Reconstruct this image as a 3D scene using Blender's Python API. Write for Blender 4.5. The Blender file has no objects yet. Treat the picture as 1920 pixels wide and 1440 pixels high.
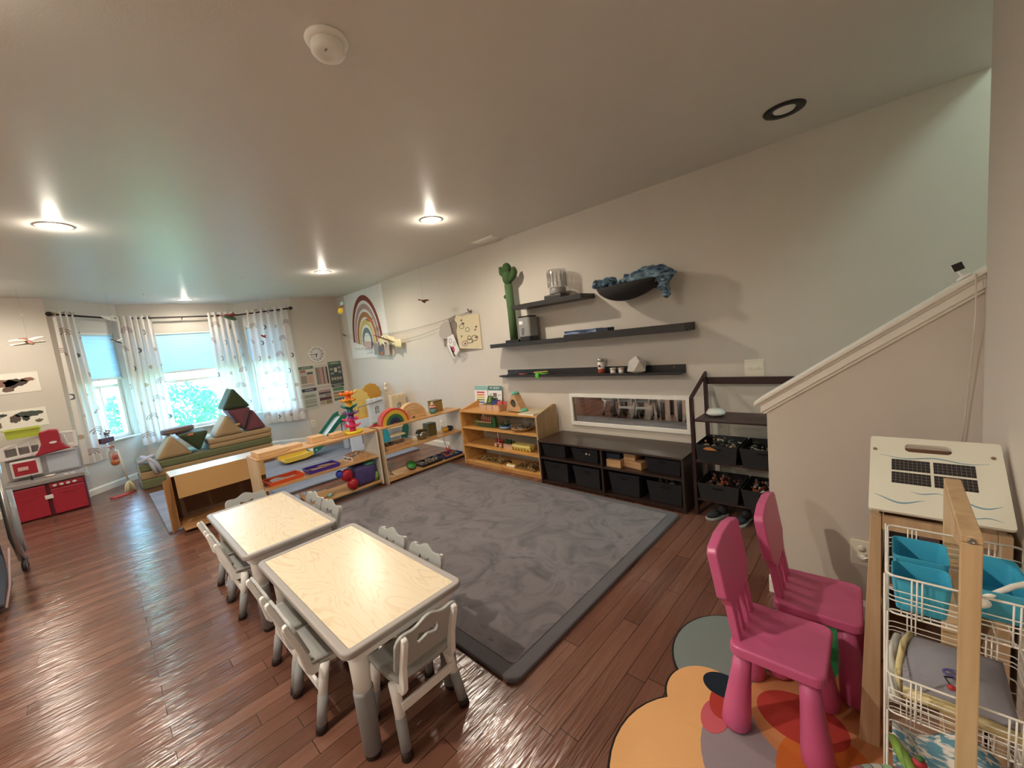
import bpy, bmesh, math, random
from mathutils import Vector, Matrix
C = bpy.context.scene.collection
S = bpy.context.scene
PI = math.pi

# ------------------------------------------------------------------ camera
cam_data = bpy.data.cameras.new('camera')
cam = bpy.data.objects.new('camera', cam_data); C.objects.link(cam)
cam_data.sensor_fit = 'HORIZONTAL'; cam_data.sensor_width = 36.0
cam_data.lens = 36.0 * 747.3 / 1920.0
cam_data.clip_start = 0.02
M = Matrix.Rotation(0.765437, 4, 'Z') @ Matrix.Rotation(1.457384, 4, 'X') @ Matrix.Rotation(-0.106888, 4, 'Z')
cam.matrix_world = Matrix.Translation((0, 0, 1.4)) @ M
S.camera = cam

# ------------------------------------------------------------------ view, world, sun, lights
S.view_settings.view_transform = 'Standard'
S.view_settings.look = 'None'
S.view_settings.exposure = 1.10
S.view_settings.gamma = 1.0
S.view_settings.use_curve_mapping = False
S.cycles.use_denoising = True
S.cycles.max_bounces = 10
S.cycles.diffuse_bounces = 6
S.cycles.sample_clamp_indirect = 6.0

world = bpy.data.worlds.new('sky'); S.world = world
world.use_nodes = True
wn = world.node_tree.nodes; wl = world.node_tree.links
bg = wn['Background']
tc = wn.new('ShaderNodeTexCoord'); sx = wn.new('ShaderNodeSeparateXYZ')
cr = wn.new('ShaderNodeValToRGB')
wl.new(tc.outputs['Generated'], sx.inputs[0]); wl.new(sx.outputs['Z'], cr.inputs[0])
cr.color_ramp.elements[0].color = (0.38, 0.70, 1.0, 1); cr.color_ramp.elements[0].position = 0.0
cr.color_ramp.elements[1].color = (0.22, 0.52, 1.0, 1); cr.color_ramp.elements[1].position = 0.8
wl.new(cr.outputs[0], bg.inputs[0])
bg.inputs[1].default_value = 12.5


def add_light(name, kind, loc, power, color, **k):
    d = bpy.data.lights.new(name, kind); d.energy = power; d.color = color
    o = bpy.data.objects.new(name, d); C.objects.link(o); o.location = loc
    rot = k.pop('rot', None)
    for a, v in k.items(): setattr(d, a, v)
    if rot: o.rotation_euler = rot
    return o

# the sun stands behind the house (garden side is lit from above the roof)
add_light('sun', 'SUN', (0, 0, 8), 5.5, (1.0, 0.95, 0.84), angle=0.01,
          rot=Vector((0.75, -0.35, 1.0)).to_track_quat('Z', 'Y').to_euler())
WARM = (1.0, 0.89, 0.74)
LAMPS = [(-1.62, -0.22), (-4.02, -0.01), (-2.80, 2.15), (-5.08, 2.15), (-7.40, 1.10), (-6.35, -0.75),
         (-1.72, -2.2), (-4.02, -2.2)]  # this last pair is out of view, added as fill for the room
ZC = 2.457
for lx, ly in LAMPS:
    near = 1.9 if lx > -2 and ly < 0.5 else 1.0
    add_light('recessed_bulb_light', 'SPOT', (lx, ly, ZC - 0.030), 26.0 * near if lx > -7 else 10.0, WARM, shadow_soft_size=0.03, spot_size=math.radians(176), spot_blend=0.7,
              rot=(0, 0, 0))
    add_light('recessed_glow_light', 'POINT', (lx, ly, ZC - 0.034), 2.2 if lx > -7 else 1.0, WARM, shadow_soft_size=0.025)
# daylight falling down the stairwell from the landing window upstairs
add_light('landing_daylight', 'AREA', (1.9, 2.75, 4.0), 34.0, (0.66, 0.95, 0.88), shape='RECTANGLE', size=1.2, size_y=0.8,
          rot=Vector((1.0, -0.02, 0.75)).to_track_quat('Z', 'Y').to_euler())
# sky portals in the bay windows
for px, py, rz, w in ((-7.99, 1.09, 0.0, 1.3), (-7.62, 0.03, 0.75, 0.7), (-7.62, 2.16, -0.75, 0.7)):
    o = add_light('window_portal', 'AREA', (px, py, 1.33), 1.0, (1, 1, 1), shape='RECTANGLE', size=1.5, size_y=w)
    o.rotation_euler = Vector((-math.cos(rz), -math.sin(rz), 0)).to_track_quat('Z', 'X').to_euler()
    o.data.cycles.is_portal = True


# ------------------------------------------------------------------ materials
def lin(h):
    h = h.lstrip('#'); v = [int(h[i:i + 2], 16) / 255 for i in (0, 2, 4)]
    return tuple(c / 12.92 if c <= 0.04045 else ((c + 0.055) / 1.055) ** 2.4 for c in v) + (1.0,)

MATS = {}
def mat(name, col, rough=0.5, metal=0.0, spec=0.5, trans=0.0, emit=0.0, alpha=1.0, bump=0.0, bscale=60.0, var=0.0, vscale=6.0, coat=0.0, sheen=0.0, ior=1.45):
    if name in MATS: return MATS[name]
    m = bpy.data.materials.new(name); m.use_nodes = True
    nt = m.node_tree; b = nt.nodes['Principled BSDF']
    c = lin(col) if isinstance(col, str) else col
    b.inputs['Base Color'].default_value = c
    b.inputs['Roughness'].default_value = rough; b.inputs['Metallic'].default_value = metal
    b.inputs['Specular IOR Level'].default_value = spec
    b.inputs['Transmission Weight'].default_value = trans; b.inputs['Alpha'].default_value = alpha
    b.inputs['Coat Weight'].default_value = coat; b.inputs['IOR'].default_value = ior
    if sheen: b.inputs['Sheen Weight'].default_value = sheen; b.inputs['Sheen Roughness'].default_value = 0.4
    if emit: b.inputs['Emission Color'].default_value = c; b.inputs['Emission Strength'].default_value = emit
    t = nt.nodes.new('ShaderNodeTexCoord')
    n = nt.nodes.new('ShaderNodeTexNoise'); nt.links.new(t.outputs['Object'], n.inputs['Vector'])
    n.inputs['Scale'].default_value = vscale; n.inputs['Detail'].default_value = 4
    v = max(var, 0.03)
    mx = nt.nodes.new('ShaderNodeMixRGB'); nt.links.new(n.outputs['Fac'], mx.inputs[0])
    mx.inputs[1].default_value = tuple(x * (1 - v) for x in c[:3]) + (1,)
    mx.inputs[2].default_value = tuple(min(1, x * (1 + v)) for x in c[:3]) + (1,)
    nt.links.new(mx.outputs[0], b.inputs['Base Color'])
    if bump:
        n2 = nt.nodes.new('ShaderNodeTexNoise'); nt.links.new(t.outputs['Object'], n2.inputs['Vector'])
        n2.inputs['Scale'].default_value = bscale; n2.inputs['Detail'].default_value = 3
        bp = nt.nodes.new('ShaderNodeBump'); bp.inputs['Strength'].default_value = bump; bp.inputs['Distance'].default_value = 0.004
        nt.links.new(n2.outputs['Fac'], bp.inputs['Height']); nt.links.new(bp.outputs[0], b.inputs['Normal'])
    MATS[name] = m
    return m

def wood(name, c1, c2, axis='x', scale=1.0, rough=0.4, amount=0.6, coat=0.0):
    if name in MATS: return MATS[name]
    m = bpy.data.materials.new(name); m.use_nodes = True; nt = m.node_tree; b = nt.nodes['Principled BSDF']
    b.inputs['Roughness'].default_value = rough; b.inputs['Coat Weight'].default_value = coat
    t = nt.nodes.new('ShaderNodeTexCoord'); mp = nt.nodes.new('ShaderNodeMapping')
    nt.links.new(t.outputs['Object'], mp.inputs[0])
    s = {'x': (1.2, 14, 14), 'y': (14, 1.2, 14), 'z': (14, 14, 1.2)}[axis]
    mp.inputs['Scale'].default_value = tuple(q * scale for q in s)
    n = nt.nodes.new('ShaderNodeTexNoise'); nt.links.new(mp.outputs[0], n.inputs['Vector'])
    n.inputs['Scale'].default_value = 2.2; n.inputs['Detail'].default_value = 6; n.inputs['Distortion'].default_value = 0.6
    r = nt.nodes.new('ShaderNodeValToRGB'); nt.links.new(n.outputs['Fac'], r.inputs[0])
    r.color_ramp.elements[0].position = 0.5 - 0.3 * amount; r.color_ramp.elements[1].position = 0.5 + 0.3 * amount
    r.color_ramp.elements[0].color = lin(c1); r.color_ramp.elements[1].color = lin(c2)
    nt.links.new(r.outputs[0], b.inputs['Base Color'])
    MATS[name] = m
    return m

class NT:
    """tiny node-maths writer"""
    def __init__(s, m): s.nt = m.node_tree; s.L = s.nt.links
    def m(s, op, a, b=None, c=None):
        n = s.nt.nodes.new('ShaderNodeMath'); n.operation = op
        for i, v in enumerate((a, b, c)):
            if v is None: continue
            if isinstance(v, (int, float)): n.inputs[i].default_value = v
            else: s.L.new(v, n.inputs[i])
        return n.outputs[0]
    def mix(s, f, a, b):
        n = s.nt.nodes.new('ShaderNodeMixRGB')
        for i, v in enumerate((f, a, b)):
            if isinstance(v, (int, float)): n.inputs[i].default_value = v
            elif isinstance(v, tuple): n.inputs[i].default_value = v
            else: s.L.new(v, n.inputs[i])
        return n.outputs[0]
    def new(s, t, **k):
        n = s.nt.nodes.new(t)
        for a, v in k.items(): n.inputs[a.replace('_', ' ')].default_value = v
        return n

def floor_material():
    m = bpy.data.materials.new('hardwood_planks'); m.use_nodes = True; q = NT(m); nt = q.nt; b = nt.nodes['Principled BSDF']
    t = nt.nodes.new('ShaderNodeTexCoord')
    mp = nt.nodes.new('ShaderNodeMapping'); mp.inputs['Rotation'].default_value = (0, 0, PI / 2)
    q.L.new(t.outputs['Object'], mp.inputs[0])
    br = nt.nodes.new('ShaderNodeTexBrick'); q.L.new(mp.outputs[0], br.inputs['Vector'])
    br.offset = 0.37; br.offset_frequency = 2; br.squash = 0.7; br.squash_frequency = 3
    br.inputs['Scale'].default_value = 1.0; br.inputs['Brick Width'].default_value = 0.95; br.inputs['Row Height'].default_value = 0.078
    br.inputs['Mortar Size'].default_value = 0.0012; br.inputs['Mortar Smooth'].default_value = 0.3; br.inputs['Bias'].default_value = 0.0
    br.inputs['Color1'].default_value = (0, 0, 0, 1); br.inputs['Color2'].default_value = (1, 1, 1, 1); br.inputs['Mortar'].default_value = (0.5, 0.5, 0.5, 1)
    mp2 = nt.nodes.new('ShaderNodeMapping'); mp2.inputs['Scale'].default_value = (16, 1.6, 1)
    q.L.new(t.outputs['Object'], mp2.inputs[0])
    n = q.new('ShaderNodeTexNoise', Scale=1.6, Detail=6.0, Distortion=0.8); q.L.new(mp2.outputs[0], n.inputs['Vector'])
    r = nt.nodes.new('ShaderNodeValToRGB'); r.color_ramp.elements[0].color = lin('#55372b'); r.color_ramp.elements[1].color = lin('#8c6555')
    e = r.color_ramp.elements.new(0.5); e.color = lin('#704a3c')
    f = q.m('ADD', q.m('MULTIPLY', br.outputs['Color'], 0.48), q.m('MULTIPLY', n.outputs['Fac'], 0.52))
    q.L.new(f, r.inputs[0])
    col = q.mix(br.outputs['Fac'], r.outputs[0], lin('#2b130c'))
    q.L.new(col, b.inputs['Base Color'])
    b.inputs['Roughness'].default_value = 0.2; b.inputs['Specular IOR Level'].default_value = 0.8
    # hand-scraped ripples along the boards
    mp3 = nt.nodes.new('ShaderNodeMapping'); mp3.inputs['Scale'].default_value = (75, 7, 1); q.L.new(t.outputs['Object'], mp3.inputs[0])
    n3 = q.new('ShaderNodeTexNoise', Scale=1.0, Detail=2.0); q.L.new(mp3.outputs[0], n3.inputs['Vector'])
    hh = q.m('SUBTRACT', q.m('MULTIPLY', n3.outputs['Fac'], 0.5), q.m('MULTIPLY', br.outputs['Fac'], 0.9))
    bp = q.new('ShaderNodeBump', Strength=0.8, Distance=0.011); q.L.new(hh, bp.inputs['Height']); q.L.new(bp.outputs[0], b.inputs['Normal'])
    return m

def rug_material():
    m = bpy.data.materials.new('grey_plush'); m.use_nodes = True; q = NT(m); nt = q.nt; b = nt.nodes['Principled BSDF']
    t = nt.nodes.new('ShaderNodeTexCoord')
    n = q.new('ShaderNodeTexNoise', Scale=3.4, Detail=5.0, Distortion=2.2, Roughness=0.6); q.L.new(t.outputs['Object'], n.inputs['Vector'])
    v = q.new('ShaderNodeTexVoronoi', Scale=2.3); q.L.new(n.outputs['Color'], v.inputs['Vector'])
    f = q.m('ADD', q.m('MULTIPLY', n.outputs['Fac'], 0.7), q.m('MULTIPLY', v.outputs['Distance'], 0.6))
    r = nt.nodes.new('ShaderNodeValToRGB'); q.L.new(f, r.inputs[0])
    r.color_ramp.elements[0].position = 0.46; r.color_ramp.elements[0].color = lin('#48454c')
    r.color_ramp.elements[1].position = 0.72; r.color_ramp.elements[1].color = lin('#777174')
    q.L.new(r.outputs[0], b.inputs['Base Color'])
    b.inputs['Roughness'].default_value = 0.95; b.inputs['Specular IOR Level'].default_value = 0.1
    b.inputs['Sheen Weight'].default_value = 0.25
    n2 = q.new('ShaderNodeTexNoise', Scale=300.0, Detail=2.0); q.L.new(t.outputs['Object'], n2.inputs['Vector'])
    bp = q.new('ShaderNodeBump', Strength=0.4, Distance=0.003); q.L.new(n2.outputs['Fac'], bp.inputs['Height']); q.L.new(bp.outputs[0], b.inputs['Normal'])
    return m

def table_material():
    m = bpy.data.materials.new('pale_ash_laminate'); m.use_nodes = True; q = NT(m); nt = q.nt; b = nt.nodes['Principled BSDF']
    t = nt.nodes.new('ShaderNodeTexCoord'); mp = nt.nodes.new('ShaderNodeMapping'); mp.inputs['Scale'].default_value = (1.1, 4.5, 1)
    q.L.new(t.outputs['Object'], mp.inputs[0])
    n = q.new('ShaderNodeTexNoise', Scale=1.3, Detail=3.0, Distortion=0.5, Roughness=0.45); q.L.new(mp.outputs[0], n.inputs['Vector'])
    s = q.m('SINE', q.m('MULTIPLY', n.outputs['Fac'], 130.0))
    n2 = q.new('ShaderNodeTexNoise', Scale=2.5, Detail=2.0); q.L.new(mp.outputs[0], n2.inputs['Vector'])
    k = q.m('MULTIPLY', q.m('MAXIMUM', q.m('SUBTRACT', s, 0.45), 0.0), q.m('MULTIPLY', n2.outputs['Fac'], 1.5))
    col = q.mix(q.m('MINIMUM', k, 1.0), lin('#e8d8bb'), lin('#d3bd98'))
    q.L.new(col, b.inputs['Base Color']); b.inputs['Roughness'].default_value = 0.27; b.inputs['Specular IOR Level'].default_value = 0.32
    return m

def curtain_material():
    """white cloth printed with rainbows, moons and suns; UV runs in metres"""
    m = bpy.data.materials.new('printed_curtain_cloth'); m.use_nodes = True; q = NT(m); nt = q.nt
    for n in list(nt.nodes):
        if n.type == 'BSDF_PRINCIPLED': nt.nodes.remove(n)
    out = [n for n in nt.nodes if n.type == 'OUTPUT_MATERIAL'][0]
    uv = nt.nodes.new('ShaderNodeUVMap'); sp = nt.nodes.new('ShaderNodeSeparateXYZ'); q.L.new(uv.outputs[0], sp.inputs[0])
    CW = 0.25
    row = q.m('FLOOR', q.m('DIVIDE', sp.outputs[1], CW))
    u = q.m('ADD', q.m('DIVIDE', sp.outputs[0], CW), q.m('MULTIPLY', row, 0.5))
    colm = q.m('FLOOR', u)
    cu = q.m('SUBTRACT', q.m('FRACT', u), 0.5)
    cv = q.m('SUBTRACT', q.m('FRACT', q.m('DIVIDE', sp.outputs[1], CW)), 0.38)
    d = q.m('SQRT', q.m('ADD', q.m('POWER', cu, 2.0), q.m('POWER', cv, 2.0)))
    kind = q.m('FLOORED_MODULO', q.m('ADD', q.m('MULTIPLY', row, 2.0), colm), 3.0)
    isr = q.m('LESS_THAN', kind, 0.5)
    ism = q.m('MULTIPLY', q.m('GREATER_THAN', kind, 0.5), q.m('LESS_THAN', kind, 1.5))
    iss = q.m('GREATER_THAN', kind, 1.5)
    up = q.m('GREATER_THAN', cv, 0.0)
    ring = q.m('MULTIPLY', q.m('GREATER_THAN', q.m('SINE', q.m('MULTIPLY', d, 78.0)), -0.1), q.m('MULTIPLY', q.m('GREATER_THAN', d, 0.13), q.m('LESS_THAN', d, 0.40)))
    rb = q.m('MULTIPLY', q.m('MULTIPLY', ring, up), isr)
    d2 = q.m('SQRT', q.m('ADD', q.m('POWER', q.m('ADD', cu, 0.07), 2.0), q.m('POWER', cv, 2.0)))
    moon = q.m('MULTIPLY', q.m('MULTIPLY', q.m('LESS_THAN', d, 0.15), q.m('GREATER_THAN', d2, 0.13)), ism)
    sun = q.m('MULTIPLY', q.m('LESS_THAN', d, 0.12), iss)
    base = lin('#efe9e2')
    c = q.mix(q.m('MULTIPLY', rb, 0.8), base, lin('#a5847c')); c = q.mix(moon, c, lin('#6d6a6e')); c = q.mix(q.m('MULTIPLY', sun, 0.7), c, lin('#b5946a'))
    df = nt.nodes.new('ShaderNodeBsdfDiffuse'); tr = nt.nodes.new('ShaderNodeBsdfTranslucent'); mx = nt.nodes.new('ShaderNodeMixShader')
    q.L.new(c, df.inputs[0]); q.L.new(c, tr.inputs[0]); mx.inputs[0].default_value = 0.30
    q.L.new(df.outputs[0], mx.inputs[1]); q.L.new(tr.outputs[0], mx.inputs[2]); q.L.new(mx.outputs[0], out.inputs[0])
    return m

def cloth_through(name, col, f):
    m = bpy.data.materials.new(name); m.use_nodes = True; nt = m.node_tree
    for n in list(nt.nodes):
        if n.type == 'BSDF_PRINCIPLED': nt.nodes.remove(n)
    out = [n for n in nt.nodes if n.type == 'OUTPUT_MATERIAL'][0]
    df = nt.nodes.new('ShaderNodeBsdfDiffuse'); tr = nt.nodes.new('ShaderNodeBsdfTranslucent'); mx = nt.nodes.new('ShaderNodeMixShader')
    df.inputs[0].default_value = lin(col); tr.inputs[0].default_value = lin(col); mx.inputs[0].default_value = f
    nt.links.new(df.outputs[0], mx.inputs[1]); nt.links.new(tr.outputs[0], mx.inputs[2]); nt.links.new(mx.outputs[0], out.inputs[0])
    return m

def pane_glass():
    m = bpy.data.materials.new('window_pane_glass'); m.use_nodes = True; nt = m.node_tree
    for n in list(nt.nodes):
        if n.type == 'BSDF_PRINCIPLED': nt.nodes.remove(n)
    out = [n for n in nt.nodes if n.type == 'OUTPUT_MATERIAL'][0]
    tr = nt.nodes.new('ShaderNodeBsdfTransparent'); gl = nt.nodes.new('ShaderNodeBsdfGlossy'); gl.inputs['Roughness'].default_value = 0.02
    tr.inputs[0].default_value = (0.93, 0.97, 0.97, 1)
    mx = nt.nodes.new('ShaderNodeMixShader'); mx.inputs[0].default_value = 0.06
    nt.links.new(tr.outputs[0], mx.inputs[1]); nt.links.new(gl.outputs[0], mx.inputs[2]); nt.links.new(mx.outputs[0], out.inputs[0])
    return m

def thin_clear(name, tint, f=0.12):
    if name in MATS: return MATS[name]
    m = pane_glass(); m.name = name
    for n in m.node_tree.nodes:
        if n.type == 'BSDF_TRANSPARENT': n.inputs[0].default_value = tint
        if n.type == 'MIX_SHADER': n.inputs[0].default_value = f
    MATS[name] = m
    return m

# ------------------------------------------------------------------ mesh helpers
class MB:
    def __init__(s): s.bm = bmesh.new()
    def _merge(s, t, m=0, smooth=False, T=None):
        if T is not None: bmesh.ops.transform(t, matrix=T, verts=t.verts[:])
        mp = {v: s.bm.verts.new(v.co) for v in t.verts}
        for f in t.faces:
            try: g = s.bm.faces.new([mp[v] for v in f.verts])
            except ValueError: continue
            g.material_index = m; g.smooth = smooth
        t.free(); return s
    def box(s, x0, x1, y0, y1, z0, z1, m=0, bv=0.0, seg=2, T=None, smooth=False):
        t = bmesh.new(); bmesh.ops.create_cube(t, size=1.0)
        for v in t.verts: v.co = Vector(((x0 + x1) / 2 + v.co.x * (x1 - x0), (y0 + y1) / 2 + v.co.y * (y1 - y0), (z0 + z1) / 2 + v.co.z * (z1 - z0)))
        if bv: bmesh.ops.bevel(t, geom=t.edges[:], offset=bv, segments=seg, affect='EDGES', profile=0.5)
        return s._merge(t, m, smooth, T)
    def prism(s, poly, axis, a, b, m=0, bv=0.0, holes=(), T=None, seg=2, smooth=False):
        P = {'x': lambda u, v: (a, u, v), 'y': lambda u, v: (u, a, v), 'z': lambda u, v: (u, v, a)}[axis]
        D = {'x': Vector((b - a, 0, 0)), 'y': Vector((0, b - a, 0)), 'z': Vector((0, 0, b - a))}[axis]
        t = bmesh.new()
        if holes:
            es = []
            for loop in [poly] + list(holes):
                vs = [t.verts.new(P(*p)) for p in loop]
                es += [t.edges.new((vs[i], vs[(i + 1) % len(vs)])) for i in range(len(vs))]
            bmesh.ops.triangle_fill(t, edges=es, use_beauty=True)
        else:
            t.faces.new([t.verts.new(P(*p)) for p in poly])
        r = bmesh.ops.extrude_face_region(t, geom=t.faces[:])
        bmesh.ops.translate(t, vec=D, verts=[g for g in r['geom'] if isinstance(g, bmesh.types.BMVert)])
        bmesh.ops.recalc_face_normals(t, faces=t.faces[:])
        if bv:
            es = [e for e in t.edges if len(e.link_faces) == 2 and e.calc_face_angle(0) > 0.5]
            bmesh.ops.bevel(t, geom=es, offset=bv, segments=seg, affect='EDGES', profile=0.5)
        return s._merge(t, m, smooth, T)
    def tube(s, pts, r, n=8, m=0, T=None, closed=False):
        pts = [Vector(p) for p in pts]; rs = r if isinstance(r, (list, tuple)) else [r] * len(pts)
        t = bmesh.new(); rings = []; up = None
        N = len(pts)
        for i, p in enumerate(pts):
            if closed: d = (pts[(i + 1) % N] - pts[i - 1])
            else: d = (pts[min(i + 1, N - 1)] - pts[max(i - 1, 0)])
            d.normalize()
            if up is None: up = d.orthogonal().normalized()
            up = (up - d * up.dot(d))
            up = up.normalized() if up.length > 1e-6 else d.orthogonal().normalized()
            sd = d.cross(up)
            rings.append([t.verts.new(p + (up * math.cos(2 * PI * k / n) + sd * math.sin(2 * PI * k / n)) * rs[i]) for k in range(n)])
        rr = range(N if closed else N - 1)
        for i in rr:
            A = rings[i]; B = rings[(i + 1) % N]
            for k in range(n): t.faces.new((A[k], A[(k + 1) % n], B[(k + 1) % n], B[k]))
        if not closed:
            t.faces.new(rings[0][::-1]); t.faces.new(rings[-1])
        return s._merge(t, m, True, T)
    def lathe(s, prof, c=(0, 0, 0), n=24, m=0, T=None, sx=1.0, sy=1.0, smooth=True):
        t = bmesh.new(); rings = []
        for r, z in prof:
            if r < 1e-5: rings.append([t.verts.new((c[0], c[1], c[2] + z))])
            else: rings.append([t.verts.new((c[0] + sx * r * math.cos(2 * PI * k / n), c[1] + sy * r * math.sin(2 * PI * k / n), c[2] + z)) for k in range(n)])
        for A, B in zip(rings, rings[1:]):
            if len(A) == 1 and len(B) == 1: continue
            for k in range(n):
                if len(A) == 1: t.faces.new((A[0], B[(k + 1) % n], B[k]))
                elif len(B) == 1: t.faces.new((A[k], A[(k + 1) % n], B[0]))
                else: t.faces.new((A[k], A[(k + 1) % n], B[(k + 1) % n], B[k]))
        bmesh.ops.recalc_face_normals(t, faces=t.faces[:])
        return s._merge(t, m, smooth, T)
    def ell(s, c, r, m=0, T=None, n=16):
        if isinstance(r, (int, float)): r = (r, r, r)
        t = bmesh.new(); bmesh.ops.create_uvsphere(t, u_segments=n, v_segments=max(6, n // 2), radius=1.0)
        for v in t.verts: v.co = Vector((c[0] + v.co.x * r[0], c[1] + v.co.y * r[1], c[2] + v.co.z * r[2]))
        return s._merge(t, m, True, T)
    def face(s, pts, m=0):
        f = s.bm.faces.new([s.bm.verts.new(p) for p in pts]); f.material_index = m; return s
    def sheet(s, fn, nu, nv, m=0, thick=0.0, smooth=True, T=None):
        """grid of points fn(u,v), given thickness along its normals"""
        t = bmesh.new(); g = [[t.verts.new(fn(i / nu, j / nv)) for j in range(nv + 1)] for i in range(nu + 1)]
        for i in range(nu):
            for j in range(nv): t.faces.new((g[i][j], g[i + 1][j], g[i + 1][j + 1], g[i][j + 1]))
        if thick:
            t.normal_update()
            bmesh.ops.solidify(t, geom=t.faces[:], thickness=thick)
        return s._merge(t, m, smooth, T)
    def build(s, name, mats, parent=None):
        me = bpy.data.meshes.new(name); s.bm.to_mesh(me); s.bm.free()
        for q in (mats if isinstance(mats, (list, tuple)) else [mats]): me.materials.append(q)
        o = bpy.data.objects.new(name, me); C.objects.link(o)
        if parent is not None: o.parent = parent
        return o

def tag(o, label, cat, group=None, kind=None):
    o['label'] = label; o['category'] = cat
    if group: o['group'] = group
    if kind: o['kind'] = kind
    return o
def thing(name, label, cat, loc=(0, 0, 0), rz=0.0, group=None, rot=None):
    o = bpy.data.objects.new(name, None); C.objects.link(o); o.empty_display_size = 0.05
    o.location = loc; o.rotation_euler = rot if rot else (0, 0, rz)
    return tag(o, label, cat, group)
def solo(o, label, cat, loc=None, rz=0.0, group=None, rot=None):
    if loc is not None: o.location = loc
    o.rotation_euler = rot if rot else (0, 0, rz)
    return tag(o, label, cat, group)
def struct(o): o['kind'] = 'structure'; return o
def copy_tree(o, parent=None):
    c = o.copy(); C.objects.link(c)
    if parent is not None: c.parent = parent
    for ch in list(o.children): copy_tree(ch, c)
    return c
def dup(src, loc, rz=None, label=None, group=None, rot=None):
    c = copy_tree(src); c.location = loc
    if rz is not None: c.rotation_euler = (0, 0, rz)
    if rot is not None: c.rotation_euler = rot
    if label: c['label'] = label
    if group: c['group'] = group
    return c
def arc(cx, cy, r, a0, a1, n, ry=None):
    ry = r if ry is None else ry
    return [(cx + r * math.cos(a0 + (a1 - a0) * i / n), cy + ry * math.sin(a0 + (a1 - a0) * i / n)) for i in range(n + 1)]
def rrect(x0, x1, y0, y1, r, n=4):
    return (arc(x1 - r, y0 + r, r, -PI / 2, 0, n) + arc(x1 - r, y1 - r, r, 0, PI / 2, n) + arc(x0 + r, y1 - r, r, PI / 2, PI, n) + arc(x0 + r, y0 + r, r, PI, 1.5 * PI, n))
def text_mesh(body, size, depth, material, name, parent, loc, rot, align='CENTER'):
    cu = bpy.data.curves.new(name, 'FONT'); cu.body = body; cu.size = size; cu.extrude = depth; cu.align_x = align; cu.align_y = 'CENTER'
    tmp = bpy.data.objects.new(name + '_tmp', cu); C.objects.link(tmp)
    bpy.context.view_layer.update()
    me = bpy.data.meshes.new_from_object(tmp.evaluated_get(bpy.context.evaluated_depsgraph_get()))
    bpy.data.objects.remove(tmp); bpy.data.curves.remove(cu)
    me.name = name; me.materials.clear(); me.materials.append(material)
    o = bpy.data.objects.new(name, me); C.objects.link(o); o.parent = parent; o.location = loc; o.rotation_euler = rot
    return o

# ------------------------------------------------------------------ the setting
M_wall = mat('greige_wall_paint', '#d3cbc0', 0.55, bump=0.06, bscale=90, var=0.02)
M_ceil = mat('ceiling_paint', '#dcd7d0', 0.40, bump=0.10, bscale=120, var=0.02, spec=0.6)
M_trim = mat('white_trim_paint', '#eeeae0', 0.35)
M_floor = floor_material()
YW = 3.21; XB = -7.25; XC = -7.90; XR = 0.24; YL = -3.4

struct(MB().box(-8.2, 3.2, YL - 0.1, YW + 0.12, -0.08, 0.0).build('floor', M_floor))
# ceiling slab: stops at the stair opening behind the right wall
struct(MB().prism([(-8.3, YL - 0.1), (XR + 0.12, YL - 0.1), (XR + 0.12, YW + 0.12), (-8.3, YW + 0.12)], 'z', ZC, ZC + 0.25).build('ceiling', M_ceil))
struct(MB().box(XB - 0.1, 3.2, YW, YW + 0.12, -0.0, 5.2).build('wall_long', M_wall))
struct(MB().box(XB - 0.12, XB, 2.45, YW, 0, ZC).box(XB - 0.12, XB, YL, -0.25, 0, ZC).build('wall_far', M_wall))
struct(MB().box(XB - 0.1, XR + 0.12, YL - 0.12, YL, 0, ZC).build('wall_left', M_wall))
# right wall, with a rounded free end at the stairs
struct(MB().prism([(XR, YL), (XR + 0.12, YL), (XR + 0.12, 2.17)] + arc(XR + 0.06, 2.17, 0.06, 0, PI, 10)[1:-1] + [(XR, 2.17)], 'z', 0, 4.8, smooth=False).build('wall_right', M_wall))
# stair shaft around the corner
struct(MB().box(3.1, 3.2, 2.18, YW, 0, 5.2).box(XR + 0.12, 3.2, 2.18, 2.28, 0, 5.2).box(XR + 0.04, 3.2, 2.18, YW + 0.1, 5.1, 5.25).box(XR + 0.06, XR + 0.12, 2.28, YW, ZC + 0.251, 5.2).build('wall_stairwell', M_wall))
st = MB()
for k in range(9):
    st.box(-0.02 + 0.25 * k, -0.02 + 0.25 * (k + 1) + 0.02, 2.30, YW - 0.002, 0.0 if k == 0 else 0.18 * k, 0.18 * (k + 1))
tag(st.build('staircase', mat('stair_carpet', '#8d857c', 0.95)), 'carpeted stair flight rising behind the sloped half wall', 'stairs')

# knee wall beside the stairs and its sloped cap
KX0, KX1, KY = -0.43, XR + 0.02, 2.18
sl = (1.475 - 0.985) / (0.245 + 0.46)
def capz(x): return 0.985 + (x + 0.46) * sl
struct(MB().prism([(KX0, 0), (KX1, 0), (KX1, capz(KX1) - 0.05), (KX0, capz(KX0) - 0.05)], 'y', KY, KY + 0.11).build('wall_knee', M_wall))
def slope_bar(x0, x1, y0, y1, zt, zb):
    return [(x0, capz(x0) + zb), (x1, capz(x1) + zb), (x1, capz(x1) + zt), (x0, capz(x0) + zt)]
cap = MB()
cap.prism(slope_bar(-0.475, KX1, 0, 0, 0.0, -0.022), 'y', KY - 0.035, KY + 0.145, bv=0.004)
cap.prism(slope_bar(-0.462, KX1, 0, 0, -0.0221, -0.034), 'y', KY - 0.022, KY + 0.13)
cap.prism(slope_bar(-0.452, KX1, 0, 0, -0.0341, -0.072), 'y', KY - 0.016, KY + 0.125, bv=0.003)
cap.prism(slope_bar(-0.442, KX1, 0, 0, -0.0721, -0.085), 'y', KY - 0.008, KY + 0.117)
struct(cap.build('trim_1', M_trim))
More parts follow.
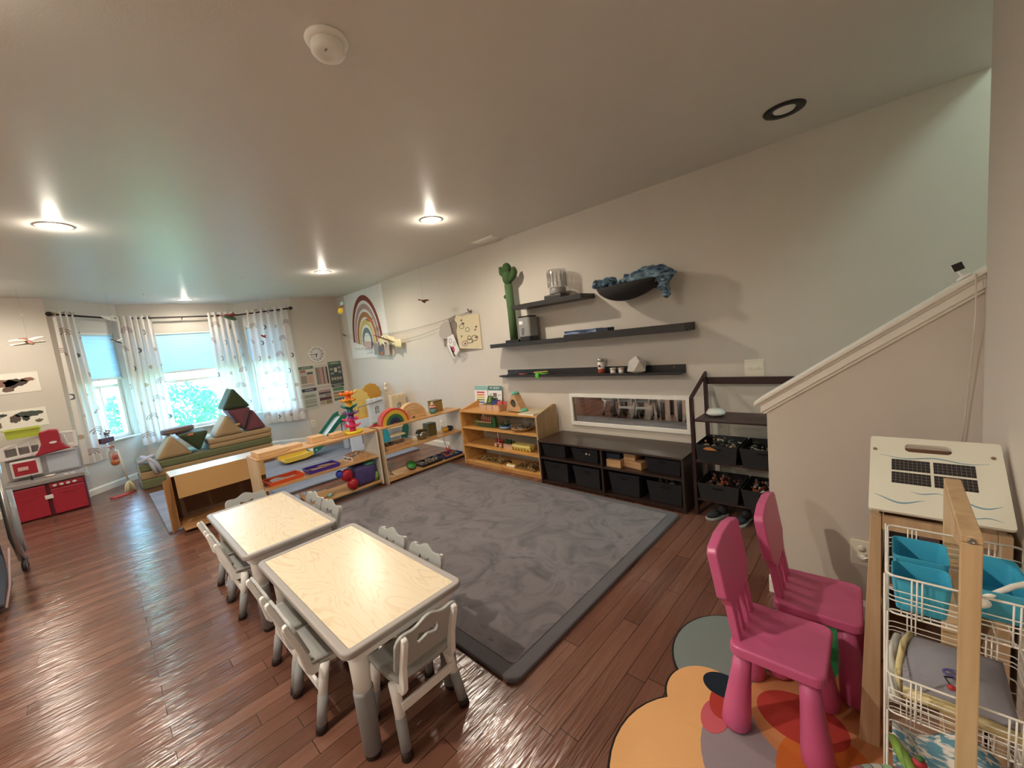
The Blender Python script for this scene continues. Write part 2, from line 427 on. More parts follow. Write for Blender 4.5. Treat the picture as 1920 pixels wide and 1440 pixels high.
# baseboards
def bb(name, p0, p1, h=0.085, t=0.014):
    p0 = Vector((p0[0], p0[1], 0)); p1 = Vector((p1[0], p1[1], 0)); d = p1 - p0; L = d.length; a = math.atan2(d.y, d.x)
    T = Matrix.Translation(p0) @ Matrix.Rotation(a, 4, 'Z')
    return struct(MB().prism([(0, 0), (t, 0), (t, h - 0.02), (t * 0.45, h), (0, h)], 'x', 0, L, T=T).build(name, M_trim))
def bbl(name, p0, p1): return bb(name, p0, p1)
bb('baseboard_long', (XR, YW - 0.0005)[::1], (XB, YW - 0.0005))
bb('baseboard_far', (XB, YW), (XB, 2.45)); 
bb('baseboard_left', (XB, -0.25), (XB, YL))
bb('baseboard_knee', (KX1 - 0.02, KY), (KX0 - 0.012, KY))
bb('baseboard_right', (XR, YL), (XR, KY))

# ---- the bay: three walls, each with a window
P = [(XB, -0.25), (XC, 0.38), (XC, 1.80), (XB, 2.45)]
M_pane = pane_glass(); M_blind = cloth_through('cellular_shade_cloth', '#d3e4f0', 0.34)
def bay(i, p0, p1, s0, s1, z0, z1, zs):
    a = math.atan2(p1[1] - p0[1], p1[0] - p0[0]); L = math.hypot(p1[0] - p0[0], p1[1] - p0[1])
    T = Matrix.Translation((p0[0], p0[1], 0)) @ Matrix.Rotation(a, 4, 'Z')     # local +y points outdoors
    w = MB()
    for b in ((-0.03 if i == 2 else 0, s0, 0, ZC), (s1, L + (0.03 if i == 2 else 0), 0, ZC), (s0, s1, 0, z0), (s0, s1, z1, ZC)):
        w.box(b[0], b[1], 0.0, 0.13, b[2], b[3], T=T)
    struct(w.build('wall_bay_%s' % ('left', 'centre', 'right')[i - 1], M_wall))
    f = MB(); fw = 0.045
    for b in ((s0, s1, z0, z0 + fw), (s0, s1, z1 - fw, z1), (s0, s0 + fw, z0 + fw, z1 - fw), (s1 - fw, s1, z0 + fw, z1 - fw)):
        f.box(b[0], b[1], 0.045, 0.105, b[2], b[3], T=T)
    zm = (z0 + z1) / 2 - 0.02
    f.box(s0 + fw, s1 - fw, 0.05, 0.09, zm, zm + 0.04, T=T)
    if i == 1: f.box((s0 + s1) / 2 + 0.0, (s0 + s1) / 2 + 0.03, 0.06, 0.09, z0 + fw, zm, T=T)
    win = struct(f.build('window_%d' % i, M_trim))
    MB().box(s0 + fw, s1 - fw, 0.072, 0.078, z0 + fw, z1 - fw, T=T).build('window_pane', M_pane, win)
    g = MB().box(s0 - 0.03, s1 + 0.03, -0.045, 0.045, z0 - 0.022, z0, bv=0.005, T=T)
    g.build('window_sill', M_trim, win)
    # pleated shade pulled half way down
    sh = MB(); n = 26; hgt = z1 - 0.03 - zs
    prof = []
    for k in range(n + 1):
        z = z1 - 0.03 - hgt * k / n
        prof.append((0.018 + (0.002 if k % 2 else -0.002), z))
    back = [(y + 0.012, z) for y, z in reversed(prof)]
    sh.prism(prof + back, 'x', s0 + 0.012, s1 - 0.012, T=T)
    o = sh.build('window_shade', M_blind)
    r = MB().box(s0 + 0.01, s1 - 0.01, 0.004, 0.040, z1 - 0.03, z1 - 0.001, T=T).box(s0 + 0.01, s1 - 0.01, 0.008, 0.036, zs - 0.03, zs, T=T)
    r.build('shade_rail', M_trim, o)
    tag(o, ('white pleated shade half down in the left bay window', 'wide white pleated shade half down in the middle bay window', 'white pleated shade half down in the right bay window')[i - 1], 'window shade', 'bay window shades')
bay(1, P[0], P[1], 0.18, 0.80, 0.62, 2.06, 1.45)
bay(2, P[1], P[2], 0.12, 1.32, 0.55, 2.04, 1.45)
bay(3, P[2], P[3], 0.12, 0.74, 0.62, 2.08, 1.47)
bb('baseboard_bay', P[1], P[0]); bb('baseboard_bay_centre', P[2], P[1]); bb('baseboard_bay_right', P[3], P[2])

# ---- outdoors
lawn = MB().sheet(lambda u, v: Vector((-8.4 - 40 * u, -22 + 46 * v, -0.62 + 0.03 * math.sin(u * 60) * math.cos(v * 50))), 40, 40)
tag(lawn.build('lawn', mat('sunlit_grass', '#8fae5f', 0.9, var=0.35, vscale=3.0)), 'sunlit lawn outside the bay window', 'grass', kind='stuff')
random.seed(5)
M_leaf = cloth_through('yellow_green_leaves', '#a9c97a', 0.4); M_leaf2 = cloth_through('blue_green_leaves', '#5f8f6a', 0.35); M_bark = mat('pale_bark', '#cbbfae', 0.8, bump=0.5, bscale=20)  # yellow-green and blue-green foliage colours, one per plant
def bush(x, y, z, r, h, n, label, m, trunk=0.0):
    b = MB()
    for k in range(n):
        a = random.uniform(0, 2 * PI); e = math.asin(random.uniform(-0.9, 1)); q = random.uniform(0.65, 1.0) * (1 + 0.25 * math.sin(3 * a) * math.cos(2 * e))
        c = Vector((r * q * math.cos(a) * math.cos(e), r * q * math.sin(a) * math.cos(e), h * 0.5 * q * math.sin(e)))
        s = random.uniform(0.05, 0.11); u = Vector((random.gauss(0, 1), random.gauss(0, 1), random.gauss(0, 1))).normalized(); v = u.orthogonal().normalized()
        b.face([c - u * s, c - v * s * 0.45, c + u * s, c + v * s * 0.45])
    t = thing('tree' if trunk else 'shrub', label, 'tree' if trunk else 'shrub', (x, y, z))
    o = b.build('foliage', m, t); o.location = (0, 0, trunk + h * 0.5)
    MB().tube([(0, 0, -0.1), (0.05, 0.02, trunk * 0.6 + 0.2), (0, 0, trunk + h * 0.6)], [0.2 if trunk else 0.05, 0.14 if trunk else 0.04, 0.05]).build('trunk', M_bark, t)
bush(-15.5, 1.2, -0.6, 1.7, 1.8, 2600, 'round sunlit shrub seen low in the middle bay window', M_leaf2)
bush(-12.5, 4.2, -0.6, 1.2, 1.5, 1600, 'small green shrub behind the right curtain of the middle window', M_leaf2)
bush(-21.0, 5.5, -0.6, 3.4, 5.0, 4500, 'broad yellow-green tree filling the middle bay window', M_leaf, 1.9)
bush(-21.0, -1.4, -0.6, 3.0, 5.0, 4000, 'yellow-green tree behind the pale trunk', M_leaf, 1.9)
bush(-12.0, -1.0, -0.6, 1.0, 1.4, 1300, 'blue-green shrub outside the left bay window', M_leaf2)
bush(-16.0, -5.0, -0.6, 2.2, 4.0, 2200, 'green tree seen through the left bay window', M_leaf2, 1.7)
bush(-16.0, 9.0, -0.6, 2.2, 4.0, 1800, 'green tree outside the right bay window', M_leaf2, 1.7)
t = thing('tree', 'pale bare trunk standing on the lawn, left of the middle window view', 'tree', (-13.2, 1.0, -0.60))
MB().tube([(0, 0, 0), (0.05, -0.02, 1.6), (-0.05, -0.05, 3.6), (0.1, 0.1, 6.6)], [0.24, 0.18, 0.17, 0.12], n=12).build('trunk', M_bark, t)
MB().tube([(0, 0, 4.0), (0.3, 0.8, 5.2), (0.3, 1.6, 6.0)], [0.1, 0.07, 0.03], n=8).build('branch', M_bark, t)

# ------------------------------------------------------------------ ceiling things
M_white = mat('white_plastic', '#f2efe8', 0.4); M_black = mat('black_plastic', '#1d1b1c', 0.45)
M_bulb = mat('lit_bulb', (1.0, 0.86, 0.66, 1), 0.4, emit=14.0)
LB = ['lit recessed ceiling light with white trim, nearest to the smoke detector', 'lit recessed ceiling light at the left, over the floor beside the tables',
      'lit recessed ceiling light over the middle of the grey rug', 'lit recessed ceiling light over the low open shelves', 'lit recessed ceiling light nearest the bay windows',
      'lit recessed ceiling light above the toy kitchen', 'added unseen recessed fill light toward the left wall, nearer the camera', 'added unseen recessed fill light toward the left wall, farther along']
for (lx, ly), lb in zip(LAMPS, LB):
    t = thing('recessed_light', lb, 'ceiling light', (lx, ly, ZC), group='recessed ceiling lights')
    MB().lathe([(0.060, -0.001), (0.066, -0.006), (0.092, -0.005), (0.096, -0.001), (0.094, 0.0), (0.06, 0.0)], n=32).build('trim_ring', M_white, t)
    MB().lathe([(0, -0.001), (0.05, -0.0015), (0.056, -0.0005), (0.058, 0.0)], n=24).build('bulb', M_bulb, t)
t = thing('recessed_light', 'unlit recessed ceiling light with a wide black trim ring and white bulb', 'ceiling light', (-0.414, 2.748, ZC))
MB().lathe([(0.052, -0.001), (0.06, -0.007), (0.094, -0.008), (0.098, -0.001), (0.09, 0.0), (0.05, 0.0)], n=36).build('trim_ring', M_black, t)
MB().lathe([(0, -0.014), (0.03, -0.012), (0.048, -0.006), (0.052, -0.0005)], n=24).build('bulb', M_white, t)
t = thing('smoke_detector', 'round white smoke detector on the ceiling', 'smoke detector', (-1.375, 0.715, ZC))
MB().lathe([(0, 0), (0.068, 0), (0.07, -0.004), (0.066, -0.012), (0.055, -0.014), (0, -0.014)], n=36).build('base_plate', M_white, t)
MB().lathe([(0.0, -0.014), (0.05, -0.014), (0.054, -0.02), (0.054, -0.040), (0.048, -0.048), (0.02, -0.05), (0.018, -0.047), (0, -0.047)], n=36).build('housing', M_white, t)
MB().ell((0.02, -0.018, -0.049), (0.008, 0.004, 0.002)).build('test_button', mat('grey_button', '#8f8c88', 0.5), t)
t = thing('ceiling_vent', 'white slotted air vent on the ceiling by the long wall', 'vent', (-3.09, 3.05, ZC))
MB().box(-0.16, 0.16, -0.06, 0.06, -0.006, 0, bv=0.002).build('frame', M_white, t)
v = MB()
for k in range(7): v.box(-0.14, 0.14, -0.045 + k * 0.0145, -0.037 + k * 0.0145, -0.012, -0.006, T=None)
v.build('slat', M_white, t)

# little flying toys on threads from the ceiling
M_thread = thin_clear('clear_thread', (0.8, 0.8, 0.8, 1), 0.3)
def hanger(name, label, cat, loc, parts, rz=0.0):
    t = thing(name, label, cat, loc, rz, group='flying toys hung from the ceiling')
    for pn, mb, m in parts:
        o = mb.build(pn, m, t); o.rotation_euler = (0.15, 0.45, 0)
    MB().tube([(0, 0, 0.01), (0, 0, ZC - loc[2] - 0.004)], 0.0008, n=4).build('thread', M_thread, t)
    return t
def wingset(span, chord, m=0, up=0.02):
    w = MB()
    for s in (-1, 1):
        w.sheet(lambda u, v: Vector((chord * (v - 0.5) * (1 - 0.5 * u), s * (0.006 + span * u), up * math.sin(u * PI * 0.7) + 0.0)), 6, 3, thick=0.002)
    return w
M_brown = mat('toy_brown', '#7d5347', 0.6); M_cream = mat('toy_cream', '#d8cbb8', 0.6); M_red = mat('toy_red', '#b02f34', 0.45)
hanger('toy_biplane', 'brown and cream toy biplane hanging over the toy kitchen', 'toy', (-6.6, -0.39, 1.92), [('wing', wingset(0.13, 0.05).box(-0.02, 0.02, -0.13, 0.13, -0.035, -0.031), M_cream), ('body', MB().ell((0, 0, -0.012), (0.09, 0.02, 0.018)).box(-0.09, -0.06, -0.03, 0.03, -0.01, -0.006), M_brown)], 0.5)
hanger('toy_dragonfly', 'white toy dragonfly hanging before the left bay window curtain', 'toy', (-6.8, 0.28, 1.87), [('wing', wingset(0.09, 0.03), M_white), ('body', MB().ell((0, 0, 0), (0.07, 0.01, 0.01)), M_black)], 0.9)
hanger('toy_dove', 'white toy bird with spread wings hanging at the left rod corner', 'toy', (-7.0, 0.27, 2.17), [('wing', wingset(0.14, 0.06, up=0.03), M_white), ('body', MB().ell((0, 0, 0), (0.09, 0.022, 0.02)), M_white)], 1.2)
hanger('toy_parrot', 'red and green toy parrot hanging before the middle window rod', 'toy', (-7.0, 1.52, 2.15), [('wing', wingset(0.12, 0.07, up=0.04), M_red), ('body', MB().ell((0, 0, -0.01), (0.10, 0.03, 0.035)), mat('parrot_green', '#5b6b4b', 0.6)), ('tail', MB().box(-0.16, -0.08, -0.015, 0.015, -0.03, -0.024), M_red)], 0.9)
hanger('toy_bird', 'small red toy bird hanging before the right bay curtain', 'toy', (-6.9, 1.88, 1.83), [('wing', wingset(0.05, 0.03), M_red), ('body', MB().ell((0, 0, 0), (0.05, 0.014, 0.014)), M_red)], 2.0)
hanger('toy_balloon_figure', 'orange, teal and yellow wooden toy hanging near the far corner', 'toy', (-6.0, 2.73, 2.14), [('body', MB().ell((0, 0, -0.06), (0.04, 0.04, 0.05)), mat('toy_yellow', '#e6c43c', 0.5)), ('wing', wingset(0.07, 0.04, up=0.02), mat('toy_orange', '#c96b45', 0.5)), ('head', MB().ell((0, 0, 0.05), (0.03, 0.03, 0.035)), mat('toy_teal', '#9fc3c4', 0.5))], 0.6)
hanger('toy_bird', 'brown wooden bird hanging in front of the rainbow poster', 'toy', (-5.72, 3.0, 1.90), [('wing', wingset(0.07, 0.04), M_brown), ('body', MB().ell((0, 0, 0), (0.07, 0.02, 0.02)), mat('warm_wood_toy', '#a8623c', 0.5))], 0.3)
hanger('toy_bat', 'small brown bat hanging before the long wall', 'toy', (-4.20, 2.95, 1.97), [('wing', wingset(0.08, 0.05, up=0.02), M_brown), ('body', MB().ell((0, 0, 0), (0.04, 0.012, 0.012)), M_brown)], 1.9)
hanger('toy_glider', 'cream paper glider hanging beside the rainbow poster', 'toy', (-5.35, 3.0, 1.59), [('wing', wingset(0.16, 0.09, up=0.03), mat('cream_paper', '#e9e2c8', 0.8)), ('body', MB().ell((0, 0, 0), (0.16, 0.010, 0.012)), M_brown)], 1.2)
for k, (hx, hy) in enumerate([(-6.9, 0.62), (-6.0, -0.35), (-5.6, 1.4)]):
    t = MB().lathe([(0, 0), (0.008, 0), (0.008, -0.006), (0.003, -0.01), (0.003, -0.02), (0, -0.02)], n=10)
    solo(t.build('ceiling_hook', M_white), ['tiny white hook on the ceiling before the left bay window', 'tiny white hook on the ceiling above the map posters', 'tiny white hook on the ceiling over the foam play blocks'][k], 'hook', (hx, hy, ZC), group='ceiling hooks')

# ------------------------------------------------------------------ rod and curtains
M_rod = mat('dark_bronze', '#2c2524', 0.4, metal=0.5)
off = 0.09
rodp = [(XB + off - 0.02, -0.22, 2.26), (XC + off + 0.03, 0.40, 2.245), (XC + off + 0.03, 1.78, 2.255), (XB + off - 0.02, 2.42, 2.28)]
t = thing('curtain_rod', 'dark bronze bay curtain rod bent round the three windows', 'curtain rod', (XC, 1.1, 2.25))
def loc(p): return (p[0] - XC, p[1] - 1.1, p[2] - 2.25)
MB().tube([loc(p) for p in rodp], 0.011, n=10).build('rod', M_rod, t)
for p in (rodp[0], rodp[3]):
    MB().ell(loc(p), (0.03, 0.03, 0.028)).build('finial', M_rod, t)
for p, w in ((rodp[1], (XC + 0.002, 0.42)), (((rodp[1][0] + 0), 1.09, 2.25), (XC + 0.002, 1.09)), (rodp[2], (XC + 0.002, 1.76))):
    MB().tube([loc(p), loc((w[0], w[1], p[2] - 0.02))], 0.006).build('bracket', M_rod, t)
M_curt = curtain_material()
def curtain(label, p0, p1, ztop, zbot, spread, folds, seed, shift=0.0):
    """top edge runs p0->p1 along the rod; the cloth flares by spread towards the hem"""
    p0 = Vector((p0[0], p0[1], 0)); p1 = Vector((p1[0], p1[1], 0)); d = (p1 - p0); L = d.length; d.normalize(); nrm = Vector((-d.y, d.x, 0))
    if nrm.x < 0: nrm = -nrm
    bm = bmesh.new(); uvl = bm.loops.layers.uv.new('UVMap'); nu, nv = folds * 10, 30
    rnd = random.Random(seed); ph = [rnd.uniform(-0.8, 0.8) for _ in range(folds + 2)]
    g = []
    width = L * 1.45
    for i in range(nu + 1):
        u = i / nu; row = []
        for j in range(nv + 1):
            v = j / nv
            amp = 0.020 + 0.016 * v
            k = u * folds; w = ph[int(k)] * (1 - k % 1) + ph[min(int(k) + 1, folds)] * (k % 1)
            x = p0 + d * (u * L + (u - 0.5) * spread * v + shift * v + 0.012 * math.sin(2 * PI * k + w + 1.2) * v) + nrm * (amp * math.sin(2 * PI * k + w * (0.4 + v)) + 0.01 * v)
            row.append((bm.verts.new((x.x, x.y, ztop + (zbot - ztop) * v + (0.012 * math.sin(2 * PI * k) if j == nv else 0))), (u * width, (1 - v) * (ztop - zbot))))
        g.append(row)
    for i in range(nu):
        for j in range(nv):
            q = [g[i][j], g[i + 1][j], g[i + 1][j + 1], g[i][j + 1]]
            f = bm.faces.new([a[0] for a in q]); f.smooth = True
            for lp, a in zip(f.loops, q): lp[uvl].uv = a[1]
    me = bpy.data.meshes.new('curtain'); bm.to_mesh(me); bm.free(); me.materials.append(M_curt)
    o = bpy.data.objects.new('curtain', me); C.objects.link(o)
    return tag(o, label, 'curtain', 'rainbow print curtains')
R0, R1, R2, R3 = rodp
def along(a, b, t): return (a[0] + (b[0] - a[0]) * t, a[1] + (b[1] - a[1]) * t)
curtain('leftmost curtain, white with rainbow print, hanging beside the map posters', along(R0, R1, 0.04), along(R0, R1, 0.34), 2.30, 0.42, 0.06, 4, 1)
curtain('second curtain from the left, white rainbow print, between left and middle bay windows', along(R0, R1, 0.93), along(R1, R2, 0.24), 2.28, 0.45, 0.03, 6, 2)
curtain('third curtain from the left, white rainbow print, at the right of the middle window', along(R1, R2, 0.72), along(R1, R2, 1.0), 2.31, 0.48, 0.06, 5, 3)
curtain('rightmost curtain, white rainbow print, nearest the wall clock', along(R2, R3, 0.18), along(R2, R3, 0.93), 2.32, 0.42, 0.05, 6, 4)

# ------------------------------------------------------------------ rugs and floor mats
M_rug = rug_material(); M_rugb = mat('grey_rug_border', '#625f63', 0.95, spec=0.1, bump=0.4, bscale=260, var=0.06, sheen=0.2)
RX0, RX1, RY0, RY1 = -3.80, -1.10, 0.97, 2.745
t = thing('area_rug', 'large plush grey rug with a padded border between tables and bench', 'rug', (0, 0, 0))
MB().prism(rrect(RX0, RX1, RY0, RY1, 0.04), 'z', 0.001, 0.022, bv=0.008).build('border', M_rugb, t)
MB().prism(rrect(RX0 + 0.065, RX1 - 0.065, RY0 + 0.065, RY1 - 0.065, 0.02), 'z', 0.015, 0.026, bv=0.003).build('pile', M_rug, t)

M_foam = wood('blue_grey_marble_foam', '#656d7e', '#939db2', 'y', 0.35, 0.8, 1.1)
for a, lb in (((-6.45, -5.56, 0.26, 1.15), 'blue-grey foam floor mat beside the foam play couch'), ((-5.555, -4.66, 0.26, 1.15), 'blue-grey foam floor mat under the cardboard box'),
              ((-6.45, -5.56, 1.155, 2.06), 'blue-grey foam floor mat in front of the green slide'), ((-5.555, -4.66, 1.155, 2.06), 'blue-grey foam floor mat behind the low shelf with the ball tower'), ((-5.555, -4.78, 2.065, 2.98), 'blue-grey foam floor mat at the near foot of the castle climber'), ((-6.45, -5.56, 2.065, 2.98), 'blue-grey foam floor mat under the top of the slide')):
    o = MB().box(a[0], a[1], a[2], a[3], 0.001, 0.022, bv=0.006).build('foam_mat', M_foam)
    tag(o, lb, 'mat', 'foam floor mats')

# flower rug by the pink chairs: overlapping coloured discs
def blob_rug():
    bm_cols = [('#e6b27a', 0), ('#7d8886', 1), ('#3c8a56', 2), ('#c9636f', 3), ('#978a92', 4), ('#b5433c', 5), ('#cc6f38', 6), ('#27303b', 7), ('#c98a5e', 8)]
    ms = [mat('rug_patch_%d' % i, c, 0.95, spec=0.1, bump=0.3, bscale=250, var=0.05) for c, i in bm_cols]
    base = mat('rug_edge_black', '#1e1a19', 0.95)
    t = thing('petal_rug', 'round petal-edged rug of overlapping coloured discs under the pink chairs', 'rug', (0, 0, 0))
    petals = [((-0.40, 1.08), (0.285, 0.30), 0), ((-0.50, 1.62), (0.19, 0.24), 1), ((-0.28, 1.83), (0.24, 0.22), 2), ((0.0, 1.62), (0.16, 0.30), 8), ((-0.10, 0.98), (0.28, 0.20), 3), ((-0.50, 1.37), (0.13, 0.14), 0)]
    b = MB()
    for i, ((x, y), (rx, ry), m) in enumerate(petals):
        b.prism(arc(x, y, rx + 0.008, 0, 2 * PI, 40, ry + 0.008)[:-1], 'z', 0.001, 0.006 + 0.0002 * i)
    b.build('edge_binding', base, t)
    b = MB()
    for i, ((x, y), (rx, ry), m) in enumerate(petals):
        b.prism(arc(x, y, rx, 0, 2 * PI, 40, ry)[:-1], 'z', 0.006 + 0.0003 * i, 0.0085 + 0.0003 * i, m=m)
    ov = [((-0.24, 1.28), (0.23, 0.26), 4), ((-0.16, 1.50), (0.22, 0.22), 8), ((-0.13, 1.30), (0.13, 0.17), 6), ((-0.22, 1.47), (0.13, 0.10), 5), ((-0.445, 1.315), (0.045, 0.075), 3), ((-0.435, 1.40), (0.05, 0.09), 5), ((-0.46, 1.455), (0.07, 0.055), 7), ((-0.22, 1.06), (0.12, 0.12), 3)]
    for i, ((x, y), (rx, ry), m) in enumerate(ov):
        b.prism(arc(x, y, rx, 0, 2 * PI, 40, ry)[:-1], 'z', 0.0098, 0.0103 + 0.0003 * i, m=m)
    b.build('patches', ms, t)
blob_rug()

# ------------------------------------------------------------------ tables and chairs
M_ash = table_material(); M_tgrey = mat('grey_moulded_plastic', '#a29c98', 0.45); M_twhite = mat('off_white_plastic', '#ecebe9', 0.4)
M_sleeve = mat('warm_grey_plastic', '#8f9092', 0.5); M_foot = mat('dark_brown_rubber', '#2a1a17', 0.6); M_cgrey = mat('pale_green_grey_plastic', '#a8aaa8', 0.42)
def make_table(label, x0, x1, y0, y1, z=0.46):
    cx, cy = (x0 + x1) / 2, (y0 + y1) / 2; a, b = (x1 - x0) / 2, (y1 - y0) / 2
    t = thing('activity_table', label, 'table', (cx, cy, 0), group='low activity tables')
    MB().prism(rrect(-a, a, -b, b, 0.035, 6), 'z', z - 0.026, z, holes=[rrect(-a + 0.03, a - 0.03, -b + 0.03, b - 0.03, 0.006, 3)], bv=0.007, seg=3, smooth=False).build('rim', M_tgrey, t)
    MB().box(-a + 0.0295, a - 0.0295, -b + 0.0295, b - 0.0295, z - 0.02, z - 0.003).build('tabletop', M_ash, t)
    ap = MB(); q = 0.028
    ap.prism(rrect(-a + q, a - q, -b + q, b - q, 0.03), 'z', z - 0.062, z - 0.0265, holes=[rrect(-a + q + 0.012, a - q - 0.012, -b + q + 0.012, b - q - 0.012, 0.02)])
    ap.build('apron', M_twhite, t)
    for sx in (-1, 1):
        for sy in (-1, 1):
            px, py = sx * (a - 0.075), sy * (b - 0.07); dx, dy = sx * -0.0, sy * 0.0
            l = MB().lathe([(0, z - 0.03), (0.034, z - 0.03), (0.031, 0.33), (0.029, 0.24), (0, 0.24)], (px, py, 0), 20).build('leg', M_twhite, t)
            MB().lathe([(0, 0.26), (0.0335, 0.26), (0.034, 0.25), (0.030, 0.02), (0, 0.02)], (px, py, 0), 20).build('leg_sleeve', M_sleeve, l)
            MB().lathe([(0, 0.022), (0.0285, 0.022), (0.029, 0.014), (0.027, 0.0), (0, 0)], (px, py, 0), 20).build('foot', M_foot, l)
    return t
make_table('low pale wood-grain activity table nearest the camera, grey rim', -2.225, -1.248, 0.405, 0.895)
make_table('low pale wood-grain activity table farther off, beside the cardboard box', -3.285, -2.335, 0.375, 0.855)

def make_chair(label):
    t = thing('child_chair', label, 'chair', (0, 0, 0), group='grey and white children chairs')
    # seat: shallow dished slab
    MB().sheet(lambda u, v: Vector(((u - 0.5) * 0.25 * (0.92 + 0.08 * math.sin(PI * v)), 0.012 + 0.235 * v, 0.262 + 0.012 * abs(2 * u - 1) ** 2.5 + (0.012 * (1 - v) ** 3) - 0.012 * v ** 5 - (0.020 * max(0, abs(2 * v - 1) - 0.8) * 5 * 0.2))), 14, 14, thick=0.014).build('seat', M_cgrey, t)
    # backrest plate with wavy top and bow-tie hole, leaning back
    top = []
    for k in range(41):
        s = k / 40; x = 0.132 - 0.264 * s
        zz = 0.458 + 0.032 * math.exp(-((x) / 0.048) ** 2) + 0.012 * math.exp(-((abs(x) - 0.100) / 0.030) ** 2)
        if abs(x) > 0.106: zz -= 0.026 - math.sqrt(max(0.0, 0.026 ** 2 - (abs(x) - 0.106) ** 2))
        top.append((x, zz))
    poly = arc(-0.104, 0.336, 0.026, PI, 1.5 * PI, 5) + arc(0.104, 0.336, 0.026, -PI / 2, 0, 5) + top
    hole = [(-0.045, 0.405), (-0.038, 0.388), (-0.016, 0.394), (0, 0.401), (0.016, 0.394), (0.038, 0.388), (0.045, 0.405), (0.038, 0.432), (0.018, 0.422), (0, 0.416), (-0.018, 0.422), (-0.038, 0.432)]
    lean = Matrix.Translation((0, 0.0, 0.318)) @ Matrix.Rotation(math.radians(17), 4, 'X') @ Matrix.Translation((0, 0, -0.318))
    MB().prism(poly, 'y', 0.0, 0.012, holes=[hole], T=lean, bv=0.003, seg=2).build('backrest', M_cgrey, t)
    for s in (-1, 1):
        x0, x1 = (0.094, 0.114) if s > 0 else (-0.114, -0.094)
        prof = [(-0.047, 0.462), (-0.060, 0.455), (-0.061, 0.44), (-0.028, 0.34), (-0.012, 0.245), (0.004, 0.222), (0.05, 0.222), (0.048, 0.252), (0.016, 0.262), (0.002, 0.33), (-0.022, 0.40), (-0.042, 0.455)]
        prof2 = [(0.03, 0.256), (0.03, 0.235), (0.21, 0.228), (0.235, 0.24), (0.235, 0.256)]
        f = MB().prism(prof, 'x', x0, x1, bv=0.004)
        f.build('side_upright', M_twhite, t)
        MB().prism(prof2, 'x', x0 * 0.99, x1 * 0.99, bv=0.003).build('seat_rail', M_twhite, t)
        for y0, y1 in ((0.055, 0.0), (0.185, 0.235)):
            pt = lambda z: (s * (0.112 + 0.016 * (1 - z / 0.25)), y0 + (y1 - y0) * (1 - z / 0.25), z)
            l = MB().tube([pt(0.25), pt(0.20), pt(0.10)], [0.021, 0.0185, 0.017], n=12).build('leg', M_twhite, t)
            MB().tube([pt(0.135), pt(0.02)], [0.0195, 0.0185], n=14).build('leg_sleeve', M_sleeve, l)
            MB().tube([pt(0.028), pt(0.0)], [0.0205, 0.021], n=14).build('foot', M_foot, l)
    MB().box(-0.112, 0.112, 0.017, 0.029, 0.150, 0.185, bv=0.003).build('stretcher', M_twhite, t)
    return t
first = make_chair('grey and white child chair at the near end of the nearest table, back to camera')
first.location = (-1.212, 0.672, 0); first.rotation_euler = (0, 0, PI / 2)
CH = [(-1.693, 0.388, 0, 'grey and white child chair on the left side of the nearest table, closest to camera'),
      (-1.974, 0.388, 0, 'grey and white child chair on the left side of the nearest table, second from camera'),
      (-2.775, 0.372, 0, 'grey and white child chair on the left side of the farther table, nearer one'),
      (-3.065, 0.372, 0, 'grey and white child chair on the left side of the farther table, farthest from camera'),
      (-1.592, 0.915, PI, 'grey child chair between nearest table and rug, its back closest to camera'),
      (-1.900, 0.915, PI, 'grey child chair between nearest table and rug, its back farther along'),
      (-2.655, 0.905, PI, 'grey child chair on the rug side of the farther table, nearer of the two'),
      (-2.937, 0.905, PI, 'grey child chair on the rug side of the farther table, nearer the low shelf'),
      (-3.415, 0.640, -PI / 2, 'grey child chair at the far end of the farther table before the box')]
for x, y, r, lb in CH: dup(first, (x, y, 0), r, lb)

# pink moulded chairs
M_pink = mat('magenta_pink_plastic', '#c85f8c', 0.34, var=0.02)
def make_pink(label, loc, rz):
    t = thing('pink_chair', label, 'chair', loc, rz, group='pink plastic children chairs')
    MB().prism(rrect(-0.135, 0.135, -0.125, 0.135, 0.03, 5), 'z', 0.262, 0.300, bv=0.008, seg=3).build('seat', M_pink, t)
    for sx in (-1, 1):
        for sy in (-1, 1):
            MB().tube([(sx * 0.095, sy * 0.088, 0.27), (sx * 0.105, sy * 0.097, 0.18), (sx * 0.120, sy * 0.108, 0.06), (sx * 0.126, sy * 0.112, 0.012), (sx * 0.127, sy * 0.113, 0.0)], [0.026, 0.031, 0.042, 0.044, 0.036], n=20).build('leg', M_pink, t)
    lean = Matrix.Translation((0, -0.108, 0.30)) @ Matrix.Rotation(math.radians(9), 4, 'X')
    for x in (-0.085, -0.029, 0.029, 0.085):
        out = abs(x) > 0.05; w = 0.017 if out else 0.010
        MB().prism([(x - w, -0.012), (x + w, -0.012), (x + w * (1.0 if out else 0.5), 0.17), (x - w * (1.0 if out else 0.5), 0.17)] if out else [(x - w, -0.012), (x + w, -0.012), (x + 0.004, 0.165), (x - 0.004, 0.165)], 'y', -0.012, 0.014, T=lean, bv=0.004).build('back_slat', M_pink, t)
    pl = [(-0.098, 0.112), (0.098, 0.112), (0.112, 0.140), (0.140, 0.165), (0.142, 0.318), (0.128, 0.334), (0.05, 0.350), (-0.05, 0.350), (-0.128, 0.334), (-0.142, 0.318), (-0.140, 0.165), (-0.112, 0.140)]
    MB().prism(pl, 'y', -0.018, 0.016, T=lean, bv=0.006, seg=3).build('backrest', M_pink, t)
    return t
a = make_pink('pink plastic child chair in front, standing on the petal rug', (-0.272, 1.450, 0.0125), -PI / 2 + 0.02)
dup(a, (-0.205, 1.765, 0.0125), -PI / 2 + 0.05, 'pink plastic child chair behind, closer to the half wall')

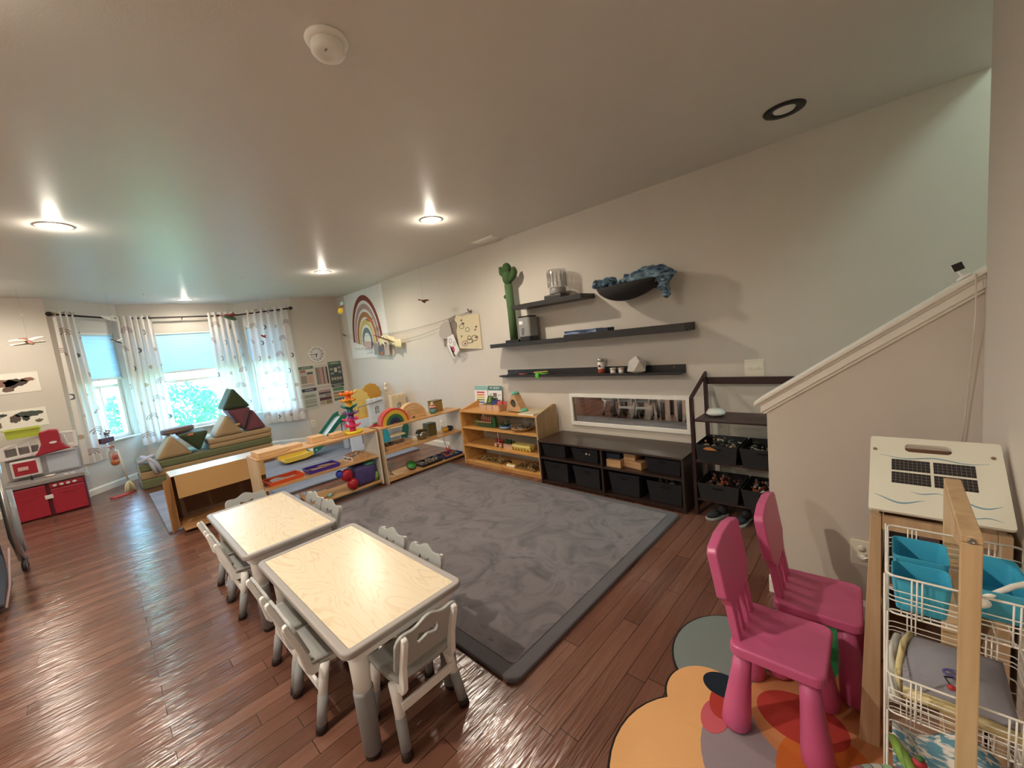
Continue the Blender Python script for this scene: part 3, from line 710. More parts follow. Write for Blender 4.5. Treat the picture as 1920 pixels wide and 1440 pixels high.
# ------------------------------------------------------------------ low open shelves, wooden cabinet
M_birch = wood('birch_ply', '#b98a58', '#d3a873', 'y', 1.0, 0.35, 0.7)
M_birchz = wood('birch_ply_upright', '#a98a64', '#c4a67c', 'z', 1.0, 0.45, 0.7)
M_birchx = wood('golden_birch', '#c08a4a', '#dba864', 'x', 1.0, 0.32, 0.7)
M_pbirch = wood('pale_birch_upright', '#b9a083', '#d2bd9c', 'z', 1.0, 0.45, 0.7)
M_melamine = mat('pale_melamine', '#ddd6c8', 0.5)
def low_shelf(label, xf, depth, y0, y1, ztop, zmid, base, rz=0.0):
    """open both sides, front faces +x"""
    t = thing('low_shelf', label, 'shelf', (xf - depth / 2, (y0 + y1) / 2, base), rz, group='low open shelves')
    a = depth / 2; b = (y1 - y0) / 2; H = ztop - base; mz = zmid - base
    MB().box(-a, a, -b, b, H - 0.018, H, bv=0.003).build('top_board', M_birch, t)
    MB().box(-a + 0.004, a - 0.004, -b + 0.0185, b - 0.0185, mz - 0.016, mz, bv=0.002).build('shelf_board', M_birch, t)
    MB().box(-a + 0.004, a - 0.004, -b + 0.0185, b - 0.0185, 0.022, 0.040, bv=0.002).build('bottom_board', M_birch, t)
    for s in (-1, 1):
        MB().box(-a, a, s * b - (0.018 if s > 0 else 0), s * b + (0 if s > 0 else 0.018), 0, H - 0.0185, bv=0.003).build('side_panel', M_melamine if s > 0 else M_pbirch, t)
    return t
low_shelf('long low open birch shelf with the ball tower, beside the cardboard box', -3.885, 0.31, 0.84, 1.945, 0.610, 0.335, 0.026)
low_shelf('low open birch shelf with the toy rainbows, running to the wooden cabinet', -3.860, 0.30, 1.975, 3.06, 0.612, 0.340, 0.0)

CX0, CX1, CY0, CY1 = -3.645, -2.475, 2.86, 3.19
t = thing('wooden_cabinet', 'golden birch four-level toy cabinet in the corner beside the black bench', 'shelf', ((CX0 + CX1) / 2, (CY0 + CY1) / 2, 0))
w = (CX1 - CX0) / 2; d = (CY1 - CY0) / 2
side = [(-d, 0.0), (d, 0.0), (d, 0.69), (d - 0.03, 0.70), (d - 0.06, 0.70), (-d + 0.01, 0.635), (-d, 0.62)]
for s in (-1, 1):
    MB().prism(side, 'x', s * w - (0.02 if s > 0 else 0), s * w + (0 if s > 0 else 0.02), bv=0.003).build('side_panel', M_birchz if s > 0 else M_birchx, t)
for nm, z in (('top_board', 0.632), ('shelf_board', 0.442), ('shelf_board', 0.232), ('bottom_board', 0.045)):
    MB().box(-w + 0.0205, w - 0.0205, -d + 0.004, d - 0.012, z - 0.018, z, bv=0.002).build(nm, M_birchx, t)
MB().box(-w + 0.0205, w - 0.0205, -d + 0.012, -d + 0.028, 0.0, 0.0265).build('plinth', M_birchx, t)
M_acryl = thin_clear('clear_acrylic', (0.93, 0.96, 0.96, 1), 0.10)
MB().box(-w + 0.0205, w - 0.0205, d - 0.012, d - 0.008, 0.03, 0.62).build('clear_back', M_acryl, t)
MB().tube([(0.02, -d + 0.002, 0.43), (0.02, -d + 0.002, 0.01)], 0.002, n=6).build('lock_rod', mat('pale_rod', '#c8bfae', 0.4), t)

# ------------------------------------------------------------------ black-brown bench with bins
M_esp = mat('espresso_wood', '#33241f', 0.28, var=0.1, vscale=4, spec=0.7); M_esp_in = mat('espresso_inside', '#241a19', 0.5)
BX0, BX1, BY0, BY1 = -2.425, -1.075, 2.79, 3.185
t = thing('storage_bench', 'long dark espresso cubby bench under the white-framed mirror', 'bench', ((BX0 + BX1) / 2, (BY0 + BY1) / 2, 0))
w = (BX1 - BX0) / 2; d = (BY1 - BY0) / 2
MB().box(-w, w, -d - 0.005, d, 0.402, 0.420, bv=0.003).build('top_board', M_esp, t)
for x in (-w, -0.009, w - 0.018):
    MB().box(x, x + 0.018, -d, d, 0.0, 0.4015, bv=0.002).build('side_panel' if abs(x) > 0.1 else 'divider', M_esp, t)
for s in (-1, 1):
    a, b = (-w + 0.0185, -0.0095) if s < 0 else (0.0095, w - 0.0185)
    MB().box(a, b, -d + 0.003, d - 0.01, 0.244, 0.260).build('shelf_board', M_esp, t)
    MB().box(a, b, -d + 0.003, d - 0.01, 0.012, 0.028).build('bottom_board', M_esp, t)
    MB().box(a, b, d - 0.0095, d - 0.003, 0.012, 0.40).build('back_panel', M_esp_in, t)
M_bin = mat('black_fabric', '#1e1d22', 0.9, bump=0.3, bscale=200); M_binb = mat('charcoal_fabric', '#2a2a2c', 0.9, bump=0.3, bscale=200)
def make_bin(label, w, dep, h, m, group):
    """open-topped tapered fabric bin, grip slot in front (-y)"""
    t = thing('storage_bin', label, 'bin', (0, 0, 0), group=group)
    k = 0.88; th = 0.004
    b = MB()
    def ring(s, z, o): return [(-(w / 2 - o) * s, -(dep / 2 - o) * s, z), ((w / 2 - o) * s, -(dep / 2 - o) * s, z), ((w / 2 - o) * s, (dep / 2 - o) * s, z), (-(w / 2 - o) * s, (dep / 2 - o) * s, z)]
    A, B, Ci, D = ring(k, 0, 0), ring(1, h, 0), ring(1, h, th), ring(k, th, th)
    for i in range(4):
        j = (i + 1) % 4
        b.face([A[i], A[j], B[j], B[i]]); b.face([B[i], B[j], Ci[j], Ci[i]]); b.face([Ci[i], Ci[j], D[j], D[i]])
    b.face(A[::-1]); b.face(D)
    b.build('bin_body', m, t)
    MB().prism(rrect(-0.032, 0.032, h * 0.74, h * 0.74 + 0.014, 0.006), 'y', -dep / 2 - 0.0012, -dep / 2 + 0.003).build('grip', mat('grip_hole', '#0b0b0c', 0.9), t)
    return t
def filler(name, label, cat, loc, mb, m, rz=0.0, group=None):
    o = mb.build(name, m); return solo(o, label, cat, loc, rz, group)
bl = [(-2.27, 0.264, 'black fabric bin in the top left cubby of the bench', 0.122), (-1.93, 0.264, 'black fabric bin with two pale dots, second cubby of the top row', 0.122), (-1.24, 0.264, 'black fabric bin with reddish grip, top right cubby of the bench', 0.122),
      (-2.26, 0.032, 'tall black fabric bin, bottom row of bench, leftmost', 0.185), (-1.93, 0.032, 'tall black fabric bin with papers sticking out, bottom row of bench', 0.185),
      (-1.57, 0.032, 'tall charcoal fabric bin, third in the bottom row of bench', 0.185), (-1.24, 0.032, 'tall charcoal fabric bin full of odd toys, bottom right of bench', 0.170)]
pb = {}
for i, (x, z, lb, h) in enumerate(bl):
    key = h
    if key not in pb: o = pb[key] = make_bin(lb, 0.27, 0.30, h, M_bin, 'fabric bins in the bench cubbies'); o.location = (x, 2.965, z)
    else: dup(pb[key], (x, 2.965, z), 0, lb)
tag(MB().lathe([(0, 0), (0.008, 0), (0.008, 0.003), (0, 0.004)], n=12, T=Matrix.Rotation(PI / 2, 4, 'X')).build('button', M_cream), 'pale round button on the second top bench bin, left one', 'button').location = (-1.905, 2.811, 0.345)
tag(MB().lathe([(0, 0), (0.006, 0), (0.006, 0.003), (0, 0.004)], n=12, T=Matrix.Rotation(PI / 2, 4, 'X')).build('button', M_cream), 'smaller pale round button on the second top bench bin, right one', 'button').location = (-1.875, 2.811, 0.343)
M_boxw = wood('pale_box_wood', '#b2895f', '#cfa77c', 'x', 1.0, 0.5)
filler('wooden_box', 'pale wooden box flat in the third top cubby, left one', 'box', (-1.655, 2.90, 0.2605), MB().box(-0.065, 0.065, -0.08, 0.10, 0, 0.062, bv=0.002), M_boxw)
filler('wooden_box', 'long pale wooden box in the third top cubby, standing crooked', 'box', (-1.495, 2.905, 0.2605), MB().box(-0.085, 0.085, -0.05, 0.05, 0, 0.06, bv=0.002), M_boxw, -0.22)
filler('wooden_box', 'small pale wooden box stacked on the other boxes in the bench', 'box', (-1.535, 2.93, 0.321), MB().box(-0.05, 0.05, -0.06, 0.06, 0, 0.05, bv=0.002), M_boxw)
filler('navy_box', 'dark navy box lying on the pale wooden box in the bench', 'box', (-1.665, 2.915, 0.323), MB().box(-0.065, 0.06, -0.07, 0.07, 0, 0.048, bv=0.002), mat('navy_card', '#1b2438', 0.7))
for dx, rr in ((0.0, 0.3), (0.04, 0.5)):
    filler('paper_sheet', 'white paper edge sticking out of the second bottom bench bin' if dx == 0 else 'second white paper edge sticking out of the bottom bench bin', 'paper', (-1.95 + dx * 2, 2.93, 0.20), MB().prism([(-0.06, 0), (0.06, 0), (0.075, 0.028), (-0.05, 0.035)], 'y', 0, 0.0012), mat('white_paper', '#e6e4de', 0.8), rr)
random.seed(3)
def toy_mix(name, label, cat, loc, cols, n, w, d, h, shape='mix', parent=None):
    """a heap of tiny toy parts, too small and mingled to count"""
    ms = [mat('toy_' + c, c, 0.5) for c in cols]; b = MB()
    for k in range(n):
        x, y, z = random.uniform(-w, w), random.uniform(-d, d), random.uniform(0.006, h); r = random.uniform(0.006, 0.014); m = random.randrange(len(ms))
        T = Matrix.Translation((x, y, z)) @ Matrix.Rotation(random.uniform(0, 3), 4, Vector((random.random(), random.random(), random.random() + 0.1)))
        if k % 3 == 0: b.box(-r * 1.6, r * 1.6, -r * 0.6, r * 0.6, -r * 0.4, r * 0.4, m=m, T=T)
        elif k % 3 == 1: b.ell((0, 0, 0), (r, r, r * 0.8), m=m, T=T, n=8)
        else: b.tube([(-r * 2, 0, 0), (0, r * 0.3, 0), (r * 2, 0, 0)], r * 0.35, n=6, m=m, T=T)
    o = b.build(name, ms); o.location = loc
    tag(o, label, cat, kind='stuff'); return o
toy_mix('toy_heap', 'heap of small grey and green toys in the bottom right bench bin', 'toys', (-1.24, 2.965, 0.15), ['#4a4c44', '#6a6b68', '#8c8c88', '#3a4238'], 40, 0.10, 0.11, 0.055)

# ------------------------------------------------------------------ dark folding rack with bins
M_rack = mat('dark_mahogany', '#351f1f', 0.4, var=0.1)
QX0, QX1, QY0, QY1 = -1.025, -0.34, 2.83, 3.17
t = thing('folding_rack', 'dark wooden folding rack between the bench and the stairs', 'shelf', ((QX0 + QX1) / 2, (QY0 + QY1) / 2, 0))
w = (QX1 - QX0) / 2; d = (QY1 - QY0) / 2
for s in (-1, 1):
    x0, x1 = (w - 0.022, w) if s > 0 else (-w, -w + 0.022)
    MB().prism([(-d, 0), (-d + 0.032, 0), (-d + 0.032, 0.845), (-d, 0.835)], 'x', x0, x1).build('front_post', M_rack, t)
    MB().prism([(d - 0.032, 0), (d, 0), (d, 0.975), (d - 0.032, 0.96)], 'x', x0, x1).build('back_post', M_rack, t)
    MB().prism([(-d, 0.8355), (d, 0.9755), (d, 1.0), (-d, 0.86)], 'x', x0, x1, bv=0.003).build('sloped_rail', M_rack, t)
MB().box(-w + 0.0225, w - 0.0225, d - 0.022, d - 0.002, 0.905, 0.955).build('back_rail', M_rack, t)
for z in (0.70, 0.405, 0.125):
    MB().box(-w + 0.0225, w - 0.0225, -d + 0.004, d - 0.0345, z - 0.014, z, bv=0.002).build('shelf_board', M_rack, t)
o = None
for x, z, lb in ((-0.862, 0.4055, 'wide black bin of small toys, middle shelf of the rack, left'), (-0.585, 0.4055, 'wide black bin, middle shelf of the rack, right, half behind the stair wall'),
                 (-0.862, 0.1255, 'wide black bin, lower shelf of the rack, left'), (-0.585, 0.1255, 'wide black bin with orange toys, lower shelf of the rack, right')):
    if o is None: o = make_bin(lb, 0.265, 0.285, 0.125, M_binb, 'black bins on the folding rack'); o.location = (x, 2.955, z)
    else: dup(o, (x, 2.955, z), 0, lb)
toy_mix('toy_heap', 'heap of small wooden and green toys in the upper left rack bin', 'toys', (-0.862, 2.955, 0.48), ['#b98b66', '#8fa08a', '#5a4438', '#c9b8a2', '#2d3a3a'], 60, 0.10, 0.11, 0.05)
toy_mix('toy_heap', 'heap of small green and grey toys in the upper right rack bin', 'toys', (-0.585, 2.955, 0.47), ['#4a5238', '#8a8a80', '#39424a', '#b9b29a'], 40, 0.10, 0.11, 0.05)
toy_mix('toy_heap', 'heap of dark red and orange toys in the lower left rack bin', 'toys', (-0.862, 2.955, 0.195), ['#6b2f2a', '#a8502e', '#4a3632', '#8a6a5a'], 50, 0.10, 0.11, 0.05)
toy_mix('toy_heap', 'heap of orange and white toys in the lower right rack bin', 'toys', (-0.585, 2.955, 0.20), ['#b8552c', '#d8d4cc', '#5a4a42', '#7a3426'], 50, 0.10, 0.11, 0.05)
filler('wooden_leaf', 'orange wooden leaf clipped to the upper left rack bin', 'toy', (-0.90, 2.806, 0.505), MB().prism([(-0.04, 0), (-0.02, 0.012), (0.01, 0.013), (0.05, -0.004), (0.01, -0.008), (-0.02, -0.008)], 'y', 0, 0.005), mat('orange_wood', '#bd7a4a', 0.5))
t = MB().lathe([(0, 0), (0.042, 0), (0.058, 0.012), (0.062, 0.016), (0.060, 0.03), (0.052, 0.034), (0.05, 0.045), (0, 0.048)], n=28)
solo(t.build('round_tin', mat('white_tin', '#d6d2cc', 0.35)), 'round white covered dish on the top shelf of the dark rack', 'dish', (-0.905, 3.0, 0.7005))
t = thing('play_ball', 'dark red and black ball peeking from behind the top of the stair wall', 'ball', (-0.505, 2.96, 0.791))
MB().ell((0, 0, 0), 0.088, n=24).build('ball_shell', mat('dark_grey_rubber', '#3a3534', 0.35), t)
MB().lathe([(0.0885, -0.03), (0.0895, -0.02), (0.0895, 0.02), (0.0885, 0.03), (0.084, 0.032), (0.084, -0.032)], n=32, T=Matrix.Rotation(0.9, 4, 'Y')).build('red_band', mat('glossy_red', '#b33223', 0.3), t)
for x, lb in ((-0.88, 'dark grey shoe on the floor under the rack, left'), (-0.72, 'dark shoe with pale sole on the floor under the rack, right')):
    t = thing('shoe', lb, 'shoe', (x, 2.86, 0), -0.5 + (x + 0.88) * 2, group='shoes under the folding rack')
    MB().prism(arc(0, 0.05, 0.035, 0, PI, 8) + arc(0, -0.06, 0.038, PI, 2 * PI, 8), 'z', 0.001, 0.016, bv=0.003).build('sole', mat('pale_sole', '#9a9994', 0.6), t)
    MB().ell((0, -0.04, 0.03), (0.032, 0.055, 0.026)).ell((0, 0.045, 0.045), (0.03, 0.038, 0.04)).build('upper', mat('dark_shoe', '#26262b', 0.7), t)

# ------------------------------------------------------------------ things on the long wall
M_paper = mat('poster_paper', '#ebe8e6', 0.7)
def ring_poly(cx, cz, rx0, rz0, rx1, rz1, n=28, foot=0.0):
    o = [(cx + rx1 * math.cos(PI * k / n), cz + rz1 * math.sin(PI * k / n)) for k in range(n + 1)]
    i = [(cx + rx0 * math.cos(PI * k / n), cz + rz0 * math.sin(PI * k / n)) for k in range(n + 1)][::-1]
    return [(cx + rx1, cz - foot)] + o + [(cx - rx1, cz - foot), (cx - rx0, cz - foot)] + i + [(cx + rx0, cz - foot)]
PM = [mat('watercolour_' + n, c, 0.8, var=0.12, vscale=14) for n, c in (('rust', '#8c4335'), ('mauve', '#b59496'), ('clay', '#b07b56'), ('straw', '#d9bf83'), ('slate', '#75868f'))]
t = thing('rainbow_poster', 'tall white poster with a big watercolour rainbow on the long wall', 'poster', (-6.235, YW, 1.885))
MB().box(-0.652, 0.652, -0.006, -0.001, -0.545, 0.548).build('paper', M_paper, t)
b = MB()
for i, (r1, h1) in enumerate(((0.50, 0.74), (0.415, 0.60), (0.335, 0.47), (0.255, 0.345), (0.165, 0.215))):
    b.prism(ring_poly(-0.02, -0.27 + 0.0 * i, r1 - 0.062 + (0.012 if i == 4 else 0), h1 - 0.085, r1, h1, foot=0.02 * i), 'y', -0.0075, -0.006, m=i)
b.build('rainbow', PM, t)
M_ink = mat('grey_ink', '#8b898c', 0.8)
b = MB(); random.seed(11)
for row, (x0, x1, z) in enumerate(((-0.5, 0.12, -0.395), (-0.1, 0.45, -0.475))):
    x = x0; pts = []
    while x < x1:
        pts.append((x, -0.0068, z + random.choice((-0.012, 0.0, 0.012, 0.028, 0.0)))); x += 0.013
    b.tube(pts, 0.0022, n=4)
b.build('handwriting', M_ink, t)

# art line with clips and drawings
t = thing('display_wire', 'thin double wire strung along the long wall for hanging art', 'wire', (-5.34, YW, 1.77))
for q, (sag, dz) in enumerate(((0.10, 0.0), (0.22, -0.035))):
    pts = []
    for k in range(41):
        s = k / 40; x = -1.70 + 3.41 * s
        pts.append((x, -0.03 - 0.012 * q, dz * 0.2 - sag * 4 * s * (1 - s)))
    MB().tube(pts, 0.0022, n=5).build('wire', mat('wire_steel', '#8f8a84', 0.4, metal=0.7), t)
for x in (-1.71, 1.71):
    MB().tube([(x, -0.001, 0.0), (x, -0.03, 0.0), (x + 0.012, -0.05, 0.012), (x, -0.055, 0.03)], 0.009, n=8).ell((x, -0.006, 0), (0.022, 0.006, 0.022)).build('hook', mat('brushed_nickel', '#9a958c', 0.35, metal=0.8), t)
def art(name, label, cat, x, y, z, poly, m, marks=(), rot=(0, 0, 0), group='drawings clipped to the wire', curl=0.0):
    t = thing(name, label, cat, (x, y, z), rot=rot, group=group)
    MB().prism(poly, 'y', -0.0015, 0.0, ).build('sheet', m, t)
    if marks:
        ms = []; b = MB()
        for mm, pl in marks:
            if mm not in ms: ms.append(mm)
            b.prism(pl, 'y', -0.0028, -0.0016, m=ms.index(mm))
        b.build('drawing', ms, t)
    return t
def oring(cx, cz, r, rr, w=0.006, n=14):
    return [(cx + r * math.cos(2 * PI * k / n), cz + rr * math.sin(2 * PI * k / n)) for k in range(n + 1)] + [(cx + (r - w) * math.cos(2 * PI * k / n), cz + (rr - w) * math.sin(2 * PI * k / n)) for k in range(n, -1, -1)]
M_bag = mat('cream_cloth', '#dccfae', 0.85, bump=0.3, bscale=120); M_taupe = mat('taupe_paper', '#8c8078', 0.85); M_pale = mat('pale_grey_paper', '#b9b0a8', 0.85)
M_pg = mat('green_crayon', '#6f8c6a', 0.8); M_pb = mat('brown_crayon', '#6b5548', 0.8); M_pu = mat('purple_crayon', '#8a6b94', 0.8); M_pr = mat('pink_crayon', '#c2476a', 0.8)
random.seed(21); mk = []
for k in range(16):
    cx, cz = random.uniform(0.05, 0.35), random.uniform(-0.36, -0.04); mm = [M_pg, M_pb, M_pu, M_pb][k % 4]
    if k % 3 == 0: mk.append((mm, oring(cx, cz, random.uniform(0.03, 0.05), random.uniform(0.022, 0.038), 0.008)))
    else: mk.append((mm, [(cx, cz), (cx + 0.028, cz + 0.014), (cx + 0.036, cz - 0.002), (cx + 0.010, cz - 0.014)]))
art('drawing', 'large cream sheet with scribbled ovals hanging at the right end of the wire', 'drawing', -3.88, 3.155, 1.745, [(0.02, 0), (0.39, -0.02), (0.385, -0.43), (0.02, -0.40), (0.0, -0.2), (0.03, -0.10), (-0.01, -0.05)], M_bag, mk, (0, 0, 0.12))
art('drawing', 'dark taupe sheet hanging behind the large cream drawing', 'drawing', -4.03, 3.175, 1.73, [(0.0, 0), (0.15, 0.03), (0.14, -0.28), (0.07, -0.42), (0.02, -0.2)], M_taupe)
art('drawing', 'pale grey folded paper clipped left of the cream drawing', 'drawing', -4.20, 3.16, 1.675, [(0.0, -0.02), (0.10, 0.03), (0.20, 0.0), (0.24, -0.22), (0.0, -0.18), (-0.05, -0.13)], M_pale)
art('drawing', 'small taupe scrap below the pale grey folded paper', 'drawing', -4.19, 3.178, 1.50, [(0.0, 0), (0.17, -0.02), (0.16, -0.13), (0.0, -0.11)], M_taupe)
art('drawing', 'small white drawing of pink and purple flowers hanging askew under the wire', 'drawing', -4.05, 3.14, 1.50, [(0.0, 0), (0.12, 0.03), (0.20, -0.18), (0.07, -0.27), (-0.03, -0.10)], M_paper, [(M_pr, oring(0.08, -0.16, 0.035, 0.04, 0.03)), (M_pu, oring(0.05, -0.05, 0.03, 0.03)), (M_pg, oring(0.12, -0.09, 0.02, 0.03)), (M_pb, [(0.02, -0.10), (0.05, -0.12), (0.12, -0.25), (0.08, -0.25)])])
M_yel = mat('pale_yellow_paper', '#e2d8ae', 0.8)
t = thing('paper_chain', 'folded pale yellow paper strip clipped to the wire right of the rainbow poster', 'decoration', (-5.42, 3.13, 1.60), group='drawings clipped to the wire')
MB().sheet(lambda u, v: Vector((-0.33 + 0.62 * u, 0.02 * math.sin(u * 22), 0.01 - 0.11 * v + 0.045 * math.sin(u * 5) - 0.03 * u * v)), 24, 3, thick=0.002).build('paper_strip', M_yel, t)
b = MB()
for k in range(3): b.prism([(-0.2 + 0.13 * k, -0.04), (-0.17 + 0.13 * k, -0.04), (-0.12 + 0.13 * k, -0.10), (-0.15 + 0.13 * k, -0.10)], 'y', -0.026, -0.024)
b.build('stripe', mat('white_stripe', '#f2f0ea', 0.8), t)
M_film = thin_clear('clear_sleeve', (0.9, 0.9, 0.92, 1), 0.2)
for x, z, w_, h_, lb, c in ((-6.28, 1.60, 0.23, 0.11, 'clear sleeve with a pinkish smudge pinned over the left of the rainbow poster', '#c9a9a6'), (-5.98, 1.56, 0.14, 0.20, 'grey photo card hanging over the rainbow poster, left of three', '#8e8a8c'), (-5.82, 1.57, 0.13, 0.22, 'photo card with orange, blue and dark figures on the rainbow poster', '#6d5654'), (-5.66, 1.55, 0.15, 0.21, 'pale brown photo card at the right edge of the rainbow poster', '#b6a092')):
    mk = []
    if 'orange' in lb: mk = [(mat('photo_orange', '#c9703a', 0.6), [(0.02, -0.20), (0.10, -0.20), (0.09, -0.16), (0.05, -0.15)]), (mat('photo_blue', '#4a6485', 0.6), [(0.04, -0.15), (0.10, -0.15), (0.09, -0.10), (0.05, -0.11)])]
    art('photo_card', lb, 'photo', x, 3.150 - 0.002, z, [(0, 0), (w_, -0.01), (w_ - 0.005, -h_), (0.0, -h_ + 0.01)], mat('photo_' + c[1:], c, 0.5, var=0.2, vscale=20), mk)

# mirror
t = thing('framed_mirror', 'long low mirror in a white frame above the dark bench', 'mirror', (-1.727, YW, 0.645))
MB().prism([(-0.577, -0.157), (0.577, -0.157), (0.577, 0.157), (-0.577, 0.157)], 'y', -0.022, -0.001, holes=[[(-0.545, -0.122), (0.545, -0.122), (0.545, 0.122), (-0.545, 0.122)]], bv=0.002).build('frame', mat('white_frame', '#efece4', 0.4), t)
MB().box(-0.546, 0.546, -0.012, -0.006, -0.123, 0.123).build('mirror_glass', mat('mirror_silver', '#d8dcdc', 0.015, metal=1.0), t)
# switch, outlets
def plate(name, label, loc, w_, h_, kind, rz=0.0):
    t = thing(name, label, 'switch' if kind == 's' else 'outlet', loc, rz)
    MB().box(-w_, w_, -0.006, -0.0005, -h_, h_, bv=0.002).build('cover_plate', mat('ivory_plate', '#ebe5d3', 0.35), t)
    if kind == 's':
        for x in (-0.024, 0.024): MB().box(x - 0.005, x + 0.005, -0.014, -0.006, -0.008, 0.012, bv=0.001).build('toggle', mat('ivory_toggle', '#ddd6c2', 0.35), t)
    else:
        for z in (-0.02, 0.02): MB().lathe([(0, 0), (0.015, 0), (0.015, 0.002), (0, 0.002)], T=Matrix.Translation((0, -0.0062, z)) @ Matrix.Rotation(PI / 2, 4, 'X'), n=18).build('socket', mat('socket_grey', '#d2ccbd', 0.4), t)
    return t
plate('light_switch', 'ivory double light switch on the long wall right of the shelves', (-0.70, YW, 1.01), 0.060, 0.059, 's')
o = plate('power_outlet', 'white outlet with a plug and cord beside the pink chairs', (-0.09, KY, 0.31), 0.036, 0.057, 'o')
MB().ell((0.008, -0.018, -0.014), (0.016, 0.014, 0.018)).build('plug', mat('clear_plug', '#c9c3b8', 0.3), o)
MB().tube([(0.008, -0.03, -0.012), (0.03, -0.035, 0.005), (0.05, -0.02, -0.03), (0.055, -0.012, -0.12), (0.05, -0.02, -0.30)], 0.0035).build('cord', M_white, o)
o = plate('power_outlet', 'small white outlet on the long wall behind the low shelf', (-4.50, YW, 0.33), 0.036, 0.057, 'o')
MB().tube([(0, -0.01, -0.02), (0.005, -0.02, -0.10), (0.03, -0.03, -0.20), (0.05, -0.03, -0.30)], 0.003).build('cord', M_black, o)
plate('power_outlet', 'white outlet under the rightmost curtain', (XB, 2.20 + 0.30, 0.31), 0.036, 0.057, 'o', PI / 2)
plate('power_outlet', 'white outlet under the leftmost curtain beside the toy kitchen', (XB + 0.013 - 0.03, -0.23, 0.33), 0.036, 0.057, 'o', PI / 2 + 0.80)

# floating shelves
M_shelf = mat('black_brown_shelf', '#2c2929', 0.42, var=0.1)
def fshelf(label, x0, x1, yf, z0, z1):
    return tag(MB().box(x0, x1, yf, YW - 0.001, z0, z1, bv=0.0015).build('floating_shelf', M_shelf), label, 'shelf', 'floating wall shelves')
fshelf('top floating black shelf carrying the clear jar', -2.76, -1.935, 2.978, 1.680, 1.722)
fshelf('middle floating black shelf, left piece, under the cactus post', -3.16, -2.172, 3.01, 1.315, 1.357)
fshelf('middle floating black shelf, right piece, longer, under the blue books', -2.168, -1.085, 3.0, 1.318, 1.378)
t = thing('picture_ledge', 'long narrow black picture ledge, lowest on the wall', 'shelf', (-2.16, YW, 0.985), group='floating wall shelves')
MB().box(-0.96, 0.99, -0.115, -0.001, 0.0, 0.010, bv=0.001).build('ledge_board', M_shelf, t)
MB().box(-0.96, 0.99, -0.012, -0.001, 0.0105, 0.070, bv=0.001).build('back_rail', M_shelf, t)
MB().box(-0.96, 0.99, -0.123, -0.1155, 0.0, 0.022, bv=0.001).build('front_lip', M_shelf, t)
for x in (-0.83, -0.42, 0.28, 0.40, 0.9): MB().ell((x, -0.0125, 0.05), (0.004, 0.0015, 0.004)).build('screw', mat('screw_zinc', '#bdbab4', 0.3, metal=0.8), t)
tag(MB().box(-3.215, -3.125, 3.15, YW - 0.001, 0.982, 0.998).build('shelf_bracket', M_shelf), 'short black bracket left of the picture ledge', 'bracket')

# cactus scratching post
M_cact = mat('green_felt', '#3f5a33', 0.95, bump=0.4, bscale=150)
t = thing('cactus_scratching_post', 'tall green felt cactus cat post on a black base on the middle shelf', 'cat post', (-2.875, 3.10, 1.3575))
MB().box(-0.06, 0.13, -0.075, 0.075, 0, 0.026, bv=0.003).build('base', M_black, t)
MB().tube([(0.0, 0, 0.026), (0.0, 0, 0.30), (-0.005, 0, 0.60)], [0.042, 0.040, 0.042], n=16).build('stem', mat('green_sisal', '#4a6440', 0.95, bump=0.8, bscale=90), t)
MB().ell((-0.005, 0, 0.67), (0.060, 0.052, 0.08)).ell((-0.005, 0, 0.765), (0.050, 0.045, 0.055)).build('head', M_cact, t)
MB().tube([(0.02, 0, 0.64), (0.065, 0, 0.67), (0.090, 0, 0.71), (0.095, 0, 0.750)], [0.034, 0.035, 0.034, 0.014], n=12).build('arm', M_cact, t)
MB().tube([(-0.03, 0, 0.69), (-0.078, 0, 0.735), (-0.098, 0, 0.79)], [0.033, 0.034, 0.016], n=12).build('arm', M_cact, t)
MB().ell((-0.052, -0.01, 0.48), (0.022, 0.018, 0.022)).build('bud', M_cact, t)
# grey box
t = thing('pet_water_dispenser', 'grey rounded dispenser with a dark lid beside the cactus post', 'dispenser', (-2.665, 3.10, 1.384))
t.location = (-2.655, 3.085, 1.3575)
MB().prism(rrect(-0.075, 0.075, -0.07, 0.07, 0.03), 'z', 0.0, 0.045, bv=0.003).build('base', M_black, t)
MB().prism(rrect(-0.078, 0.078, -0.072, 0.072, 0.03), 'z', 0.0455, 0.235, bv=0.006).build('tank', mat('mid_grey_plastic', '#8e8e8b', 0.4), t)
MB().prism(rrect(-0.076, 0.076, -0.07, 0.07, 0.03), 'z', 0.2355, 0.25, bv=0.003).build('lid', M_black, t)
MB().box(-0.05, -0.005, -0.0745, -0.0725, 0.17, 0.20).build('sticker', M_paper, t)
MB().prism(oring(-0.01, 0.11, 0.018, 0.022, 0.008), 'y', -0.0745, -0.0725).prism(oring(-0.015, 0.075, 0.014, 0.014, 0.006), 'y', -0.0745, -0.0725).build('emblem', mat('dark_grey_print', '#4d4d4f', 0.6), t)
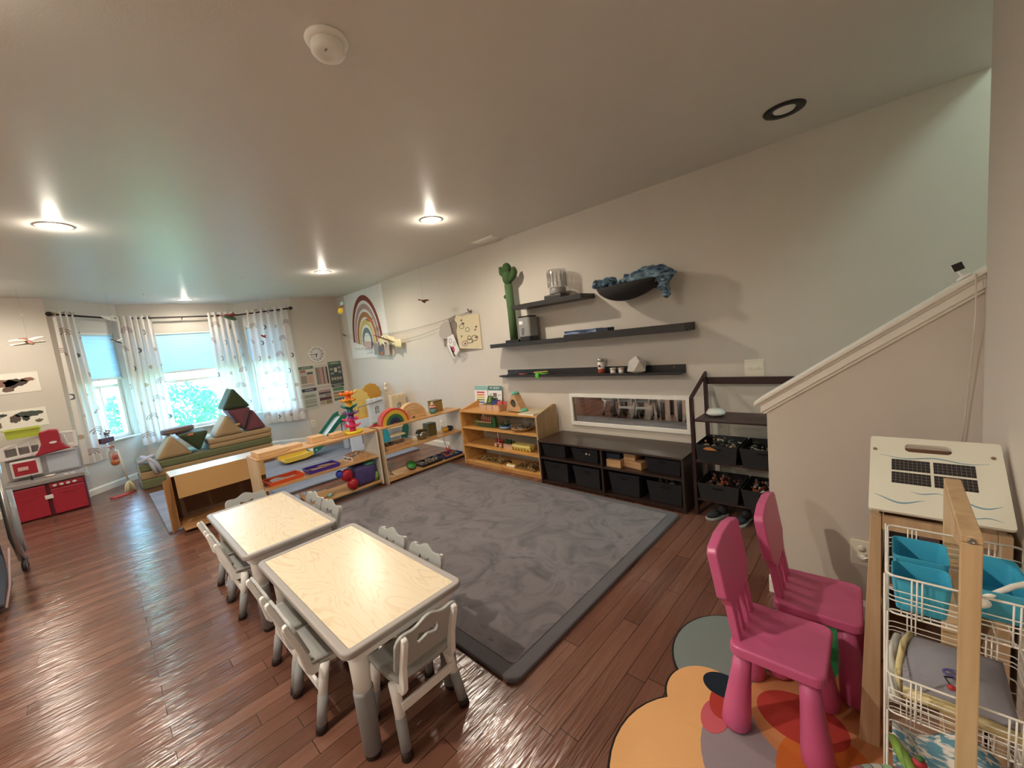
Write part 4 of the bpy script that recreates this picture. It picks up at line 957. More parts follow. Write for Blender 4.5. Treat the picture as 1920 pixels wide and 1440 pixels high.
# clear jar on a grey and black foot
t = thing('clear_canister', 'clear ribbed canister on a dark square base on the top shelf', 'canister', (-2.27, 3.09, 1.7225))
MB().box(-0.10, 0.10, -0.07, 0.07, 0, 0.040, bv=0.01).build('base', mat('charcoal_plastic', '#353130', 0.4), t)
MB().lathe([(0, 0.0405), (0.075, 0.0405), (0.078, 0.05), (0.078, 0.09), (0.07, 0.10), (0, 0.10)], (0.02, 0, 0), 28).build('collar', mat('grey_collar', '#8d8a86', 0.4), t)
prof = [(0.094, 0.1005), (0.096, 0.24), (0.088, 0.262), (0.0, 0.268), (0.0, 0.265), (0.085, 0.259), (0.093, 0.24), (0.091, 0.1005)]
MB().lathe(prof, (0.02, 0, 0), 32).build('jar_wall', thin_clear('clear_plastic', (0.95, 0.95, 0.95, 1), 0.12), t)
b = MB()
for k in range(14): a = 2 * PI * k / 14; b.tube([(0.02 + 0.082 * math.cos(a), 0.082 * math.sin(a), 0.11), (0.02 + 0.082 * math.cos(a), 0.082 * math.sin(a), 0.235)], 0.006, n=6)
b.build('inner_ribs', thin_clear('clear_rib', (0.97, 0.97, 0.97, 1), 0.25), t)
# blue books
t = thing('patterned_box', 'flat box with blue leaf pattern and plain dark end on the middle shelf', 'box', (-1.94, 3.07, 1.3785))
MB().box(-0.225, 0.11, -0.06, 0.06, 0, 0.032, bv=0.002).build('patterned_cover', (lambda m: m)(wood('indigo_print', '#24365a', '#8fa3c2', 'x', 3.0, 0.7, 0.18)), t)
MB().box(0.1105, 0.22, -0.055, 0.055, 0, 0.028, bv=0.002).build('plain_end', mat('ink_blue', '#232c40', 0.6), t)
# ledge things
M_lid = mat('chrome_lid', '#b9b4aa', 0.35, metal=0.6)
t = thing('paint_shaker', 'tall white and red canister with a grey lid on the ledge', 'canister', (-1.89, 3.145, 0.9955), group='containers on the picture ledge')
MB().lathe([(0, 0), (0.030, 0), (0.030, 0.045), (0.030, 0.05)], n=20).lathe([(0.030, 0.05), (0.030, 0.115), (0, 0.115)], n=20, m=1).build('can_body', [mat('tomato_label', '#b05a42', 0.5), mat('white_label', '#dcd6cb', 0.5)], t)
MB().lathe([(0, 0.1155), (0.033, 0.1155), (0.033, 0.135), (0.028, 0.14), (0, 0.14)], n=20).build('lid', M_lid, t)
MB().ell((0, -0.0302, 0.075), (0.014, 0.001, 0.012)).build('logo', mat('brown_print', '#5a4038', 0.6), t)
for x, c, lb in ((-1.775, '#e0dcc0', 'small cream paint pot with a pale yellow lid on the ledge'), (-1.695, '#caa7ad', 'small pink-labelled pot with a mauve lid on the ledge, beside the faceted vase')):
    t = thing('paint_pot', lb, 'pot', (x, 3.145, 0.9955), group='containers on the picture ledge')
    MB().lathe([(0, 0), (0.021, 0), (0.024, 0.012), (0.024, 0.038), (0, 0.040)], n=18).build('pot_body', mat('pot' + c[1:], '#d9cfc4', 0.5), t)
    MB().lathe([(0, 0.0405), (0.027, 0.0405), (0.027, 0.052), (0, 0.054)], n=18).build('lid', mat('potlid' + c[1:], c, 0.4), t)
t = MB(); tt = bmesh.new(); bmesh.ops.create_icosphere(tt, subdivisions=1, radius=0.088); random.seed(8)
for v in tt.verts: v.co *= random.uniform(0.9, 1.08)
low = min(v.co.z for v in tt.verts)
for v in tt.verts: v.co.z = max(v.co.z, low * 0.82) - low * 0.82
t._merge(tt)
solo(t.build('faceted_vase', mat('matte_white_ceramic', '#cfcac3', 0.6)), 'white faceted ceramic vase at the right of the ledge', 'vase', (-1.53, 3.105, 0.9955), 0.4)
for x, c, lb in ((-2.87, '#9c4a3c', 'small dark red toy lying on the ledge left end'), (-2.58, '#5db03c', 'bright green and yellow toy hanging over the ledge edge'), (-2.98, '#27272b', 'thin black cable toy on the ledge left end')):
    b = MB().tube([(-0.09, 0, 0.012), (-0.03, 0.01, 0.016), (0.03, -0.01, 0.012), (0.09, 0.005, 0.018)], [0.004, 0.008, 0.008, 0.004])
    t = thing('small_toy', lb, 'toy', (x, 3.135, 0.9975)); b.build('toy_body', mat('toyc' + c[1:], c, 0.5), t)
    if 'green' in lb: MB().ell((-0.02, -0.052, 0.0), (0.024, 0.006, 0.03)).build('green_head', mat('neon_green', '#5fc43f', 0.5), t); MB().tube([(-0.10, 0.0, 0.028), (0.08, 0, 0.034)], 0.006).build('yellow_strip', mat('toy_lemon', '#cfc85a', 0.5), t)

# wall basket heaped with a blue cloth
t = thing('cat_bed', 'dark curved cat bed fixed to the wall, right of the top shelf', 'cat bed', (-1.50, YW, 1.66))
def hull(u, v):
    x = -0.27 + 0.50 * u; a = PI * v; prof = math.sin(PI * min(max(u, 0.001), 0.999)) ** 0.5
    return Vector((x, -0.165 + 0.155 * math.cos(a) * (0.5 + 0.5 * prof), 0.07 + 0.015 * (u - 0.5) - 0.125 * math.sin(a) ** 0.8 * prof * (1.15 - 0.35 * u)))
MB().sheet(hull, 18, 14, thick=0.008).build('shell', mat('dark_grey_felt', '#363435', 0.9, bump=0.3, bscale=120), t)
b = MB().box(-0.20, 0.18, -0.03, -0.001, 0.02, 0.05)
b.build('wall_bar', M_black, t)
M_blue = wood('blue_tie_dye_fleece', '#24415f', '#8ba6ba', 'x', 1.3, 0.95, 0.45)
t = thing('blue_throw', 'rumpled blue tie-dye fleece spilling out of the dark cat bed', 'blanket', (-1.50, 3.05, 1.735))
b = MB(); random.seed(4)
for k in range(26):
    s = k / 25; x = -0.29 + 0.60 * s
    r = (0.038 if s < 0.24 else (0.022 if s < 0.40 else 0.034 + 0.034 * math.sin((s - 0.4) / 0.6 * PI)))
    zz = (0.03 if s < 0.24 else 0.0 + 0.02 * math.sin((s - 0.3) / 0.7 * PI)) + random.uniform(-0.008, 0.012) + (0.02 if s > 0.75 else 0)
    b.ell((x, random.uniform(-0.03, 0.03), zz), (r * 1.15, 0.065, r), n=12)
for k in range(9):
    b.ell((0.28 + 0.014 * math.sin(k), -0.02 + random.uniform(-0.03, 0.03), 0.045 - 0.022 * k), (0.042 - 0.002 * k, 0.05, 0.03), n=12)
o = b.build('fleece', M_blue, t)
rm = o.modifiers.new('melt', 'REMESH'); rm.mode = 'VOXEL'; rm.voxel_size = 0.010; rm.use_smooth_shade = True
sm = o.modifiers.new('soft', 'SMOOTH'); sm.factor = 0.6; sm.iterations = 5
tx = bpy.data.textures.new('folds', 'CLOUDS'); tx.noise_scale = 0.035
dm = o.modifiers.new('folds', 'DISPLACE'); dm.texture = tx; dm.strength = 0.05; dm.mid_level = 0.5

# security camera on the stair cap
t = thing('security_camera', 'small white camera with black face on the stair wall cap', 'camera', (0.195, KY + 0.02, capz(0.195) + 0.001))
MB().lathe([(0, 0), (0.022, 0.002), (0.02, 0.008), (0.005, 0.014), (0.005, 0.03), (0, 0.032)], n=16, T=Matrix.Rotation(-math.atan(sl) * 0.9, 4, 'Y')).build('stand', M_white, t)
T = Matrix.Translation((-0.018, 0, 0.043)) @ Matrix.Rotation(-0.35, 4, 'Y') @ Matrix.Scale(0.6, 4)
MB().box(-0.024, 0.024, -0.012, 0.030, -0.024, 0.024, bv=0.008, seg=3, T=T).build('camera_body', M_white, t)
MB().box(-0.023, 0.023, -0.016, -0.012, -0.023, 0.023, bv=0.0015, T=T).build('camera_face', M_black, t)
MB().tube([(0.02, -0.06, 0.01), (0.022, -0.062, -0.12), (0.018, -0.045, -0.25), (0.005, -0.035, -0.5), (-0.006, -0.035, -0.65)], 0.0022, n=6).build('cable', mat('painted_cable', '#d6cfc2', 0.5), t)

# ------------------------------------------------------------------ far wall: clock, charts, maps
t = thing('round_clock', 'round white wall clock with black hands above the charts', 'clock', (XB, 2.735, 1.487), PI / 2)
MB().prism(oring(0, 0, 0.135, 0.135, 0.014, 40), 'y', -0.03, -0.001).build('rim', M_white, t)
MB().lathe([(0, 0), (0.122, 0), (0.122, 0.012), (0, 0.012)], n=40, T=Matrix.Rotation(PI / 2, 4, 'X')).build('dial', mat('clock_dial', '#dfdcd8', 0.6), t)
b = MB()
for k in range(12):
    a = k * PI / 6; T = Matrix.Rotation(a, 4, 'Y')
    b.box(-0.004, 0.004, -0.0135, -0.0121, 0.088, 0.108 if k % 3 else 0.113, T=T)
b.build('hour_marks', M_black, t)
for ang, L, w_ in ((-PI / 2, 0.095, 0.004), (math.radians(198), 0.055, 0.006)):
    MB().box(-w_, w_, -0.0185 if L > 0.06 else -0.0165, -0.0175 if L > 0.06 else -0.0150, -0.015, L, T=Matrix.Rotation(ang, 4, 'Y')).build('hand', M_black, t)
def chart(label, y0, y1, z0, z1, head, hc, body, blocks, rz=0.0):
    t = thing('laminated_chart', label, 'chart', (XB, (y0 + y1) / 2, (z0 + z1) / 2), PI / 2, group='laminated charts beside the corner')
    a = (y1 - y0) / 2; h_ = (z1 - z0) / 2
    MB().box(-a, a, -0.004, -0.001, -h_, h_).build('sheet', mat('chart_' + body[1:], body, 0.35), t)
    if hc: MB().box(-a + 0.004, a - 0.004, -0.0050, -0.0041, h_ - head, h_ - 0.002).box(-a * 0.55, a * 0.55, -0.0056, -0.0051, h_ - head * 0.62, h_ - head * 0.38, m=1).build('title_bar', [mat('chart_' + hc[1:], hc, 0.5), M_pale], t)
    ms = []; b = MB()
    for c, x0, x1, q0, q1 in blocks:
        mm = mat('chart_' + c[1:], c, 0.5)
        if mm not in ms: ms.append(mm)
        b.box(-a + x0 * 2 * a, -a + x1 * 2 * a, -0.0052, -0.0041, -h_ + q0 * 2 * h_, -h_ + q1 * 2 * h_, m=ms.index(mm))
    b.build('print', ms, t)
Z1, Zm, Z0 = 1.30, 0.925, 0.55
chart('number chart with green title, top left of the six by the corner', 2.40, 2.645, Zm, Z1, 0.05, '#527562', '#c9c3b6', [('#9a6a5c', .08, .45, .72, .84), ('#a9aaa2', .08, .48, .60, .70), ('#55504e', .52, .92, .62, .72), ('#8f8577', .08, .48, .22, .58), ('#bd9c88', .52, .92, .22, .60), ('#a9a09c', .08, .92, .06, .18)])
chart('striped counting chart, top middle of the six by the corner', 2.65, 2.895, Zm + 0.01, Z1 + 0.0, 0.0, None, '#c4c4b4', [('#7f7770', .10, .25, .06, .88), ('#9c7f78', .26, .40, .06, .88), ('#b09088', .41, .55, .06, .88), ('#7d5d58', .56, .66, .06, .88), ('#b59f94', .67, .80, .06, .88), ('#4d4444', .81, .93, .06, .88)])
chart('dark clock-face chart with green title, top right of the six by the corner', 2.90, 3.135, Zm, Z1 + 0.03, 0.06, '#5f7f6c', '#4a5254', [('#c9c4ac', .40, .62, .52, .72), ('#8d9a90', .08, .32, .62, .72), ('#8d9a90', .68, .92, .66, .76), ('#8d9a90', .10, .34, .44, .52), ('#8d9a90', .70, .92, .46, .58), ('#b5a48e', .12, .26, .18, .30), ('#b5a48e', .32, .46, .18, .30), ('#b5a48e', .52, .66, .18, .30), ('#b5a48e', .72, .88, .18, .30)])
chart('weekday chart with navy title, bottom left of the six by the corner', 2.40, 2.645, Z0, Zm - 0.005, 0.055, '#3b4357', '#bdbfb4', [('#8f938a', .12, .88, .56, .70), ('#a0a398', .12, .88, .36, .50), ('#6f716b', .12, .88, .30, .34), ('#989a90', .12, .88, .12, .24)])
chart('maroon and grey weather chart, bottom middle of the six by the corner', 2.65, 2.895, Z0 + 0.02, Zm + 0.003, 0.04, '#b9b2a6', '#c8beb8', [('#a98b8b', .08, .92, .72, .80), ('#585455', .08, .92, .58, .70), ('#8c7378', .50, .92, .46, .56), ('#9aa09a', .08, .46, .46, .56), ('#5d3f45', .08, .92, .28, .44), ('#8f7a5c', .50, .92, .08, .26), ('#a39a84', .08, .46, .08, .26)])
chart('green-headed season chart, bottom right of the six by the corner', 2.90, 3.135, Z0 + 0.05, Zm - 0.005, 0.05, '#4a5254', '#cfcfbf', [('#5b8160', .08, .92, .62, .82), ('#93705e', .08, .92, .44, .56), ('#a8875a', .08, .92, .26, .40), ('#5c6a68', .08, .92, .08, .22)])
def world_map(label, y1, zc, hh, land, extra):
    t = thing('map_poster', label, 'poster', (XB, y1 - 0.42, zc), PI / 2, group='map posters by the toy kitchen')
    MB().box(-0.42, 0.42, -0.004, -0.001, -hh, hh).build('paper', mat('map_paper', '#f2ece0', 0.6), t)
    ms = [mat('map_' + c[1:], c, 0.7) for c in land]; b = MB(); random.seed(31)
    shapes = [(-0.20, 0.04, 0.07, 0.04), (0.02, 0.035, 0.06, 0.03), (0.10, 0.060, 0.035, 0.018), (0.05, -0.045, 0.032, 0.042), (0.18, 0.005, 0.045, 0.05), (0.29, 0.045, 0.11, 0.034), (0.26, 0.0, 0.03, 0.03), (0.35, -0.045, 0.032, 0.020)]
    if extra: shapes = [(-0.2, 0.0, 0.09, 0.05), (0.10, 0.01, 0.16, 0.05), (0.24, 0.0, 0.10, 0.05), (0.18, -0.065, 0.05, 0.03), (0.33, 0.03, 0.06, 0.025)]
    for i, (x, z, rx, rz_) in enumerate(shapes):
        pl = [(x + rx * random.uniform(0.75, 1.15) * math.cos(2 * PI * k / 18), z + rz_ * random.uniform(0.7, 1.2) * math.sin(2 * PI * k / 18)) for k in range(18)]
        b.prism(pl, 'y', -0.0052, -0.0041, m=i % len(ms))
    b.build('land', ms, t)
world_map('upper brown country map poster above the toy kitchen', -0.415, 1.495, 0.115, ['#6f5a4e', '#8a6a5c', '#4e453f'], True)
world_map('lower world map poster with dark green lands above the toy kitchen', -0.420, 1.085, 0.105, ['#5c5048', '#4b514a', '#3f443f', '#7b6a54'], False)

# ------------------------------------------------------------------ toys on the low shelves
def tray(name, label, loc, w, d, h, m, rz=0.0, fill=None, group=None, cat='tray'):
    t = thing(name, label, cat, loc, rz, group)
    b = MB(); k = 0.93; th = 0.004
    def ring(s, z, o): return [((-w / 2 + o) * s, (-d / 2 + o) * s, z), ((w / 2 - o) * s, (-d / 2 + o) * s, z), ((w / 2 - o) * s, (d / 2 - o) * s, z), ((-w / 2 + o) * s, (d / 2 - o) * s, z)]
    A, B, E1, D = ring(k, 0, 0), ring(1, h, 0), ring(1, h, 0.008), ring(k, th, 0.004)
    for i in range(4):
        j = (i + 1) % 4
        b.face([A[i], A[j], B[j], B[i]]); b.face([B[i], B[j], E1[j], E1[i]]); b.face([E1[i], E1[j], D[j], D[i]])
    b.face(A[::-1]); b.face(D); b.build('tray_body', m, t)
    return t
U1, U2 = 0.6105, 0.6125          # shelf tops
# wooden unit blocks on the first shelf, long side along the shelf
M_blk = wood('beech_block', '#c99d6b', '#dcb88a', 'y', 0.7, 0.45, 0.5)
for x, y, w, d, h, r, lb in ((-4.02, 0.985, 0.20, 0.24, 0.045, 0.05, 'large flat beech block at the near end of the first shelf top'), (-4.07, 1.185, 0.14, 0.14, 0.030, 0.0, 'thin pale beech block between the large flat block and the cube'),
                             (-4.05, 1.40, 0.14, 0.13, 0.055, 0.0, 'squat beech block in the middle of the first shelf top'), (-4.02, 1.585, 0.10, 0.12, 0.045, 0.1, 'small beech block nearest the ball tower')):
    solo(MB().box(-w / 2, w / 2, -d / 2, d / 2, 0, h, bv=0.003).build('wooden_block', M_blk), lb, 'block', (x, y, U1), r, 'beech blocks on the low shelf')
# ball drop tower
t = thing('ball_drop_tower', 'tall ball drop tower with orange, yellow, teal, purple and pink petals', 'toy', (-4.02, 1.755, U1))
MB().lathe([(0.0, 0.006), (0.085, 0.006), (0.088, 0.03), (0.094, 0.03), (0.095, 0.0), (0, 0)], n=32).build('base_dish', mat('toy_base_yellow', '#e3cf3a', 0.35), t)
cols = ['#d63a63', '#e0407a', '#7a3f86', '#17756b', '#e8a529', '#ef7a22']
z = 0.008
for i, c in enumerate(cols):
    m = mat('petal' + c[1:], c, 0.35)
    b = MB().lathe([(0.032, z), (0.032, z + 0.06), (0.025, z + 0.062), (0.025, z)], n=20).build('tube_segment', m, t)
    q = MB()
    for k in range(5):
        a = 2 * PI * k / 5 + i * 0.5
        T = Matrix.Translation((0, 0, z + 0.054)) @ Matrix.Rotation(a, 4, 'Z')
        q.sheet(lambda u, v: Vector((0.020 + 0.062 * u, (v - 0.5) * 0.082 * math.sin(PI * (0.22 + 0.68 * u)), 0.020 * u * u + 0.014 * (2 * v - 1) ** 2 * u)), 6, 5, thick=0.004, T=T)
    q.build('petal_ring', m, t)
    z += 0.0665
MB().ell((0, 0, z + 0.012), (0.026, 0.026, 0.022)).build('top_cap', mat('petalef7a22', '#ef7a22', 0.35), t)
# middle shelf of the first unit
Zm1 = 0.3355
t = tray('orange_tray', 'orange toy tray with a grey cloth on the middle shelf of the first unit', (-4.04, 1.06, Zm1), 0.20, 0.30, 0.035, mat('orange_plastic', '#d85a2c', 0.45), 0.05)
MB().sheet(lambda u, v: Vector((-0.06 + 0.12 * v, -0.10 + 0.20 * u, 0.012 + 0.012 * math.sin(u * 6) * math.cos(v * 3))), 10, 6, thick=0.004).build('cloth_lining', mat('grey_cloth', '#b9b2b4', 0.9), t)
t = tray('purple_tray', 'purple tray of wooden sticks on the middle shelf of the first unit', (-4.04, 1.40, Zm1), 0.20, 0.30, 0.032, mat('purple_plastic', '#4a2f9a', 0.45), -0.04)
b = MB(); random.seed(6)
for k in range(16):
    x, y = random.uniform(-0.06, 0.06), random.uniform(-0.09, 0.09); a = random.uniform(-0.5, 0.5)
    b.tube([(x - 0.012, y - 0.045 * math.cos(a), 0.012 + 0.001 * k), (x + 0.012, y + 0.045 * math.cos(a), 0.012 + 0.001 * k)], 0.005, n=6)
o = b.build('craft_stick', mat('stick_wood', '#b99c80', 0.6), t); o['kind'] = 'stuff'
t = thing('wooden_caddy', 'small wooden crate with picture label on the middle shelf near the joint', 'crate', (-4.03, 1.76, Zm1), 0.12)
for s in (-1, 1):
    MB().prism([(-0.10, 0.0), (0.10, 0.0), (0.10, 0.045), (0.05, 0.06), (-0.05, 0.06), (-0.10, 0.045)], 'x', s * 0.085 - 0.004, s * 0.085 + 0.004).build('side_board', M_boxw, t)
    MB().box(-0.0805, 0.0805, s * 0.098 - 0.004, s * 0.098 + 0.004, 0, 0.045).build('end_board', M_boxw if s > 0 else M_paper, t)
MB().box(-0.0805, 0.0805, -0.093, 0.093, 0, 0.005).build('floor_board', M_boxw, t)
b = MB().box(-0.065, -0.03, -0.1035, -0.1025, 0.015, 0.032).box(-0.02, 0.015, -0.1035, -0.1025, 0.012, 0.030, m=1).box(0.02, 0.06, -0.1035, -0.1025, 0.014, 0.034, m=2)
b.build('picture_label', [mat('label_dark', '#3d4a46', 0.6), mat('label_green', '#7d9a5a', 0.6), mat('label_red', '#a8473d', 0.6)], t)
toy_mix('toy_heap', 'jumble of pale small toys inside the wooden crate', 'toys', (-4.03, 1.76, Zm1 + 0.006), ['#c9b8aa', '#b98a78', '#d8d0c8', '#8a7a86'], 40, 0.06, 0.07, 0.05)
# bottom shelf of the first unit: balloons-like soft balls, purple bag, sticks
Zb1 = 0.0665
t = thing('soft_ball_bunch', 'red and blue see-through bean bags leaning out of the bottom shelf', 'toy', (-3.93, 1.575, Zb1))
M_redt = mat('glossy_red_plastic', '#a51f2c', 0.3); M_bluet = mat('glossy_blue_plastic', '#3a4fc4', 0.3)
MB().ell((0, 0.01, 0.16), (0.05, 0.06, 0.065)).ell((0.02, 0.05, 0.06), (0.05, 0.055, 0.06)).build('red_lobe', M_redt, t)
MB().ell((-0.01, -0.055, 0.19), (0.035, 0.035, 0.04)).build('blue_lobe', M_bluet, t)
t = thing('mesh_toy_bag', 'large purple and green mesh bag of toys filling the end of the bottom shelf', 'bag', (-4.02, 1.775, Zb1))
MB().box(-0.115, 0.115, -0.115, 0.125, 0.0, 0.215, bv=0.05, seg=4, smooth=True).build('bag_body', mat('violet_mesh', '#4a3f72', 0.6, var=0.35, vscale=16), t)
MB().ell((0.03, 0.06, 0.205), (0.09, 0.075, 0.035)).build('green_cloth', mat('green_mesh', '#3f7a66', 0.6, var=0.3, vscale=20), t)
MB().ell((0.075, 0.105, 0.055), (0.04, 0.04, 0.055)).build('lime_ball', mat('lime_mesh', '#7d9a4a', 0.6, var=0.3, vscale=20), t)
t = thing('wooden_hammer_bench', 'wooden pounding toy with teal peg on the bottom shelf of the first unit', 'toy', (-4.02, 1.30, Zb1))
MB().box(-0.05, 0.05, -0.12, 0.12, 0.02, 0.05, bv=0.003).box(-0.05, 0.05, -0.12, -0.105, 0, 0.09, bv=0.002).build('board', M_blk, t)
MB().tube([(0.055, 0.02, 0.012), (0.055, 0.15, 0.012)], 0.010).build('handle', M_boxw, t)
MB().tube([(0.075, 0.10, 0.02), (0.095, 0.10, 0.02)], 0.02, n=14).build('teal_peg', mat('pale_teal', '#8cc6b8', 0.4), t)
MB().ell((0.052, -0.03, 0.035), 0.012).build('black_knob', M_black, t)

# second unit, top
t = thing('rainbow_stacker', 'painted wooden rainbow stacker, red to violet, on the second shelf top', 'toy', (-3.985, 2.20, U2))
cs = ['#c8473c', '#d9a63c', '#c9b13f', '#3f6b3c', '#2f5a58', '#27324f', '#3b2a4a']
r = 0.172
for i, c in enumerate(cs):
    MB().prism(arc(0, 0, r, 0, PI, 28, r * 0.98) + arc(0, 0, r - 0.0205, PI, 0, 28, (r - 0.0205) * 0.98), 'x', -0.045, 0.045).build('arch', mat('arch' + c[1:], c, 0.5), t)
    r -= 0.0212
t = thing('wooden_arch_stacker', 'natural wood arch stacker behind the painted rainbow', 'toy', (-4.03, 2.47, U2), -0.15)
r = 0.165
for i in range(6):
    MB().prism(arc(0, 0, r, 0, PI, 28, r * 1.08) + arc(0, 0, r - 0.0215, PI, 0, 28, (r - 0.0215) * 1.08), 'x', -0.045, 0.045).build('arch', M_blk, t)
    r -= 0.0245
t = thing('apple_slice_toy', 'small red and green wooden wedge lying beside the painted rainbow', 'toy', (-4.08, 2.03, U2))
MB().prism([(-0.06, 0), (0.05, 0), (0.05, 0.03), (0.0, 0.025)], 'x', -0.03, 0.03, bv=0.003).build('wedge', mat('wedge_red', '#a8372f', 0.5), t)
MB().box(-0.028, 0.028, -0.02, 0.045, 0.0305, 0.036, bv=0.002).build('green_leaf', mat('leaf_green_toy', '#5a8a4a', 0.5), t)
t = thing('cupcake_stack', 'toy cupcake with teal cup and striped pink icing on the second shelf top', 'toy', (-3.97, 2.725, U2))
MB().lathe([(0, 0), (0.034, 0), (0.043, 0.065), (0, 0.065)], n=20).build('cup', mat('cup_teal', '#5f9696', 0.5), t)
for k, c in enumerate(('#b35a4a', '#d8c4b4', '#a84f44', '#dcd0c4')):
    MB().lathe([(0, 0.0655 + 0.013 * k), (0.047 - 0.008 * k, 0.0655 + 0.013 * k), (0.045 - 0.009 * k, 0.078 + 0.013 * k), (0, 0.0783 + 0.013 * k)], n=20).build('icing_layer', mat('icing' + c[1:], c, 0.5), t)
MB().ell((0, 0, 0.128), (0.014, 0.014, 0.012)).build('top_knob', M_cream, t)
t = thing('gold_tin', 'square gold-brown tin with a round emblem behind the toy cupcake', 'tin', (-4.06, 2.83, U2), 0.1)
MB().box(-0.06, 0.06, -0.065, 0.065, 0, 0.125, bv=0.004).build('tin_body', mat('gold_tin_paint', '#9a7c42', 0.35, metal=0.4), t)
MB().prism(oring(0, 0.06, 0.03, 0.03, 0.006, 20), 'x', 0.0605, 0.062).build('emblem', mat('gold_emblem', '#b89a58', 0.35, metal=0.5), t)
MB().box(-0.062, 0.062, -0.067, 0.067, 0.1255, 0.137, bv=0.003).build('lid', mat('dark_gold', '#6e5830', 0.35, metal=0.4), t)
# second unit, middle
Zm2 = 0.3405
t = thing('toy_cook_pot', 'toy metal pot with a clear lid on the middle shelf of the second unit', 'pot', (-4.01, 2.55, Zm2))
MB().lathe([(0, 0), (0.05, 0), (0.06, 0.02), (0.06, 0.10), (0.054, 0.10), (0.054, 0.01), (0, 0.01)], n=24).build('pot_body', mat('steel_pot', '#8e8a78', 0.25, metal=0.8), t)
MB().lathe([(0.0635, 0.1005), (0.05, 0.115), (0, 0.12), (0, 0.118), (0.05, 0.112), (0.06, 0.1005)], n=24).build('lid', thin_clear('glass_lid', (0.85, 0.9, 0.88, 1), 0.25), t)
for s in (-1, 1): MB().tube([(0, s * 0.058, 0.08), (0, s * 0.085, 0.085), (0, s * 0.058, 0.09)], 0.006).build('handle', M_black, t)
t = thing('glass_block', 'brownish clear plastic box behind the toy pot', 'box', (-4.08, 2.72, Zm2))
MB().box(-0.06, 0.06, -0.06, 0.06, 0, 0.14, bv=0.008).build('block_body', mat('olive_clear', '#77704f', 0.25), t)
MB().box(-0.058, 0.058, -0.058, 0.058, 0.1405, 0.150, bv=0.003).build('teal_top', mat('dusty_teal', '#6f8f86', 0.4), t)
t = thing('toy_shoe', 'navy and yellow soft toy shoe on the middle shelf of the second unit', 'toy', (-4.0, 2.93, Zm2), 0.1)
MB().ell((0, -0.045, 0.033), (0.035, 0.05, 0.033)).build('yellow_toe', mat('mustard', '#c99a34', 0.7), t)
MB().ell((0, 0.03, 0.032), (0.037, 0.055, 0.032)).ell((0, 0.015, 0.048), (0.028, 0.03, 0.02)).build('navy_heel', mat('navy_cloth', '#262c4a', 0.8), t)
t = tray('wooden_tray', 'long wooden drawer of dark pieces on the middle shelf of the second unit', (-4.02, 2.20, Zm2), 0.20, 0.34, 0.05, M_boxw)
toy_mix('toy_heap', 'dark animal figures heaped in the long wooden drawer', 'toys', (-4.02, 2.20, Zm2 + 0.006), ['#4a4436', '#7a5f4a', '#2f3338', '#8a8578'], 50, 0.06, 0.13, 0.05)
# second unit, bottom
Zb2 = 0.0405
t = tray('blue_tray', 'navy blue tray of bright plastic animals on the bottom shelf, far end', (-3.99, 2.885, Zb2), 0.22, 0.27, 0.03, mat('navy_plastic', '#27336e', 0.4), 0.0)
toy_mix('toy_heap', 'bright plastic animals heaped in the navy tray', 'toys', (-3.99, 2.885, Zb2 + 0.006), ['#2a9a8a', '#d8763c', '#2c6aa0', '#d9c43c', '#3a4a66', '#c9473c'], 60, 0.07, 0.09, 0.045)
t = thing('toy_giraffe_pair', 'coral red toy figure standing in the navy tray', 'toy', (-3.95, 2.86, Zb2 + 0.03))
MB().tube([(0, -0.02, 0), (0, -0.02, 0.07), (0.005, -0.03, 0.10)], 0.008).tube([(0, 0.02, 0), (0, 0.02, 0.07), (0.005, 0.01, 0.10)], 0.008).box(-0.008, 0.008, -0.03, 0.03, 0.04, 0.06, bv=0.004).build('figure_body', mat('coral_red', '#cf4a4a', 0.45), t)
t = tray('black_tray', 'black tray of small stones on the bottom shelf of the second unit', (-3.99, 2.575, Zb2), 0.21, 0.30, 0.03, mat('black_tray_plastic', '#1b1a1c', 0.4), 0.05)
toy_mix('stones', 'grey, tan and blue stones in the black tray', 'stones', (-3.99, 2.575, Zb2 + 0.006), ['#9a8a7a', '#c9c0b4', '#6a7a9a', '#8a6a4a', '#b9b4b4'], 60, 0.07, 0.11, 0.03)
t = thing('green_coin_bowl', 'brown bowl with bright green inside tipped on the bottom shelf', 'bowl', (-3.97, 2.34, Zb2 + 0.052))
T = Matrix.Rotation(0.75, 4, 'Y')
MB().lathe([(0, -0.05), (0.03, -0.046), (0.055, -0.02), (0.06, 0.0), (0.054, 0.001), (0, -0.001)], n=24, T=T).build('bowl_shell', mat('brown_bowl', '#5a3326', 0.5), t)
MB().lathe([(0, 0.0), (0.052, 0.0025), (0.052, 0.004), (0, 0.002)], n=24, T=T).build('green_inside', mat('bright_green', '#3f9a4a', 0.5), t)
t = thing('toy_plane', 'pale wooden toy plane on the bottom shelf of the second unit, near end', 'toy', (-3.98, 2.12, Zb2))
MB().box(-0.09, 0.07, -0.10, 0.09, 0.0, 0.012, bv=0.003).build('board', M_blk, t)
MB().box(-0.085, 0.09, -0.02, 0.0, 0.0125, 0.03, bv=0.002).prism([(-0.085, 0.0305), (-0.05, 0.0305), (-0.085, 0.075)], 'y', -0.018, -0.002).build('fuselage', mat('bare_pine', '#dcc7a6', 0.6), t)

